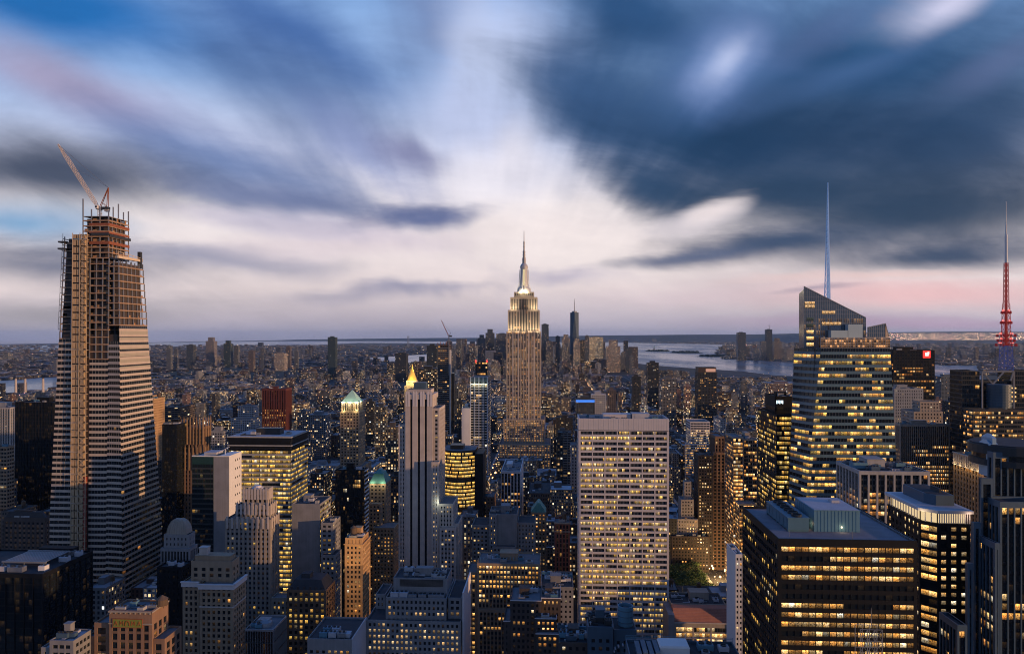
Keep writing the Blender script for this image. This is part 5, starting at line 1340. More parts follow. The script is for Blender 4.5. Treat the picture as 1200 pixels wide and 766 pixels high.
for k in range(12):     # lit corner storeys and plant floors behind the sail
    zz = wz(376, xa, YA) - k * 4.9
    if k < 7: T.wins.add([(xa + 2, YA - .3, zz), (xa + 7.4, YA - .3, zz), (xa + 7.4, YA - .3, zz + 2.6), (xa + 2, YA - .3, zz + 2.6)], (.9, .72, .42) if k not in (0, 1) else (.02, .03, .03), True)
for (c0, c1, py) in ((963, 979, 368), (963, 986, 381), (943, 955, 357), (943, 955, 361)):
    n_ = max(2, (c1 - c0) // 4)
    for i in range(n_):
        a, b_ = wx(lerp(c0, c1, i / n_), YA), wx(lerp(c0, c1, (i + .9) / n_), YA); zz = wz(py, a, YA); T.wins.add([(a, YA - .3, zz), (b_, YA - .3, zz), (b_, YA - .3, zz + 2.4), (a, YA - .3, zz + 2.4)], (.55, .42, .27), True)
for r_ in range(4):      # glowing panels of the lower screen
    for c_ in range(30):
        a, b_ = lerp(bl(zB1), br(zB1), (c_ + .06) / 30), lerp(bl(zB1), br(zB1), (c_ + .94) / 30); z0_ = zB1 + .5 + r_ * 1.95
        e = T.rng.uniform(.03, .22) + (.55 if T.rng.random() < .22 else 0); T.wins.add([(a, YBn + .5, z0_), (b_, YBn + .5, z0_), (b_, YBn + .5, z0_ + 1.8), (a, YBn + .5, z0_ + 1.8)], (e, e * .62, e * .38), True)
for r_ in range(9):      # faint inside light behind the tall sail
    for c_ in range(26):
        f = c_ / 26; a, b_ = lerp(xa, xb, f + .004), lerp(xa, xb, f + .034); z0_ = zlow + 12 + r_ * 4.6
        if z0_ + 4 < lerp(za, zb2, f + .04) - 1 and T.rng.random() < .5:
            e = T.rng.uniform(.01, .07) + (.10 if (f < .25 and r_ > 5) or (f > .8) else 0); T.wins.add([(a, YA - .1, z0_), (b_, YA - .1, z0_), (b_, YA - .1, z0_ + 4), (a, YA - .1, z0_ + 4)], (e, e * .75, e * .6), True)
YC = YBn + 14
xc0, xc1, xc2 = wx(1016.5, YC), wx(1037.5, YC), wx(1043.5, YC)
screen('glass_sail', ((xc0, YC), (xc1, YC)), (wz(383.5, xc0, YC), wz(379, xc1, YC)), zs1 - 12, 3.2, 9, sail_g)
screen('glass_sail', ((xc1, YC), (xc2, YC + 3)), (wz(379, xc1, YC), wz(394, xc2, YC)), zs1 - 12, 3.2, 3, scr)
for (c0, c1, pt, pb_) in ((974, 993.5, 387, 396.5), (994, 1011, 380, 396)):
    mb = MB(); a, b_ = wx(c0, YBn + 9), wx(c1, YBn + 9); mb.box(a, b_, YBn + 9, YBn + 15, wz(pb_ + 8, a, YBn + 9), wz(pt, a, YBn + 9)); T.part('plant_box', mb, surf('pale_teal', (.34, .44, .48), .6, .1))
# needle
xn, yn = wx(970.2, YBn + 28), YBn + 28; zn0, zn1 = wz(362, xn, yn), wz(214, xn, yn)
mb = MB(); n_ = 22
for i in range(n_):
    f0, f1 = i / n_, (i + 1) / n_; r0, r1 = lerp(2.7, .25, f0), lerp(2.7, .25, f1); z0_, z1_ = lerp(zn0, zn1, f0), lerp(zn0, zn1, f1)
    P3 = lambda r, z, j: (xn + r * math.cos(.52 + j * 2.094), yn + r * math.sin(.52 + j * 2.094), z)
    for j in range(3):
        mb.bar(P3(r0, z0_, j), P3(r1, z1_, j), lerp(.42, .16, f0), n=4); mb.bar(P3(r0, z0_, j), P3(r1, z1_, (j + 1) % 3), .2, n=4); mb.bar(P3(r0, z0_, j), P3(r0, z0_, (j + 1) % 3), .2, n=4)
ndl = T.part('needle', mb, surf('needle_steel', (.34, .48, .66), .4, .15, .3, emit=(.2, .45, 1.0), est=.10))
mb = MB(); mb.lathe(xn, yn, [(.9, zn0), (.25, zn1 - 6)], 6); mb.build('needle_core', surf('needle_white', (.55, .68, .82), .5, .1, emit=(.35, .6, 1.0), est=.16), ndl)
T.finish(2.0)

# ---- black slab with the long lit rows (near right)
T = Tower('office_block', 'large black office block with long rows of lit windows and blue rooftop plant', 'office block', 53, 'black_metal', cap=100, roofm='roof_lilac')
def rows53(k, n, l): return (.93, .8, .93, .9, .12, .3, .42, .92, .88, .9, .95, .9)[k % 12]
st = dict(bay=2.52, pw=.16, sh=1.62, fl=3.42, gl=.30, corner=1.2, head=2.4, tone=ORG[1:] + WARM, amp=.95, run=.82, rows=rows53, pp=0, sp=.02)
b = T.tier(912, 1075, 632, 270, side=870, st=st, st2=S_(st, rows=None, lit=.42, run=.6, tone=YEL, amp=.75), par=1.0); x0, x1, y0, y1, z1 = b
zr = z1 - .94
bx0, bx1 = wx(954, 284), wx(1007.6, 284)
mb = MB(); mb.box(bx0, bx1, 284, 306, zr, zr + 8); mb.box(bx0 - .15, bx1 + .15, 283.8, 306.2, zr + 8.01, zr + 8.3)
for k in range(12): xx = bx0 + (bx1 - bx0) * (k + 1) / 13; mb.box(xx - .06, xx + .06, 283.9, 283.99, zr, zr + 8)
for k in range(10): yy = 285 + k * 2.2; mb.box(bx0 - .1, bx0 - .01, yy - .06, yy + .06, zr, zr + 8)
ph = T.part('penthouse', mb, 'teal_paint')
mb = MB(); mb.box(bx0 + .3, bx1 - .3, 284.3, 305.7, zr + 8.31, zr + 8.36); mb.box(bx1 - 6, bx1 - 3, 296, 300, zr + 8.37, zr + 9.4); mb.build('penthouse_roof', M['roof_pale'], ph)
fx0, fx1 = wx(925, 283), wx(949, 283); fx0, fx1 = fx0 - .5, bx0 - 2.2
mb = MB(); mb.box(fx0, fx1, 283, 311, zr + .7, zr + 5.2); mb.box(fx0 - .2, fx1 + .2, 282.8, 311.2, zr + 5.21, zr + 5.5)
for k in range(7): mb.box(fx0 + .1, fx1 - .1, 283.5 + k * 4.5, 284.2 + k * 4.5, zr, zr + .71)
for k in range(6): mb.box(fx0 - .12, fx0 - .01, 284 + k * 4.5, 287.5 + k * 4.5, zr + 1.4, zr + 4.6)
cu = T.part('cooling_unit', mb, surf('unit_teal', (.07, .15, .20), .5, .2))
for k in range(6):
    f_ = MB(); f_.lathe((fx0 + fx1) / 2, 285.4 + k * 4.6, [(1.9, zr + 5.51), (2.0, zr + 6.3), (1.75, zr + 6.3), (1.7, zr + 5.7), (.2, zr + 5.75)], 16); f_.build('fan', M['dark_metal'], cu)
mb = MB()
for k in range(40):
    yy = y0 + .8 + k * 1.2
    if yy < y1: mb.box(x1 - 1.2, x1 - .6, yy, yy + .5, zr + .1, zr + .8)
mb.bar((x0 + 6, y0 + 6, zr), (x0 + 6, y0 + 6, zr + 2.4), .07, n=4); mb.bar((x0 + 28, y0 + 4, zr), (x0 + 28, y0 + 4, zr + 3), .12, n=4)
T.part('roof_fitting', mb, 'steel')
mb = MB(); lx = lerp(bx0, bx1, .6); mb.lathe(lx, 283.7, [(.2, zr + 1.6), (.35, zr + 1.9), (.2, zr + 2.2)], 8); wl = mb.build('wall_lamp', glow('wall_lamp_glow', (1, .78, .48), 3), T.root); lamp('wall_lamp_light', (lx, 283, zr + 1.8), 70, (1, .74, .42), .3, T.root)
mb = MB(); mb.lathe(bx0 - .9, 288, [(.2, zr + 2), (.35, zr + 2.3), (.2, zr + 2.6)], 8); mb.build('wall_lamp', glow('wall_lamp_glow', (1, .78, .48), 3), T.root); lamp('wall_lamp_light', (bx0 - 1.4, 287, zr + 2.3), 60, (1, .70, .38), .3, T.root)
T.finish()
# lattice mast at the bottom edge
mx0, mx1, My = wx(1008, 245), wx(1034, 245), 245.0
mt = empty('lattice_mast', ((mx0 + mx1) / 2, My, 120), 'thin grey steel lattice mast in front of the black lit office block', 'mast')
mb = MB(); zt_, zb_ = wz(737, mx0, My), wz(790, mx0, My)
for xx in (mx0, lerp(mx0, mx1, .33), lerp(mx0, mx1, .66), mx1): mb.bar((xx, My, zb_), (xx, My, zt_), .13, n=4); mb.bar((xx, My + 4, zb_), (xx, My + 4, zt_), .13, n=4)
for k in range(4):
    zz = lerp(zb_, zt_, (k + 1) / 4); mb.bar((mx0, My, zz), (mx1, My, zz), .12, n=4); mb.bar((mx0, My + 4, zz), (mx1, My + 4, zz), .12, n=4)
    z0_ = lerp(zb_, zt_, k / 4)
    for i in range(3): mb.bar((lerp(mx0, mx1, i / 3), My, z0_), (lerp(mx0, mx1, (i + 1) / 3), My, zz), .09, n=4); mb.bar((lerp(mx0, mx1, (i + 1) / 3), My, z0_), (lerp(mx0, mx1, i / 3), My, zz), .09, n=4)
mb.build('frame', M['steel'], mt)
mb = MB(); xm_ = wx(1024, My); mb.bar((xm_, My + 2, zt_), (xm_, My + 2, wz(714, xm_, My)), .14, .05, n=5); mb.build('spike', M['steel'], mt)
mb = MB(); mb.box(mx0 - .4, mx1 + .4, My - .5, My + 4.5, zb_ - 8, zb_); mb.build('base', M['concrete'], mt)
T = Tower('roof_block', 'dark low roof carrying the lattice mast', 'rooftop', 54, 'dark_metal', cap=0, roofm='roof_dark')
b = T.vol(mx0 - 6, mx1 + 14, My - 4, My + 12, 0, zb_ - 8.02, S_(PUNCH, lit=0)); T.finish()

# ---- dark tower with bright white loggia under its roof
T = Tower('office_tower', 'black chamfered office tower with glowing white loggia and small square windows', 'office tower', 55, 'black_metal', cap=100, roofm='roof_pale')
Yq = 330.0; xL = wx(1075.5, Yq + 7); cf = 5.2; xR = wx(1137, Yq); yb = xL / tanx(1040); zt = wz(613, xL, Yq)
T._root((xL + xR) / 2, Yq + 20)
poly = [(xL, yb), (xL, Yq + cf), (xL + cf, Yq), (xR, Yq), (xR, yb)]
ins = lambda p, d_: [(p[0][0] + d_, p[0][1] - d_), (p[1][0] + d_, p[1][1] + d_ * .4), (p[2][0] + d_ * .4, p[2][1] + d_), (p[3][0] - d_, p[3][1] + d_), (p[4][0] - d_, p[4][1] - d_)]
T.wall.prism(ins(poly, .5), 0, zt)
sq = dict(bay=3.75, pw=2.05, sh=1.75, fl=3.6, gl=.4, corner=1.4, head=1.6, lit=.9, tone=WHT, amp=1.0, run=.3, sp=.004, rows=lambda k, n, l: 0.05 if k in (2,) else .93)
facade(T.wall, T.span, T.wins, (xL + cf, Yq), (1, 0), (0, -1), xR - xL - cf, 0, zt, sq, T.rng)
r2 = .70711
facade(T.wall, T.span, T.wins, (xL + .02, Yq + cf - .02), (r2, -r2), (-r2, -r2), cf * 1.4142 - .06, 0, zt, S_(sq, bay=6.6, pw=.3, corner=.35, sh=1.2, sub=2, lit=1, rows=None, tone=WARM), T.rng)
facade(T.wall, T.span, T.wins, (xL, yb), (0, -1), (-1, 0), yb - Yq - cf - .02, 0, zt, S_(sq, rows=None, lit=.35), T.rng)
zt2 = zt + 4.6
lg = MB(); 
lg.prism(ins(poly, 1.4), zt + .01, zt2)
T.part('loggia_wall', lg, glow('loggia_glow', (1, .74, .40), .85))
pl = MB()
edges_ = [(poly[0], poly[1]), (poly[1], poly[2]), (poly[2], poly[3])]
for (p, q), n_ in zip(edges_, (12, 3, 14)):
    for i in range(n_ + 1):
        f = i / n_; x, y = lerp(p[0], q[0], f), lerp(p[1], q[1], f); pl.box(x - .18 + (.4 if x < xL + .1 else 0), x + .18 + (.4 if x < xL + .1 else 0), y + .25, y + .6, zt + .01, zt2)
T.part('pilaster', pl, 'white_stone')
mb = MB(); big = [(p[0] + dx, p[1] + dy) for p, (dx, dy) in zip(poly, ((-1, 1), (-1, -.4), (-.4, -1), (1, -1), (1, 1)))]
mb.prism(big, zt2 + .01, zt2 + 1.3); T.part('roof_slab', mb, 'white_stone')
mb = MB(); mb.prism(ins(poly, 1), zt2 + 1.31, zt2 + 1.36); T.part('roof_deck', mb, 'roof_pale')
mb = MB(); pa = [(xL + 6, yb - 3), (xL + 6, Yq + 14), (xL + 9, Yq + 9), (xR - 2, Yq + 9), (xR - 2, yb - 3)]; mb.prism(pa, zt2 + 1.3, zt2 + 6.0)
ph = T.part('penthouse', mb, 'blue_steel')
mb = MB(); mb.prism([(p[0] + (.8 if i < 3 else -.8), p[1] + (.8 if i in (2, 3) else -.8)) for i, p in enumerate(pa)], zt2 + 6.01, zt2 + 6.1); mb.box(xL + 14, xR - 6, Yq + 14, Yq + 22, zt2 + 6.1, zt2 + 8); mb.build('penthouse_roof', M['roof_dark'], ph)
T.finish()
lamp('loggia_light', (xL - 1, Yq + 2, zt2 - 1), 500, (1, .74, .4), 1, T.root); lamp('loggia_light', (xR - 1, Yq - 2, zt2 - 1), 500, (1, .70, .5), 1, T.root)

# ---- grey ribbed block
T = Tower('office_building', 'grey concrete block with deep vertical piers and plant covered roof', 'office building', 56, 'concrete', 'dark_metal', cap=100, roofm='roof_dark')
st = dict(bay=5.0, pw=1.1, sh=1.3, fl=3.9, gl=1.3, corner=1.2, head=1.8, lit=.3, tone=ORG, amp=.85, sub=2, sp=1.0, run=.5, rows=lambda k, n, l: l * (.15 if k < 3 else 1.3))
b = T.tier(1007, 1090, 552, 470, side=980, st=st); T.clutter(b, 9, mats=('teal_paint', 'blue_steel', 'steel')); x0, x1, y0, y1, z1 = b
T.hvac(x0 + 6, y0 + 16, z1 - 1, 9, 7, 4, 'teal_paint', 2); T.finish()

# ---- tan finned tower
T = Tower('office_tower', 'square tan office tower with fine vertical fins above warm lit storeys', 'office tower', 57, 'limestone', 'bronze', cap=60, roofm='roof_dark')
st = dict(bay=1.9, pw=.5, sh=1.5, fl=3.7, gl=.7, corner=.9, head=1.5, lit=.6, tone=WHT + ORG, amp=.9, sp=.45, run=.85, rows=lambda k, n, l: 0.0 if k < 5 else min(.95, l * 1.6))
b = T.tier(1055, 1113, 497, 700, side=1049, st=st); T.clutter(b, 4); T.finish(2.0)
# ---- dark tower with the red sign
T = Tower('office_tower', 'dark flat topped tower with glowing red square sign at its top corner', 'office tower', 58, 'black_metal', cap=60, roofm='roof_dark')
def rows58(k, n, l): return 0 if k < 4 else (.75 if k in (6, 9, 11, 12) else .35)
b = T.tier(1047, 1095.5, 410, 900, D=40, st=dict(bay=3.2, pw=.5, sh=1.6, fl=3.9, gl=.5, corner=.8, head=1, tone=ORG, amp=.6, run=.7, rows=rows58)); x0, x1, y0, y1, z1 = b
mb = MB(); a, c = wx(1082, 899), wx(1090.5, 899); mb.box(a, c, y0 - .9, y0 - .05, z1 - 9.5, z1 - .8); sg = T.part('sign', mb, glow('sign_red', (1, .05, .04), 1.6))
mb = MB(); mxx = (a + c) / 2; mzz = z1 - 5.1; mb.box(mxx - 1.9, mxx + 1.9, y0 - 1.0, y0 - .92, mzz - 2, mzz + 2); mb.box(mxx + .6, mxx + 2.8, y0 - 1.06, y0 - 1.01, mzz + .4, mzz + 2.8); mb.build('emblem', glow('sign_pale', (1, .62, .55), 2.2), sg); T.clutter(b, 3); T.finish(2.0)
T = Tower('office_tower', 'pale grey metal clad tower in front of the red sign tower', 'office tower', 59, 'steel', cap=20)
b = T.tier(1048, 1082, 455, 850, D=30, st=S_(PUNCH, bay=2.6, pw=1.6, lit=.08, tone=WHT, amp=.5)); T.clutter(b, 2); T.finish(2)
T = Tower('stepped_tower', 'brown stepped masonry tower rising behind the tan finned tower', 'stepped tower', 60, 'limestone', cap=40)
st = S_(PUNCH, lit=.12, bay=3, tone=ORG)
b = T.tier(1071, 1105, 482, 780, D=28, st=st); T.tier(1078, 1101, 470, 786, D=16, st=st, z0=b[4] - 1); T.finish(2)
# ---- tan block with lit pilasters
T = Tower('office_building', 'tan stone block with tall floodlit pilasters along its top storey', 'office building', 61, 'orange_brick', 'tan_brick', cap=60)
st = dict(bay=4.0, pw=1.3, sh=1.5, fl=3.8, gl=.9, corner=1.2, head=1.2, lit=.12, tone=ORG, amp=.7, sub=2, sp=.5)
b = T.tier(1151, 1200, 539, 520, side=1117, st=st, roof=True); x0, x1, y0, y1, z1 = b
mb = MB(); 
for i in range(16): yy = lerp(y0 + 1, y1 - 1, i / 15); mb.box(x0 - .5, x0 - .02, yy - .5, yy + .5, z1 - 8, z1 - .6)
T.part('pilaster', mb, 'pale_stone'); mb = MB(); mb.box(x0 - .75, x0 - .02, y0, y1, z1 - .58, z1 + .3); mb.box(x0 - .6, x0 - .02, y0, y1, z1 - 9, z1 - 8.2); T.part('cornice', mb, 'pale_stone')
for i in range(5): lamp('floodlight', (x0 - 2.4, lerp(y0 + 4, y1 - 3, i / 4), z1 - 8.4), 420, (1, .72, .35), .5, T.root)
T.clutter(b, 3); T.finish()

# ---- dark tower with the red and blue mast
T = Tower('media_tower', 'dark bulky tower with roof trusses below a red and blue lit antenna mast', 'skyscraper', 62, 'dark_metal', cap=100, roofm='roof_dark')
st = S_(RIBBON, bay=5, lit=.42, tone=ORG + WARM, amp=.85, sub=3, sh=1.6)
b = T.tier(1140, 1215, 480, 640, side=1128, st=st, st2=S_(st, lit=.5)); 
b1 = T.tier(1127.5, 1148, 434, 668, D=20, st=S_(CURT, lit=.03)); b2 = T.tier(1185, 1215, 434, 668, D=20, st=S_(CURT, lit=.03)); b3 = T.tier(1148.3, 1184.7, 446, 672, D=16, st=S_(CURT, lit=.02))
fr = MB(); yf = 648; xa, xb = wx(1151, yf), wx(1188, yf); zt_, zb_ = wz(435, xa, yf), wz(478, xa, yf)
for (p, q) in (((xa, zt_), (xb, zt_)), ((xa, zt_), (xa, zb_)), ((xb, zt_), (xb, zb_)), ((xa, zt_), (lerp(xa, xb, .34), zt_ - 11)), ((lerp(xa, xb, .34), zt_ - 11), (lerp(xa, xb, .7), zt_)), ((xb, zt_), (lerp(xa, xb, .9), zt_ - 8))): fr.bar((p[0], yf, p[1]), (q[0], yf, q[1]), .75, n=4)
for xx in (xa, xb): fr.bar((xx, yf, zt_), (xx, yf + 18, zt_), .6, n=4)
T.part('roof_truss', fr, surf('truss_grey', (.16, .17, .19), .5, .15))
dr_ = MB(); xd, yd = wx(1174, 660), 664; r_ = (wx(1188, 660) - wx(1161, 660)) / 2
for k in range(8): zz = wz(475, xd, yd) + k * 2.4; dr_.lathe(xd, yd, [(r_, zz), (r_, zz + 1.5)], 24)
dr_.lathe(xd, yd, [(r_ - .6, wz(482, xd, yd)), (r_ - .6, wz(450, xd, yd))], 24); T.part('louvre_drum', dr_, 'blue_steel')
for k in range(4): T.wins.add([(xd + r_ * .55, yd - r_ * .9, wz(470 - k * 5, xd, yd)), (xd + r_ * .95, yd - r_ * .9, wz(470 - k * 5, xd, yd)), (xd + r_ * .95, yd - r_ * .9, wz(470 - k * 5, xd, yd) + 1.6), (xd + r_ * .55, yd - r_ * .9, wz(470 - k * 5, xd, yd) + 1.6)], (1, .75, .4), True)
xm, ym = wx(1179, 672), 672.0; mzf = lambda py: wz(py, xm, ym)
def lattice(mb, x, y, z0, z1, r0, r1, n, rb):
    for i in range(n):
        f0, f1 = i / n, (i + 1) / n; a, c = lerp(r0, r1, f0), lerp(r0, r1, f1); za_, zb_ = lerp(z0, z1, f0), lerp(z0, z1, f1)
        K = [(-1, -1), (1, -1), (1, 1), (-1, 1)]
        for j in range(4):
            k0, k1 = K[j], K[(j + 1) % 4]
            mb.bar((x + k0[0] * a, y + k0[1] * a, za_), (x + k0[0] * c, y + k0[1] * c, zb_), rb, n=4); mb.bar((x + k0[0] * a, y + k0[1] * a, za_), (x + k1[0] * c, y + k1[1] * c, zb_), rb * .6, n=4); mb.bar((x + k1[0] * a, y + k1[1] * a, za_), (x + k0[0] * c, y + k0[1] * c, zb_), rb * .6, n=4); mb.bar((x + k0[0] * c, y + k0[1] * c, zb_), (x + k1[0] * c, y + k1[1] * c, zb_), rb * .6, n=4)
mast = empty('antenna_mast', (xm, ym, mzf(432)), None, None); mast.parent = T.root; mast.location = Vector((xm, ym, mzf(432))) - parent_origin(T.root)
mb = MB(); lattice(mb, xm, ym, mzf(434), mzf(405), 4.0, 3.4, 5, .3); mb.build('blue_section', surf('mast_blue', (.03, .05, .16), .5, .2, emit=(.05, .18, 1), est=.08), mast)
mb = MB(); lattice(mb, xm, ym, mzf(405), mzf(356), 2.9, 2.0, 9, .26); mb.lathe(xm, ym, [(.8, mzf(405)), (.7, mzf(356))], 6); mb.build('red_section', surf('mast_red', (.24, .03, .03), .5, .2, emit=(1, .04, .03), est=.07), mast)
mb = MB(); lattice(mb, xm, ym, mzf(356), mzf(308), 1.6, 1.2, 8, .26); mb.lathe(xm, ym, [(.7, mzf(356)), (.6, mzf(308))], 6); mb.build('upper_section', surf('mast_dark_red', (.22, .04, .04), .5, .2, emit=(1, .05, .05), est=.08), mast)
mb = MB(); mb.lathe(xm, ym, [(1.2, mzf(308)), (1.1, mzf(275)), (.7, mzf(274.5)), (.6, mzf(262)), (.35, mzf(261.5)), (.2, mzf(236))], 8); mb.build('white_tip', M['white_panel'], mast)
for k, (py, r) in enumerate(((393, 7.2), (399, 6.6), (378, 4.2), (366, 3.6), (404, 8.0))):
    mb = MB()
    for i in range(8):
        a = i * .785; mb.lathe(xm + r * math.cos(a), ym + r * math.sin(a), [(.7, mzf(py) - 1.2), (.9, mzf(py)), (.5, mzf(py) + 1.3)], 6); mb.bar((xm, ym, mzf(py)), (xm + r * math.cos(a), ym + r * math.sin(a), mzf(py)), .16, n=4)
    mb.build('aerial_ring', surf('mast_red', (.24, .03, .03)), mast)
    mb = MB()
    for i in range(4): a = i * 1.57 + .4; mb.lathe(xm + r * .8 * math.cos(a), ym + r * .8 * math.sin(a), [(.2, mzf(py) + 1.4), (.5, mzf(py) + 1.8), (.2, mzf(py) + 2.2)], 6)
    mb.build('beacon', glow('mast_beacon', (1, .10, .06), 5), mast)
T.finish(2.2)

# ---- blue dark finned tower at the right edge
T = Tower('office_tower', 'dark blue finned tower with curved glass balconies at right edge', 'office tower', 63, 'blue_steel', 'dark_glass', cap=100, roofm='roof_dark')
st = dict(bay=2.6, pw=.5, sh=1.3, fl=3.9, gl=.6, corner=.8, head=2, lit=.24, tone=ORG + WARM, amp=.85, sp=.5, run=.72, pp=0)
v1 = T.tier(1164, 1230, 530, 318, side=1157, st=st); v2 = T.tier(1150, 1163.6, 560, 314, side=1147, st=st); v3 = T.tier(1141, 1149.6, 612, 310, side=1138, st=st); v4 = T.tier(1134, 1140.7, 660, 306, side=1131, st=st); v5 = T.tier(1122, 1133.6, 732, 300, D=14, st=st)
v6 = T.tier(1172, 1230, 588, 306, D=11, st=S_(st, lit=.3)); v7 = T.tier(1166, 1171.6, 636, 300, D=17, st=S_(st, lit=.5))
cc = (wx(1204, 318), 330.0)
for (za_, zb_, rr_, nm, mt_) in ((548, 541, 15.4, 'glass_balcony', 'dark_metal'), (534, 524, 15.8, 'glass_balcony', 'dark_metal'), (541, 534.3, 14.2, 'drum', 'dark_glass'), (524, 522.6, 15.0, 'rim', 'roof_dark')):
    mb = MB(); mb.lathe(cc[0], cc[1], [(rr_, wz(za_, cc[0], 318)), (rr_, wz(zb_, cc[0], 318))], 32); T.part(nm, mb, mt_)
mb = MB(); bx = wx(1156.5, 326)
for k, (o, w_, py) in enumerate(((0, 1.6, 512), (1.7, 1.6, 521), (3.4, 2.4, 528), (-1.2, 1.1, 519))): mb.box(bx + o, bx + o + w_, 322, 330, v2[4] - 1, wz(py, bx, 326)); mb.pyramid(bx + o, bx + o + w_, 322, 330, wz(py, bx, 326) + .01, wz(py, bx, 326) + 1.6, .3)
T.part('crown_fin', mb, surf('fin_blue', (.24, .36, .46), .3, .2, spec=.6)); T.finish()

# ---- left edge neighbours
T = Tower('glass_tower', 'pure black slab tower directly left of the banded construction tower', 'glass tower', 64, 'black_metal', cap=20, roofm='roof_dark')
b = T.tier(17.6, 62.7, 471, 760, D=22, st=S_(CURT, bay=3, lit=.006)); T.clutter(b, 2)
mb = MB()
for i in range(14): xx = lerp(b[0] + 1, b[1] - 1, i / 13); mb.box(xx - .25, xx + .25, b[2] - .4, b[2] - .02, 0, b[4])
T.part('fin', mb, 'black_metal'); T.finish()
T = Tower('apartment_block', 'tan apartment block with fine horizontal floors at left edge', 'apartment block', 65, 'tan_brick', cap=40)
b = T.tier(-30, 8, 523, 700, side=17, st=S_(RIBBON, bay=3, lit=.04, sh=1.8, pw=.6, sub=1)); T.clutter(b, 2); T.finish(2)
T = Tower('office_block', 'pale grey block with blue glass lower floors behind left tan apartments', 'office block', 66, 'concrete', 'blue_glass', cap=20)
b = T.tier(-30, 12, 477, 900, D=30, st=S_(PUNCH, lit=.03)); T.clutter(b, 2); T.finish(2)
T = Tower('masonry_block', 'dark brown masonry block with arched attic below the pure black slab', 'masonry block', 67, 'dark_brick', 'brown_brick', cap=40, roofm='roof_dark')
b = T.tier(4, 53, 606, 520, side=58, st=S_(PUNCH, lit=.0, bay=3.4, head=3)); T.clutter(b, 4)
mb = MB(); mb.pyramid(b[0] + .6, b[1] - .6, b[2] + .6, b[3] - .6, b[4] - .5, b[4] + 4, .8); T.part('hipped_roof', mb, 'roof_dark'); T.finish()
# ---- distinct landmarks farther off
T = Tower('gold_roof_tower', 'stone tower with glowing gold pyramid roof behind the striped shaft', 'tower', 68, 'limestone', cap=0)
b = T.tier(474, 490, 452, 1900, D=34, st=S_(PUNCH, lit=.3, tone=YEL)); b2 = T.tier(476, 488, 446, 1904, D=26, st=S_(PUNCH, lit=.9, tone=YEL, amp=1.2), z0=b[4] - 1); x0, x1, y0, y1, z1 = b2
mb = MB(); xc, yc = (x0 + x1) / 2, (y0 + y1) / 2; r_ = (x1 - x0) / 2
mb.lathe(xc, yc, [(r_ * 1.0, z1), (r_ * .55, z1 + 16), (r_ * .36, z1 + 24), (r_ * .36, z1 + 28), (r_ * .2, z1 + 29), (.3, z1 + 43)], 8, ph=.39); T.part('gold_roof', mb, 'gold')
for f in (-1, 0, 1): lamp('floodlight', (xc + f * r_, y0 - 14, z1 + 2), 42000, (1, .72, .24), 1, T.root)
T.finish(1.5)
T = Tower('unfinished_tower', 'slender unfinished tower with slim crane standing on its top', 'tower', 69, 'bronze', 'concrete', cap=10)
b = T.tier(513, 526.5, 404, 1400, D=26, st=S_(RIBS, bay=4, pw=.6, sh=.8, sp=.1, lit=.12, tone=ORG)); x0, x1, y0, y1, z1 = b
mb = MB()
for i in range(5): xx = lerp(x0, x1, i / 4); mb.box(xx - .4, xx + .4, y0, y0 + .8, z1, z1 + 4 + 3 * (i % 2))
T.part('steel_column', mb, 'rust'); mb = MB(); mb.box(x1 + .1, x1 + 3, y0 + 2, y0 + 6, 0, z1 - 10); T.part('hoist', mb, 'white_panel'); mb = MB(); mb.box(x1 + 3.2, x1 + 8.5, y0 + 4, y0 + 20, 0, wz(437, x1, 1400)); T.part('dark_wing', mb, 'dark_glass'); T.finish(2)
cxx = wx(526, 1400); cz = z1
cr = empty('tower_crane', (cxx, 1400, cz - 30), 'thin dark luffing crane above the slender unfinished tower', 'crane')
mb = MB(); lattice(mb, cxx, 1400, cz - 60, wz(394, cxx, 1400), .9, .9, 14, .22); mb.build('mast', M['steel'], cr)
mb = MB(); a = Vector((cxx, 1400, wz(394, cxx, 1400))); c = Vector((wx(517, 1400), 1400, wz(375, cxx, 1400)))
for o in (-.6, .6): mb.bar(a + Vector((o, 0, o)), c, .4, n=4)
for i in range(8): mb.bar(a.lerp(c, i / 8) + Vector((-.5, 0, -.5)), a.lerp(c, (i + 1) / 8) + Vector((.4, 0, .4)), .18, n=4)
mb.build('boom', M['rust'], cr)
mb = MB(); mb.bar(a, a + Vector((3.5, 0, 7)), .4, n=4); mb.box(a.x + 1, a.x + 6, 1398.5, 1401.5, a.z - 1, a.z + 2); mb.bar(a + Vector((3.5, 0, 7)), c, .15, n=4); mb.build('counter_jib', M['dark_metal'], cr)
# ------------------------------------------------------------------ ground, water, islands
def sstep(a, b, x):
    t_ = min(1, max(0, (x - a) / (b - a))); return t_ * t_ * (3 - 2 * t_)
SKY_EDGE = [(-900, 404.5), (50, 403.2), (300, 399.0), (440, 396.5), (560, 395.5), (740, 392.6), (850, 391.8), (1000, 389.5), (1150, 388.4), (2200, 388)]
def edge_py(px):
    for (a, p), (b, q) in zip(SKY_EDGE, SKY_EDGE[1:]):
        if a <= px <= b: return p + (q - p) * (px - a) / (b - a)
    return SKY_EDGE[0][1] if px < 0 else SKY_EDGE[-1][1]
def d_end(px):
    """how far the land or sea reaches along a bearing"""
    far = min(36000.0, F * H / max(edge_py(px) - HY, 1.0))
    return lerp(far, 31000.0, sstep(430, 620, px))
def terrain(x, y):
    px, _ = proj((x, y, 0)); px = max(-890, min(2190, px)); dd = max(dep(x, y), 1); de = d_end(px)
    top = max(0, H - (edge_py(px) - HY) / F * de)
    f0 = .93 if px < 560 else (.945 if px < 950 else .72)
    return top * sstep(de * f0, de, dd)
vs, fs = [], []
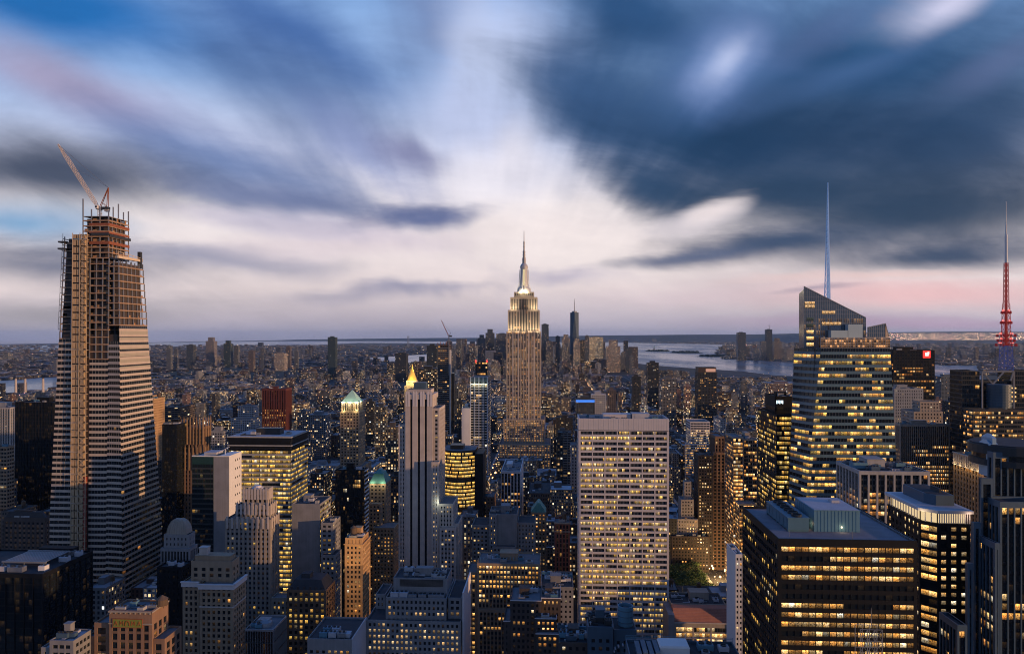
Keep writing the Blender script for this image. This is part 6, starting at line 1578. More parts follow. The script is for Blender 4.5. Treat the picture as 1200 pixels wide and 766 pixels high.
cols_ = [-880 + 3040 * i / 96 for i in range(97)]; rows_ = [.01, .03, .08, .16, .28, .42, .56, .68, .76, .82, .88, .91, .93, .945, .96, .98, 1.0]
for px in cols_:
    xc = (px - CX) / F; vs.append((xc * 9000, -1200.0, 0.0))
    for r_ in rows_:
        dd = d_end(px) * r_; x, y = dd * (-SA + xc * CA), dd * (CA + xc * SA); vs.append((x, y, max(0.0, terrain(x, y) + 14 * math.sin(px * .03) * math.sin(px * .011 + 1) * sstep(.95, 1, r_))))
n1 = len(rows_) + 1
for i in range(len(cols_) - 1):
    for j in range(n1 - 1):
        k = i * n1 + j; fs.append((k, k + n1, k + n1 + 1, k + 1))
me = bpy.data.meshes.new('ground'); me.from_pydata(vs, [], fs)
m = bpy.data.materials.new('ground_mat'); m.use_nodes = True; t = NT(m.node_tree); t.n.clear()
g = t.node('ShaderNodeNewGeometry').outputs['Position']
a = t.noise(t.v('MULTIPLY', g, (1, 1, 0)), .006, 5.0, .65); b_ = t.noise(t.v('MULTIPLY', g, (1, 1, 0)), .0005, 4.0, .6)
c = t.ramp(a, [(.3, (.014, .017, .02, 1)), (.5, (.035, .038, .042, 1)), (.62, (.06, .056, .055, 1)), (.75, (.11, .11, .115, 1))])
c = t.mix(t.mr(b_, .45, .6), c, (.022, .032, .022, 1))
bs = t.node('ShaderNodeBsdfPrincipled'); t.l.new(c, bs.inputs['Base Color']); bs.inputs['Roughness'].default_value = .9
o = t.node('ShaderNodeOutputMaterial'); t.l.new(bs.outputs[0], o.inputs[0])
me.materials.append(m); gr = bpy.data.objects.new('ground', me); COL.objects.link(gr); gr['kind'] = 'structure'
m = bpy.data.materials.new('water_mat'); m.use_nodes = True; t = NT(m.node_tree); t.n.clear()
g = t.node('ShaderNodeNewGeometry').outputs['Position']
bs = t.node('ShaderNodeBsdfPrincipled'); bs.inputs['Base Color'].default_value = (.09, .13, .19, 1); bs.inputs['Roughness'].default_value = .22; bs.inputs['Specular IOR Level'].default_value = .7
nn = t.noise(t.v('MULTIPLY', g, (.0016, .0004, 0)), 1.0, 4.0, .6)
t.l.new(t.mr(nn, .35, .65, .16, .34), bs.inputs['Roughness'])
bmp = t.node('ShaderNodeBump'); bmp.inputs['Strength'].default_value = .03; bmp.inputs['Distance'].default_value = 4; t.l.new(t.noise(g, .02, 3.0, .6), bmp.inputs['Height']); t.l.new(bmp.outputs[0], bs.inputs['Normal'])
o = t.node('ShaderNodeOutputMaterial'); t.l.new(bs.outputs[0], o.inputs[0]); M_WATER = m
def sheet(name, pix, z, mat, kind='structure'):
    mb = MB(); mb.quad([(*ground(*p), z) for p in pix]); ob = mb.build(name, mat); ob['kind'] = kind; return ob
HARBOR = [(590, 401.2), (720, 401.0), (800, 402.6), (850, 403.6), (842, 410), (838, 414), (850, 420.5), (905, 423.5), (950, 425), (1150, 428.5), (1150, 446), (1040, 446), (945, 441.5), (905, 439.5), (870, 435), (830, 432.5), (790, 430), (760, 427.5), (738, 424.5), (725, 418), (690, 415), (640, 414)]
sheet('harbour_water', HARBOR, .6, M_WATER)
RIVER = [(-60, 448), (-20, 447), (22, 445), (45, 442.5), (75, 441), (75, 458), (40, 462), (-60, 468)]
sheet('river_water', RIVER, .6, M_WATER)
sheet('river_water', [(430, 419.5), (474, 416.5), (503, 415), (504, 424.5), (470, 427)], .6, M_WATER)
def at_depth(px, dd): xc = (px - CX) / F; return (dd * (-SA + xc * CA), dd * (CA + xc * SA))
pl_ = [at_depth(px, d_end(px) * .92) for px in range(-80, 571, 50)] + [at_depth(px, d_end(px) * (.55 if px < 420 else .7)) for px in range(570, -81, -50)]
mb = MB(); mb.quad([(*q, .6) for q in pl_]); ob = mb.build('sea_water', M_WATER); ob['kind'] = 'structure'
m_isl = surf('island_green', (.022, .034, .024), .9, .4, scale=.01)
for nm, (c0, c1, py) in (('island', (757, 784, 411.4)), ('island', (786, 821, 413.2)), ('island', (818, 862, 417.6))):
    mb = MB(); xa, ya = ground(c0, py); xb, yb = ground(c1, py); n_ = 26; rg = random.Random(c0); poly = []
    L_ = math.dist((xa, ya), (xb, yb)) / 2; cx_, cy_ = (xa + xb) / 2, (ya + yb) / 2; dpth = 330 if c0 < 800 else 150
    for i in range(n_):
        a = 6.28318 * i / n_; k = 1 + rg.uniform(-.12, .12); poly.append((cx_ + L_ * math.cos(a) * k, cy_ + dpth * math.sin(a) * k))
    mb.prism(poly, 0, 4)
    for i in range(70):
        a, q = rg.uniform(0, 6.28), math.sqrt(rg.random()) * .8; hx, hy = cx_ + L_ * math.cos(a) * q, cy_ + dpth * math.sin(a) * q; r_ = rg.uniform(14, 34); h_ = rg.uniform(8, 24)
        mb.lathe(hx, hy, [(r_, 4), (r_ * 1.1, 4 + h_ * .5), (r_ * .6, 4 + h_), (r_ * .1, 5 + h_)], 7)
    ob = mb.build(nm, m_isl); ob['kind'] = 'structure'
sx, sy = ground(766.5, 411.2)
stt = empty('statue', (sx, sy, 0), 'tiny statue on its pedestal on the small harbour island', 'statue')
mb = MB(); mb.pyramid(sx - 20, sx + 20, sy - 20, sy + 20, 3, 24, .6); mb.pyramid(sx - 11, sx + 11, sy - 11, sy + 11, 24, 50, .7); mb.build('pedestal', M['grey_stone'], stt)
mb = MB(); mb.lathe(sx, sy, [(8, 50), (7, 66), (5, 78), (2, 83), (2.8, 86), (2, 90)], 8); mb.bar((sx - 3, sy, 78), (sx - 6, sy, 98), 1.6, 1.0, 5); mb.build('figure', M['copper'], stt)

# ------------------------------------------------------------------ streets
AVS = [-2050, -1830, -1590, -1330, -1090, -880, -660, -520, -385, -250, -108, 178, 458, 742, 1022, 1302, 1562, 1800, 2010]
mb = MB()
for a in AVS: mb.quad([(a - 11, 380, .12), (a + 11, 380, .12), (a + 11, 4600, .12), (a - 11, 4600, .12)])
rd = mb.build('road', surf('asphalt', (.045, .045, .048), .9, .3, scale=.3, streak=0)); rd['kind'] = 'structure'
mb = MB()
for a in AVS:
    for o_ in (-5.5, 0, 5.5):
        y = 560
        while y < 1500: mb.quad([(a + o_ - .1, y, .13), (a + o_ + .1, y, .13), (a + o_ + .1, y + 4, .13), (a + o_ - .1, y + 4, .13)]); y += 10
rm = mb.build('road_marking', M['white_panel']); rm['kind'] = 'structure'
mb = MB()
for a in AVS:
    for s_ in (-1, 1): mb.box(a + s_ * 11 if s_ > 0 else a - 15, a + 15 if s_ > 0 else a - 11, 380, 4600, 0, .15)
pv_ = mb.build('pavement', M['concrete']); pv_['kind'] = 'structure'

# ------------------------------------------------------------------ the small park by the lit avenue
PARK = (wx(785, 700), 160.0, 690.0, 798.0)
mb = MB(); mb.quad([(PARK[0] - 20, PARK[2], .02), (PARK[1], PARK[2], .02), (PARK[1], PARK[3], .02), (PARK[0] - 20, PARK[3], .02)])
lw = mb.build('lawn', surf('lawn_green', (.03, .05, .02), .95, .4, scale=.2, streak=0)); lw['kind'] = 'structure'
bark = surf('bark', (.05, .04, .03), .95, .3); leafm = surf('leaf_green', (.075, .12, .04), .8, .5, scale=.5, streak=0)
def make_tree(seed, h):
    rg = random.Random(seed); root = empty('park_tree', (0, 0, 0))
    mb = MB(); mb.bar((0, 0, 0), (0, 0, h * .45), .32, .2)
    tips = []
    for i in range(7):
        a = rg.uniform(0, 6.28); e = rg.uniform(.4, 1.1); p = Vector((math.cos(a) * h * .3 * e, math.sin(a) * h * .3 * e, h * rg.uniform(.55, .9))); mb.bar((0, 0, h * rg.uniform(.25, .45)), p, .14, .05, 5); tips.append(p)
    mb.build('trunk', bark, root)
    cr_ = MB()
    for i in range(420):
        p = rg.choice(tips); q = p + Vector((rg.gauss(0, 1), rg.gauss(0, 1), rg.gauss(0, .8))) * h * .10
        n = Vector((rg.gauss(0, 1), rg.gauss(0, 1), rg.gauss(0, 1))).normalized(); t1 = n.orthogonal().normalized(); t2 = n.cross(t1); s = h * rg.uniform(.018, .045)
        cr_.quad([q + t1 * s, q + t2 * s, q - t1 * s, q - t2 * s])
    cr_.build('crown', leafm, root)
    return root
def copy_tree(o, parent=None):
    c_ = o.copy(); COL.objects.link(c_); c_.parent = parent
    for chd in list(o.children): copy_tree(chd, c_)
    return c_
protos = [make_tree(s, h) for s, h in ((1, 15), (2, 17), (3, 13))]
rg = random.Random(8); spots = []
for tries in range(900):
    x, y = rg.uniform(PARK[0] - 8, PARK[1] - 4), rg.uniform(PARK[2] + 4, PARK[3] - 4)
    if all(math.dist((x, y), s) > 8.2 for s in spots): spots.append((x, y))
spots = spots[:64]
for i, (x, y) in enumerate(spots):
    o = protos[i] if i < 3 else copy_tree(protos[i % 3])
    o.location = (x, y, 0.02); o.rotation_euler.z = rg.uniform(0, 6.28); k = rg.uniform(.8, 1.15); o.scale = (k, k, k)
    tag(o, 'leafy dark green tree in the small park beside the lit avenue', 'tree', 'trees in the small park')
# street lamps along the lit avenue
def make_lamp():
    root = empty('street_lamp', (0, 0, 0)); mb = MB(); mb.bar((0, 0, 0), (0, 0, 8), .14, .09); mb.bar((0, 0, 8), (1.8, 0, 8.6), .08); mb.build('pole', M['dark_metal'], root)
    mb = MB(); mb.lathe(1.8, 0, [(.15, 8.2), (.5, 8.3), (.42, 8.6), (.1, 8.8)], 8); mb.build('lamp_head', glow('lamp_glow', (1, .62, .26), 14), root)
    return root
lp0 = make_lamp()
for i in range(16):
    o = lp0 if i == 0 else copy_tree(lp0)
    s_ = 1 if i % 2 else -1; o.location = (178 - s_ * 11.8, 660 + (i // 2) * 26, .15); o.rotation_euler.z = 0 if s_ > 0 else math.pi
    tag(o, 'street lamp glowing warm over the avenue beside the small park', 'street lamp', 'street lamps on the lit avenue')
for i in range(5): lamp('street_lamp_light', (176, 690 + i * 42, 14), 60000, (1, .60, .24), 1.0)
for i in range(4): lamp('street_lamp_light', (PARK[0] + 20 + i * 30, 700 + (i % 2) * 45, 9), 2600, (1, .72, .40), 1.0)
for i in range(3): lamp('street_lamp_light', (-108, 700 + i * 90, 10), 4200, (1, .55, .2), 1.0)
for i in range(2): lamp('street_lamp_light', (-250, 700 + i * 90, 10), 4200, (1, .55, .2), 1.0)

# ------------------------------------------------------------------ far and middle named towers
PAL_ = [(.20, .13, .09), (.26, .19, .14), (.30, .27, .25), (.16, .16, .17), (.36, .33, .31), (.12, .075, .055), (.22, .22, .24), (.09, .09, .10), (.42, .40, .39), (.15, .10, .08)]
def far_tower(px0, px1, py, Y, rgb, lit, label, name='distant_tower', cat='tower', bay=4.0, fl=4.0, win=.6, top=None, depth=None, z0=0.0):
    x0, x1 = wx(px0, Y), wx(px1, Y); z = wz(py, (x0 + x1) / 2, Y); d_ = depth or (x1 - x0) * .9; rg = random.Random(int(px0 * 7 + Y))
    lit *= .7; gm = sum(rgb) / 3; rgb = tuple(.85 * lerp(gm * q, v, .55) for q, v in zip((.92, 1, 1.14), rgb)); c = (*rgb, lit); c2 = (rg.random(), bay, fl, win)  # wall colour pulled towards blue, imitating dusk light on the towers
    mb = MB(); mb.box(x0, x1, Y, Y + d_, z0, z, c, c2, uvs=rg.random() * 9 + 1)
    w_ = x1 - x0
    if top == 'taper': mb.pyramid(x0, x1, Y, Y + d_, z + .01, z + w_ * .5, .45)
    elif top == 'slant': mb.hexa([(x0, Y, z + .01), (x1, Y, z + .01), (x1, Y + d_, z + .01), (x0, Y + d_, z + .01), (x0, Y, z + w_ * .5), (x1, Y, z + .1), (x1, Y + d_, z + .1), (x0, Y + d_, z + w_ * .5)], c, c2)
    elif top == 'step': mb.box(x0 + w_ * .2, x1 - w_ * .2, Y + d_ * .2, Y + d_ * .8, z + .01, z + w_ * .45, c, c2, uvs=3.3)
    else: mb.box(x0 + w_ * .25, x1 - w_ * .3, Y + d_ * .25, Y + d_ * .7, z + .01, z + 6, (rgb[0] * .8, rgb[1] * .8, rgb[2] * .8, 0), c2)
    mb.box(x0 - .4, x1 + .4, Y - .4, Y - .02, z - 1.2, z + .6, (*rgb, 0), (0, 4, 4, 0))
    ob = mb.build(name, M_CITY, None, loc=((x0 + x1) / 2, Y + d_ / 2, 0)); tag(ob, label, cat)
    return ob, (x0, x1, Y, Y + d_, z)
TE = (.03, .075, .085); GY_ = (.13, .14, .15); BR = (.17, .11, .08); DK = (.03, .035, .04)
FAR = [
 (195, 200, 405, 5200, GY_, .06, 'thin grey tower on the far skyline beside the construction tower', None), (204, 207.5, 409, 5300, GY_, .05, 'thinnest short grey tower on the far left skyline', None),
 (218.5, 226, 404, 5500, (.05, .07, .09), .05, 'dark blue tower far off, second of the tall ones left of the teal slab', None), (241, 250.5, 399.5, 5600, (.24, .19, .18), .06, 'pale brownish tower, tallest of the far cluster above the brick roofs', 'step'),
 (262, 270, 402.5, 5800, TE, .04, 'far teal glass tower with notched top in the left cluster', 'step'), (274, 279, 405, 5900, GY_, .05, 'small grey tower just right of the notched teal tower', None),
 (291, 297, 411, 5000, BR, .06, 'brown far tower standing alone left of the red ribbed tower', None), (305, 309, 408, 5400, GY_, .05, 'slim grey far tower above the red ribbed tower', None), (321, 333, 414, 5200, (.3, .2, .16), .35, 'wide pinkish lit block far off left of the teal slab', None),
 (335, 340, 406, 5600, BR, .06, 'slim brown far tower left of the dark teal slab', None), (345, 349, 411, 5300, GY_, .04, 'short grey far tower close to the dark teal slab', None),
 (384, 393, 395, 4300, TE, .015, 'lone dark teal glass slab rising above the far rooftops', None),
 (463, 476, 414, 4000, DK, .03, 'dark square tower far behind the gold pyramid roof', None), (500, 512, 405, 2400, (.03, .05, .06), .05, 'dark teal tower left of the slender unfinished tower', None),
 (490, 512, 432, 1700, DK, .40, 'broad dark block with orange windows right of the gold pyramid roof', None),
 (528, 534, 410, 5200, GY_, .10, 'grey downtown tower right of the unfinished tower', None), (534.5, 541, 402, 5300, (.10, .10, .11), .16, 'downtown tower with rounded stepped top, left end of the cluster', 'step'), (550, 556.5, 403, 5400, (.18, .10, .09), .25, 'reddish lit downtown tower beside pointed lit spire', None),
 (557.5, 559.8, 405, 5350, (.32, .24, .18), .3, 'slender pale downtown spire with lit face', 'taper'), (560, 568.5, 396, 5500, (.08, .10, .12), .06, 'dark stepped downtown tower left of the tallest dark one', 'step'), (569, 579, 390, 5600, (.06, .08, .10), .06, 'tallest dark downtown tower left of the great spire', 'step'),
 (581.5, 595, 391, 5400, (.08, .10, .12), .08, 'broad dark downtown tower touching the great spire', None),
 (634.6, 643, 380, 5300, (.06, .09, .12), .06, 'tall dark blue downtown tower just right of the great spire', None), (640, 648, 400, 5200, (.2, .14, .12), .3, 'lit brown downtown block below the tall dark blue tower', None), (651, 656, 394, 5500, (.07, .09, .11), .05, 'thin dark downtown tower between the two tallest', None),
 (658.5, 668, 396, 5250, (.24, .17, .15), .3, 'pinkish stone downtown tower left of the tapered skyscraper', 'step'), (672, 680, 400, 5100, (.26, .18, .14), .45, 'warm lit downtown block at the foot of the tapered skyscraper', 'step'),
 (685.5, 690.5, 393.5, 5300, (.09, .11, .13), .08, 'dark slim downtown tower left of the golden block', None), (691, 707, 395, 5350, (.40, .30, .16), .72, 'golden glowing broad downtown block', None), (711, 727, 405.5, 5100, (.26, .16, .14), .35, 'brownish pink stepped downtown block with lit top', 'step'),
 (728, 732.5, 413, 5300, GY_, .08, 'small grey downtown tower near the water', None), (733, 740.5, 409, 5000, (.06, .08, .10), .08, 'last dark downtown tower beside the harbour', None), (738, 742.5, 417, 4900, GY_, .1, 'low grey block at the harbour edge of downtown', None),
 (865, 874, 389.5, 7600, (.05, .07, .09), .08, 'dark broad tower across the river, left of the crane topped one', None), (898, 905, 386, 7800, (.04, .06, .08), .03, 'tallest dark tower across the river with crane on top', None), (892, 898, 400, 7700, GY_, .08, 'shorter tower touching the crane topped one across the river', None), (907, 916, 400, 7900, (.16, .11, .10), .14, 'brown rounded block across the river right of the crane topped one', 'step'), (884, 889, 408, 7500, GY_, .1, 'low grey block across the river between two dark towers', None), (922, 932, 409, 7600, (.2, .16, .14), .2, 'lit low block across the river near the slanted glass skyscraper', None),
 (759, 772, 425, 2300, DK, .13, 'dark apartment tower with speckled lights before the bay', None), (741, 751, 441, 2100, DK, .06, 'black slab tower left of the dark speckled tower', None), (775, 793, 444, 2000, (.14, .14, .15), .22, 'grey tower with a pale flat band around its top', None), (802, 810, 452, 2000, (.30, .14, .11), .5, 'slim pinkish lit tower left of the glowing crown tower', None),
 (693, 710, 462, 1500, (.5, .47, .45), .12, 'pale building with open white frame top behind the white grid slab', None), (712, 722, 457, 1600, (.14, .09, .07), .12, 'dark brown tower behind the white grid slab', None),
 (901, 936, 449, 2600, (.22, .12, .10), .42, 'long reddish housing block with lit windows before the river', None), (868, 876, 446, 2500, GY_, .1, 'grey tower between the glowing crown tower and the red housing', None),
 (1103, 1122, 441, 2200, (.10, .13, .15), .07, 'rounded grey blue tower standing before the river inlet', None),
 (652, 660, 512, 1000, DK, .25, 'narrow dark office tower to the right of the great spire', None), (641, 649, 498, 1400, (.2, .2, .21), .2, 'small grey tower to the right of the great spire', None), (560, 567, 497, 1600, DK, .18, 'dark tower between the blue glass tower and the great spire', None),
 (527, 537, 452, 1900, (.06, .08, .09), .14, 'dark tower with glowing red spot, right of the unfinished tower', None), (536, 541.5, 470, 1300, DK, .2, 'narrow dark tower left of the white slab wall', None),
 (429, 438, 470, 1500, DK, .2, 'dark tower right of the green pyramid roof', None), (440, 452, 476, 1300, (.06, .07, .08), .3, 'dark lit tower left of the striped shaft', None), (452, 466, 500, 1000, (.1, .08, .07), .35, 'brown office block left of the striped shaft with lit rows', None), (360, 382, 486, 1500, (.16, .2, .24), .2, 'blue grey block with pale roof left of the green pyramid roof', None),
 (270, 300, 490, 1300, (.4, .4, .42), .1, 'white stepped apartment block behind the yellow office building', 'step'), (245, 262, 505, 1100, (.3, .3, .33), .1, 'pale blue grey block between gothic and yellow office tower', None),
 (1088, 1094, 452, 1600, DK, .1, 'dark narrow tower at the foot of the red sign tower', None), (1096, 1104, 468, 1500, (.2, .1, .09), .3, 'small reddish lit tower right of the red sign tower', None), (1112, 1128, 470, 1200, DK, .12, 'dark tower left of the media tower with trusses', None), (1114, 1127, 500, 950, (.06, .05, .05), .3, 'dark lit block between tan finned tower and media tower', None),
]
FARB = []
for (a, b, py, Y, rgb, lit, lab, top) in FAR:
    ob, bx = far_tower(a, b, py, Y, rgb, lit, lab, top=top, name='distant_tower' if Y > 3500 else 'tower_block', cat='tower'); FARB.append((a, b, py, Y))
# tapered downtown skyscraper with spire
Y = 5450; x0, x1 = wx(668.3, Y), wx(678.3, Y); zt, zb, zs = wz(366, x0, Y), wz(399, x0, Y), wz(349.5, x0, Y); w_ = x1 - x0
tw = empty('tapered_skyscraper', ((x0 + x1) / 2, Y + w_ / 2, 0), 'tall tapered glass skyscraper with needle spire, highest of downtown', 'skyscraper')
cx_, cy_ = (x0 + x1) / 2, Y + w_ / 2
mb = MB(); B0 = [(x0, Y), (x1, Y), (x1, Y + w_), (x0, Y + w_)]; T0 = [(cx_, cy_ - w_ * .5), (cx_ + w_ * .5, cy_), (cx_, cy_ + w_ * .5), (cx_ - w_ * .5, cy_)]
mb.prism(B0, 0, 60, True, (.05, .08, .11, .03), (.3, 6, 5, .8))
for i in range(4):
    b0, b1, t0, tm = B0[i], B0[(i + 1) % 4], T0[i], T0[(i - 1) % 4]
    mb.quad([(*b0, 60.01), (*b1, 60.01), (*t0, zt)], [(0, 0), (1, 0), (0, 1)], (.05, .08, .11, .03), (.3, 6, 5, .8)); mb.quad([(*b0, 60.01), (*t0, zt), (*tm, zt)], [(0, 0), (1, 0), (0, 1)], (.07, .10, .13, .03), (.3, 6, 5, .8))
mb.quad([(*p, zt) for p in T0], None, (.05, .08, .11, 0), (.3, 6, 5, 0)); mb.build('tower_body', M_CITY, tw)
mb = MB(); mb.lathe(cx_, cy_, [(w_ * .3, zt), (w_ * .3, zt + 10), (3, zt + 12), (2.4, lerp(zt, zs, .6)), (.8, zs)], 8); mb.build('spire', M['steel'], tw)
# blue lit band building
ob, bx = far_tower(675, 697, 468, 1450, (.05, .07, .10), .15, 'dark building with long glowing blue band along its roof edge', name='tower_block')
mb = MB(); mb.box(bx[0] - .3, bx[1] - .3, bx[2] - 1.0, bx[2] - .45, bx[4] - 5.5, bx[4] - .5); mb.build('light_band', glow('blue_band', (.08, .28, 1.0), .9), ob)
# crane on the tower across the river, bridge-like chimneys by the river
cx_, cy_ = wx(902, 7800), 7800; zt = wz(386, cx_, cy_)
cr = empty('tower_crane', (cx_, cy_, zt), 'tiny crane on top of the tallest tower across the river', 'crane'); mb = MB(); mb.bar((cx_, cy_, zt), (cx_, cy_, zt + 45), 2.2, n=4); mb.build('mast', M['steel'], cr); mb = MB(); mb.bar((cx_ - 14, cy_, zt + 38), (cx_ + 12, cy_, zt + 74), 1.6, .8, 4); mb.build('boom', M['steel'], cr)
for i, px in enumerate((18.5, 29.5, 50.5)):
    Yc = 2950; xx = wx(px, Yc); zt = wz(442, xx, Yc); ch_ = empty('chimney_stack', (xx, Yc, 0), ('first', 'second', 'third')[i] + ' tall pale smokestack beside the river, counted from the outer side', 'smokestack', 'power station chimneys')
    mb = MB(); mb.lathe(xx, Yc, [(5.5, 0), (4.2, zt - 6), (4.2, zt - 6)], 12); mb.build('shaft', M['pale_stone'], ch_); mb = MB(); mb.lathe(xx, Yc, [(4.5, zt - 5.9), (4.5, zt)], 12); mb.build('rim', M['dark_brick'], ch_)
# far bridge tower on the horizon
bx_, by_ = ground(478.5, 406); zt = wz(393.6, bx_, by_); bt = empty('bridge_tower', (bx_, by_, 0), 'faint bridge tower on the far horizon above the gold pyramid roof', 'bridge tower')
mb = MB()
for s_ in (-14, 14): mb.pyramid(bx_ + s_ - 8, bx_ + s_ + 8, by_ - 8, by_ + 8, 0, zt, .7)
mb.build('leg', M['steel'], bt); mb = MB()
for f in (.35, .7, .96): mb.box(bx_ - 8, bx_ + 8, by_ - 5, by_ + 5, zt * f - 8, zt * f)
mb.build('cross_beam', M['steel'], bt)

# ------------------------------------------------------------------ the wider city: lots on the street grid
ALLT = [o for o in COL.objects if o.type == 'EMPTY' and o.get('category')]
HERO = []      # footprints and what must stay in view: (x0, x1, y0, y1) and (px0, px1, lowest visible row, Y)
def keep(px0, px1, py, Y): HERO.append((px0, px1, py, Y))
for a in ((0, 200, 690, 592), (584, 646, 540, 1250), (678, 784, 748, 585), (937, 1056, 602, 550), (466, 540, 672, 590), (785, 852, 692, 700), (516, 562, 606, 755), (267, 362, 660, 635), (394, 430, 550, 885), (306, 343, 506, 1140), (550, 576, 510, 1090),
          (885, 940, 620, 610), (1046, 1096, 500, 840), (1055, 1114, 560, 690), (850, 888, 640, 735), (540, 551, 508, 1090), (512, 531, 470, 1390), (474, 490, 456, 1890), (384, 393, 452, 4200), (490, 512, 447, 1690), (1126, 1200, 530, 630),
          (586, 614, 612, 815), (557, 580, 608, 775), (620, 642, 640, 690), (648, 669, 664, 610), (792, 818, 640, 710), (816, 850, 640, 690), (808, 833, 540, 1140), (818, 840, 510, 1890), (390, 434, 640, 620), (430, 460, 660, 670), (186, 246, 600, 620), (17, 64, 600, 750), (0, 17, 590, 690), (672, 698, 476, 1440), (692, 711, 486, 1490), (330, 394, 720, 475), (832, 862, 700, 640)): keep(*a)
for (a, b, py, Y) in FARB: keep(a, b, py + min(60, (py - 380) * .9 + 12), Y - 10)
FOOT = []
bpy.context.view_layer.update()
for o in ALLT:
    xs, ys_ = [], []
    for c_ in [o] + list(o.children):
        if c_.type == 'MESH' and c_.name.split('.')[0] in ('wall', 'core', 'side_wall', 'blank_wall', 'dark_wing', 'end_wall'):
            po = parent_origin(c_)
            for v in c_.bound_box: xs.append(v[0] + po.x); ys_.append(v[1] + po.y)
    if xs: FOOT.append((min(xs) - 4, max(xs) + 4, min(ys_) - 4, max(ys_) + 4))
for o in COL.objects:
    if o.name.split('.')[0] in ('tower_block',):
        po = o.location; xs = [v[0] + po.x for v in o.bound_box]; ys_ = [v[1] + po.y for v in o.bound_box]; FOOT.append((min(xs) - 3, max(xs) + 3, min(ys_) - 3, max(ys_) + 3))
FOOT.append((PARK[0] - 22, PARK[1] + 4, PARK[2] - 2, PARK[3] + 4))
def inside(px, py, poly):
    r = False; n = len(poly)
    for i in range(n):
        (xa, ya), (xb, yb) = poly[i], poly[(i + 1) % n]
        if (ya > py) != (yb > py) and px < (xb - xa) * (py - ya) / (yb - ya) + xa: r = not r
    return r
WPOLY = [HARBOR, RIVER, [(430, 419.5), (474, 416.5), (503, 415), (504, 424.5), (470, 427)]]
rg = random.Random(21)
def zone_height(x, y):
    px, _ = proj((x, y, 0))
    r = rg.random()
    if y < 950: h = rg.uniform(35, 95) if r < .75 else rg.uniform(90, 135)
    elif y < 1500: h = rg.uniform(25, 70) if r < .8 else rg.uniform(70, 120)
    elif y < 2600: h = rg.uniform(16, 48) if r < .86 else rg.uniform(50, 105)
    elif y < 4000: h = rg.uniform(11, 26) if r < .92 else rg.uniform(30, 70)
    else: h = rg.uniform(14, 50) if r < .8 else rg.uniform(50, 110)
    if x < -1000: h *= .6
    if x > 700: h *= .75
    return h
def limit(x0, x1, Y, h):
    """no lot may hide what the photograph shows behind it"""
    pa, _ = proj((x0, Y, 0)); pb, _ = proj((x1, Y, 0)); xm = (x0 + x1) / 2
    lo = (421 if Y < 4500 else 397) if Y > 1500 else 436
    if 728 < pb and pa < 950 and Y < 4800: lo = 442 if pa > 800 else 434
    for (a, b, py, Yh) in HERO:
        if Y < Yh and pb > a + 1 and pa < b - 1: lo = max(lo, py)
    return min(h, wz(lo, xm, Y)), pa, pb
LOTS = []
for i in range(len(AVS) - 1):
    xa, xb = AVS[i] + 15, AVS[i + 1] - 15
    k = 0; yb_ = 548.0
    while yb_ < 4550:
        y0, y1 = yb_ + 8, yb_ + 72.4; ym = (y0 + y1) / 2
        xw = xa
        while xw < xb - 9:
            w_ = min(rg.choice((12, 16, 20, 24, 30, 38, 46)) * (1.0 if yb_ < 2200 else 1.0), xb - xw)
            if xb - xw - w_ < 9: w_ = xb - xw
            full = rg.random() < .3
            for (ya, yc) in (((y0, y1),) if full else ((y0, ym - 1), (ym + 1, y1))):
                x0, x1 = xw + .15, xw + w_ - .15
                LOTS.append((x0, x1, ya, yc - rg.uniform(0, 6)))
            xw += w_
        yb_ += 80.4
GEN = []
for (x0, x1, y0, y1) in LOTS:
    if any(x0 < f[1] and x1 > f[0] and y0 < f[3] and y1 > f[2] for f in FOOT): continue
    pxa, pya = proj(((x0 + x1) / 2, y0, 0))
    if pxa < -120 or pxa > 1320: continue
    if any(inside(pxa, pya, w_) for w_ in WPOLY): continue
    h, pa, pb = limit(x0, x1, y0, zone_height((x0 + x1) / 2, y0))
    if h < 7: continue
    GEN.append([x0, x1, y0, y1, h, pa, pb])
# open fields of low city beyond: across both rivers and downtown
def scatter(n, pxr, pyr, hs, ws, towers=.02, lit=.1):
    for _ in range(n):
        px = rg.uniform(*pxr); py = pyr[0] + (pyr[1] - pyr[0]) * rg.random() ** 1.25
        if any(inside(px, py, w_) for w_ in WPOLY): continue
        x, y = ground(px, py)
        if -2000 < x < 2000 and y < 4550: continue
        w_ = rg.uniform(*ws) * (1 + y / 9000); h = rg.uniform(*hs) * (1 if rg.random() > towers else rg.uniform(2.5, 6)); z = terrain(x, y)
        q, pa, pb = limit(x - w_ / 2, x + w_ / 2, y, h + z)
        q -= z
        if q > 4: FIELD.append((x - w_ / 2, x + w_ / 2, y, y + w_ * rg.uniform(.6, 1.2), q, z))
FIELD = []
scatter(8200, (-60, 590), (404.5, 470), (7, 20), (14, 34), .03)
scatter(1500, (520, 745), (412, 440), (14, 60), (22, 44), .10)
scatter(3400, (842, 1260), (403.5, 424.5), (8, 26), (18, 40), .05)
scatter(2200, (940, 1260), (398, 440), (7, 18), (16, 40), .02)
scatter(500, (700, 1000), (400, 404.5), (10, 30), (20, 60), .02)
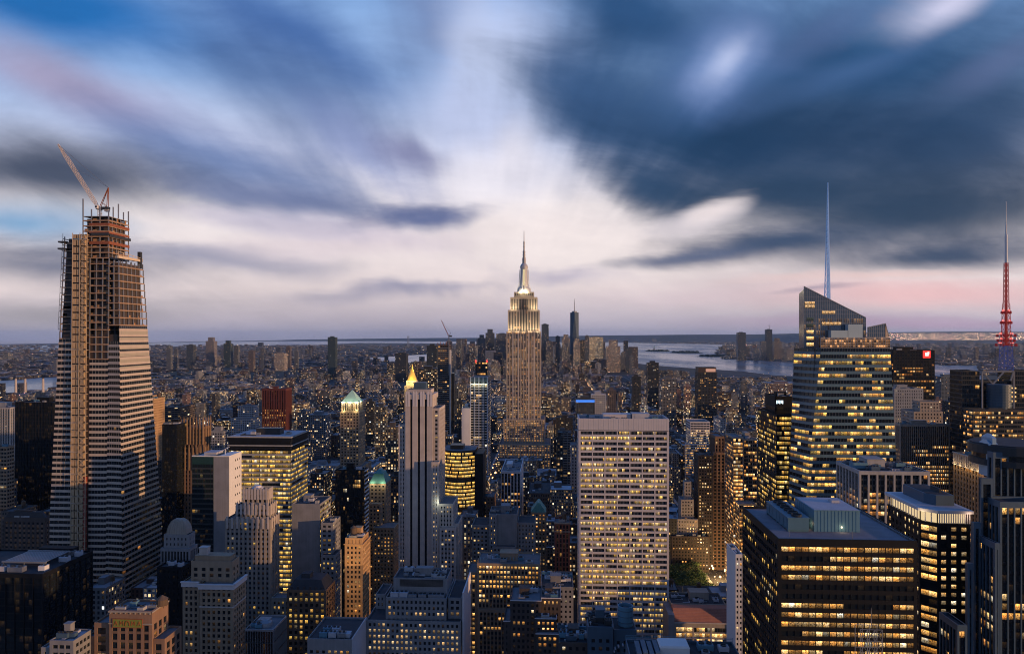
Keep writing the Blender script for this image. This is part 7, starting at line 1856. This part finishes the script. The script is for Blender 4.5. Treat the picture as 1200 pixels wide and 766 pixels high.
# ------------------------------------------------------------------ which lots show: a coarse near-to-far sweep
BW, BH = 600, 383
buf = [bytearray(BW) for _ in range(BH)]
def rect(x0, x1, y0, y1, z):
    P_ = [proj(p) for p in ((x0, y0, z), (x1, y0, z), (x0, y1, z), (x1, y1, z))]
    g0 = proj((x0, y0, 0))[1]
    return min(p[0] for p in P_), max(p[0] for p in P_), min(p[1] for p in P_), g0
def sweep(x0, x1, y0, y1, z):
    a, b, t_, g_ = rect(x0, x1, y0, y1, z); n = 0
    c0, c1 = max(0, int(a / 2)), min(BW, int(b / 2 + .999)); r0, r1 = max(0, int(t_ / 2)), min(BH, int(g_ / 2 + .999))
    if c1 <= c0 or r1 <= r0: return 0
    one = b'\x01' * (c1 - c0)
    for r in range(r0, r1):
        row = buf[r]; n += row[c0:c1].count(0); row[c0:c1] = one
    return n * 4
ITEMS = [(b[2], 'h', b) for b in ALLBOX] + [(g_[2], 'g', g_) for g_ in GEN]
ITEMS += [(600, 'h', (wx(57, 600), wx(139, 600), 600, 645, wz(300, wx(100, 600), 600), None)), (560, 'h', (wx(940, 560), wx(1050, 560), 560, 600, wz(402, wx(1000, 560), 560), None)), (760, 'h', (wx(517, 760), wx(556, 760), 760, 790, wz(528, wx(536, 760), 760), None)), (330, 'h', (wx(1076, 330), wx(1137, 330), 330, 360, wz(600, wx(1100, 330), 330), None))]
ITEMS.sort(key=lambda q: q[0])
VIS = {}
for y, k, b in ITEMS:
    n = sweep(*b[:5])
    if k == 'g': VIS[id(b)] = n
shown = [g_ for g_ in GEN if VIS[id(g_)] >= 4]
shown.sort(key=lambda g_: -VIS[id(g_)])
N_IND = 290
INDIV, REST = shown[:N_IND], shown[N_IND:] + [g_ for g_ in GEN if VIS[id(g_)] < 4]
# names of landmarks used to point at a lot
LM = []
for o in ALLT:
    pass
for nm, px, py, Y in (('construction tower', 120, 560, 600), ('black slab tower', 40, 560, 760), ('orange sunlit tower', 187, 540, 720), ('gothic tower', 225, 560, 640), ('domed stone building', 206, 640, 470), ('green glass slab', 245, 600, 560), ('art deco stepped tower', 300, 650, 520), ('yellow office building', 310, 570, 640), ('red ribbed tower', 325, 490, 1150), ('green pyramid tower', 412, 510, 900), ('blank grey block', 360, 620, 560), ('black white-edged tower', 412, 590, 640), ('green mansard building', 446, 590, 700), ('orange lit hotel tower', 418, 670, 500), ('black hipped roof block', 362, 710, 480), ('striped limestone shaft', 492, 570, 600), ('golden curved offices', 537, 570, 760), ('blue glass tower', 562, 480, 1100), ('white gridded tower', 600, 580, 820), ('great art deco spire', 614, 500, 1270), ('grey stepped lofts', 590, 625, 640), ('bright windowed lofts', 595, 700, 560), ('gabled brick tower', 631, 620, 700), ('arched cornice tower', 659, 640, 620), ('white grid slab', 731, 600, 590), ('red tiled hall', 822, 725, 560), ('small park', 812, 665, 720), ('brown windowless slab', 844, 580, 700), ('salmon lit tower', 868, 570, 760), ('pale stepped tower', 806, 600, 720), ('pale topped office tower', 821, 520, 1150), ('glowing crown tower', 829, 470, 1900), ('white sign tower', 915, 540, 620), ('slanted glass skyscraper', 995, 500, 560), ('tan finned tower', 1084, 540, 700), ('red sign tower', 1070, 440, 900), ('media tower', 1170, 480, 640), ('grey ribbed block', 1045, 570, 470), ('pilastered tan block', 1130, 560, 520), ('grey stepped block', 490, 715, 430), ('white frame building', 701, 475, 1500), ('blue band building', 686, 478, 1450), ('speckled dark tower', 765, 450, 2300), ('teal glass slab', 388, 430, 4300), ('gold roof tower', 482, 440, 1900), ('unfinished slender tower', 519, 440, 1400), ('red housing block', 918, 458, 2600)):
    LM.append((nm, px, py, Y))
TONES = [((.22, .13, .085), 'brown brick'), ((.27, .20, .14), 'tan brick'), ((.30, .28, .27), 'grey stone'), ((.17, .17, .18), 'dark grey'), ((.40, .38, .36), 'pale stone'), ((.15, .07, .05), 'dark red brick'), ((.24, .24, .27), 'blue grey'), ((.07, .07, .08), 'near black'), ((.46, .45, .45), 'off white'), ((.13, .09, .07), 'dark brown'), ((.34, .24, .16), 'buff brick'), ((.26, .12, .08), 'rust brick')]
ORD = ['nearest', 'second', 'third', 'fourth', 'fifth', 'sixth', 'seventh', 'eighth', 'ninth', 'tenth', 'eleventh', 'twelfth', 'thirteenth', 'fourteenth', 'fifteenth', 'sixteenth', 'seventeenth', 'eighteenth', 'nineteenth', 'twentieth', 'twenty-first', 'twenty-second', 'twenty-third', 'twenty-fourth', 'twenty-fifth', 'twenty-sixth', 'twenty-seventh', 'twenty-eighth', 'twenty-ninth', 'thirtieth'] + ['farther outlying'] * 60
rg = random.Random(77)
def body(mb, b, c, c2, h0=0.0, detail=True):
    x0, x1, y0, y1, h = b[:5]; s_ = rg.random() * 8 + 1
    w_, d_ = x1 - x0, y1 - y0
    if h > 48 and rg.random() < .6 and w_ > 14:
        k = rg.uniform(.55, .82); hb = h * k; m_ = min(w_, d_) * rg.uniform(.10, .22)
        mb.box(x0, x1, y0, y1, h0, h0 + hb, c, c2, s_); mb.box(x0 + m_, x1 - m_, y0 + m_, y1 - m_ * .6, h0 + hb + .01, h0 + h, c, c2, s_ + 1)
        return (x0 + m_, x1 - m_, y0 + m_, y1 - m_ * .6, h0 + h)
    mb.box(x0, x1, y0, y1, h0, h0 + h, c, c2, s_)
    return (x0, x1, y0, y1, h0 + h)
def look():
    rgb, nm = rg.choice(TONES); k = rg.uniform(.28, .9); lit = rg.choice((.06, .10, .14, .18, .24, .34, .5))
    glassy = rg.random() < .12
    gm = sum(rgb) / 3; ds = rg.uniform(.25, .75); rgb = (lerp(gm * .92, rgb[0], ds), lerp(gm, rgb[1], ds), lerp(gm * 1.12, rgb[2], ds))  # masonry tones greyed and blued to stand in for blue evening light
    c = (rgb[0] * k, rgb[1] * k, rgb[2] * k, lit); c2 = (rg.random(), rg.uniform(2.4, 3.8) if not glassy else rg.uniform(4, 7), rg.uniform(3.3, 4.1), rg.uniform(.42, .62) if not glassy else .9)
    return c, c2, nm, lit
KIND_LABEL = {}
tag_q = []
for g_ in INDIV:
    c, c2, nm, lit = look(); mb = MB(); x0, x1, y0, y1, h = g_[:5]
    tp = body(mb, g_, c, c2)
    cc = (c[0], c[1], c[2], 0); z0 = (0, 4, 4, 0)
    X0, X1, Y0, Y1, Z = tp
    for q in ((X0 - .15, X1 + .15, Y0 - .15, Y0 + .3, Z + .01, Z + 1.1), (X0 - .15, X0 + .3, Y0 + .31, Y1, Z + .01, Z + 1.09), (X1 - .3, X1 + .15, Y0 + .31, Y1, Z + .01, Z + 1.09), (X0 + .31, X1 - .31, Y1 - .4, Y1, Z + .01, Z + 1.08)): mb.box(*q, cc, z0)
    w_, d_ = X1 - X0, Y1 - Y0
    kind = 'office_tower' if h > 85 else ('apartment_building' if h > 45 and nm.find('brick') >= 0 else ('office_block' if h > 45 or c2[3] > .8 else ('loft_building' if w_ > 22 else 'town_building')))
    ob = mb.build(kind, M_CITY, None, loc=((x0 + x1) / 2, (y0 + y1) / 2, 0))
    feat = []
    bm_ = MB(); bx = X0 + w_ * rg.uniform(.15, .4); by = Y0 + d_ * rg.uniform(.35, .55); bh = rg.uniform(2.6, 6)
    bm_.box(bx, bx + w_ * rg.uniform(.25, .4), by, by + d_ * rg.uniform(.2, .35), Z + .01, Z + bh, (c[0] * .85, c[1] * .85, c[2] * .85, 0), c2); bm_.build('bulkhead', M_CITY, ob)
    if rg.random() < .5 and VIS[id(g_)] > 60 and w_ > 8:
        t_ = MB(); tx, ty = X0 + w_ * rg.uniform(.6, .85), Y0 + d_ * rg.uniform(.25, .8); r_ = rg.uniform(1.6, 2.3)
        t_.lathe(tx, ty, [(r_, Z + 2.8), (r_, Z + 6.4), (r_ * 1.1, Z + 6.45), (.1, Z + 8)], 10)
        for i in range(4): a = .785 + i * 1.571; t_.bar((tx + r_ * .7 * math.cos(a), ty + r_ * .7 * math.sin(a), Z), (tx + r_ * .7 * math.cos(a), ty + r_ * .7 * math.sin(a), Z + 2.8), .15, n=4)
        t_.build('water_tank', M['wood'], ob); feat.append('water tank')
    for i in range(rg.randint(0, 3) if VIS[id(g_)] > 40 else 0):
        u_ = MB(); ux, uy = X0 + w_ * rg.uniform(.1, .8), Y0 + d_ * rg.uniform(.08, .35); u_.box(ux, ux + rg.uniform(1.5, 4), uy, uy + rg.uniform(1.5, 3), Z + .02, Z + rg.uniform(1.2, 2.6)); u_.build('roof_unit', M[rg.choice(('steel', 'roof_pale', 'teal_paint', 'dark_metal', 'concrete'))], ob)
    pcx = (proj((X0, Y0, Z))[0] + proj((X1, Y0, Z))[0]) / 2; pcy = proj(((X0 + X1) / 2, Y0, Z))[1] + 6
    pcx = max(0, min(1200, pcx)); pcy = min(pcy, 766)
    lmk = min(LM, key=lambda q: (q[1] - pcx) ** 2 + (q[2] - pcy) ** 2 * 1.6)
    dx, dy = pcx - lmk[1], pcy - lmk[2]
    if y0 > lmk[3] + 60 and abs(dx) < 26: side = 'behind'
    elif y0 < lmk[3] - 60 and abs(dx) < 26: side = 'in front of'
    else: side = 'left of' if dx < 0 else 'right of'
    ob['category'] = kind.replace('_', ' ')
    tag_q.append((lmk[0], side, dx * dx + dy * dy, ob, nm, lit, feat, c2[3] > .8))
seen_ = {}
for lm, side, dd, ob, nm, lit, feat, gl_ in sorted(tag_q, key=lambda q: (q[0], q[1], q[2])):
    k = (lm, side); i = seen_.get(k, 0); seen_[k] = i + 1
    litw = 'mostly dark' if lit < .11 else ('sparsely lit' if lit < .2 else ('half lit' if lit < .4 else 'brightly lit'))
    kd = ob.name.split('.')[0].replace('_', ' ')
    ob['label'] = f"{litw} {nm} {kd}{' with tank' if feat else ''}, {ORD[i]} {side} {lm}"
# everything smaller or farther: one mass
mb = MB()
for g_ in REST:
    c, c2, nm, lit = look(); tp = body(mb, g_, (c[0] * .8, c[1] * .8, c[2] * .85, lit * .5), c2)  # walls darker and bluer: sunless shade put into their colour
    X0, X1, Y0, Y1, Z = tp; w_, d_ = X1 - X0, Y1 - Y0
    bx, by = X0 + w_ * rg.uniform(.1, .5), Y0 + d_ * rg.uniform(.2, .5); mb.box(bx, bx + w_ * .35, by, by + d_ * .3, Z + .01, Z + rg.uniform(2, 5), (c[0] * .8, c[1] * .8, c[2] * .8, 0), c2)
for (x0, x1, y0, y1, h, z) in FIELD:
    c, c2, nm, lit = look(); mb.box(x0, x1, y0, y1, z - 6, z + h, (c[0] * .6, c[1] * .64, c[2] * .72, lit * .28), (c2[0], c2[1] * 1.4, c2[2], c2[3]), rg.random() * 9 + 1)  # far walls darker and bluer still, lack of sun painted into the tint
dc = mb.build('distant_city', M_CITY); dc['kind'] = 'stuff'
# lamps and lit signs of the far streets: small glowing heads
mbw, mbr = MB(), MB()
def spark(mb, x, y, z, r): mb.hexa([(x - r, y - r, z - r), (x + r, y - r, z - r), (x + r, y + r, z - r), (x - r, y + r, z - r), (x - r, y - r, z + r), (x + r, y - r, z + r), (x + r, y + r, z + r), (x - r, y + r, z + r)])
def sparks(n, pxr, pyr, pw=1.2, r=(.5, 1.3), zz=(8, 26)):
    for _ in range(n):
        px = rg.uniform(*pxr); py = pyr[0] + (pyr[1] - pyr[0]) * rg.random() ** pw
        if any(inside(px, py, w_) for w_ in WPOLY): continue
        x, y = ground(px, py)
        if y > 20500: continue
        spark(mbw if rg.random() < .85 else mbr, x, y, terrain(x, y) + rg.uniform(*zz), rg.uniform(*r) * (.40 + y / 8000))
sparks(600, (-40, 600), (404, 470)); sparks(520, (420, 730), (412, 470)); sparks(520, (842, 1230), (405, 424), 1.0); sparks(620, (1000, 1240), (400, 436), 1.0); sparks(700, (430, 1130), (445, 560), 1.4, (.5, 1.0), (12, 45)); sparks(260, (760, 1000), (403.5, 406), 1, (.9, 1.6), (6, 20))
for _ in range(1500):     # bright shore lights far across the flats at the right
    px = rg.uniform(1005, 1215); dd = rg.uniform(24800, 28600); xc = (px - CX) / F; x, y = dd * (-SA + xc * CA), dd * (CA + xc * SA); spark(mbw if rg.random() < .7 else mbr, x, y, terrain(x, y) + rg.uniform(8, 30), rg.uniform(3, 6.5))
ob = mbw.build('street_lights', glow('far_light_warm', (1, .66, .36), 3.6)); ob['kind'] = 'stuff'
ob = mbr.build('street_lights', glow('far_light_red', (1, .45, .40), 3.0)); ob['kind'] = 'stuff'
mb = MB()
for a in AVS:
    y = 620.0
    while y < 4300:
        if rg.random() < .8: spark(mb, a + rg.uniform(-9, 9), y, rg.uniform(1, 8), rg.uniform(.35, .9))
        y += rg.uniform(10, 26) * (.35 if a in (178, -108) else 1)
ob = mb.build('street_lights', glow('traffic_glow', (1, .55, .22), 5.0)); ob['kind'] = 'stuff'
# ------------------------------------------------------------------ the evening air
mb = MB(); mb.box(-62000, 62000, -1500, 45000, -1.5, 520)
hz = bpy.data.materials.new('haze_air'); hz.use_nodes = True; t = NT(hz.node_tree); t.n.clear()
pvn = t.node('ShaderNodeVolumePrincipled'); pvn.inputs['Color'].default_value = (.46, .70, 1.0, 1); pvn.inputs['Density'].default_value = 1.0e-5; pvn.inputs['Anisotropy'].default_value = .2
o = t.node('ShaderNodeOutputMaterial'); t.l.new(pvn.outputs[0], o.inputs['Volume'])
ob = mb.build('haze', hz); ob['kind'] = 'stuff'
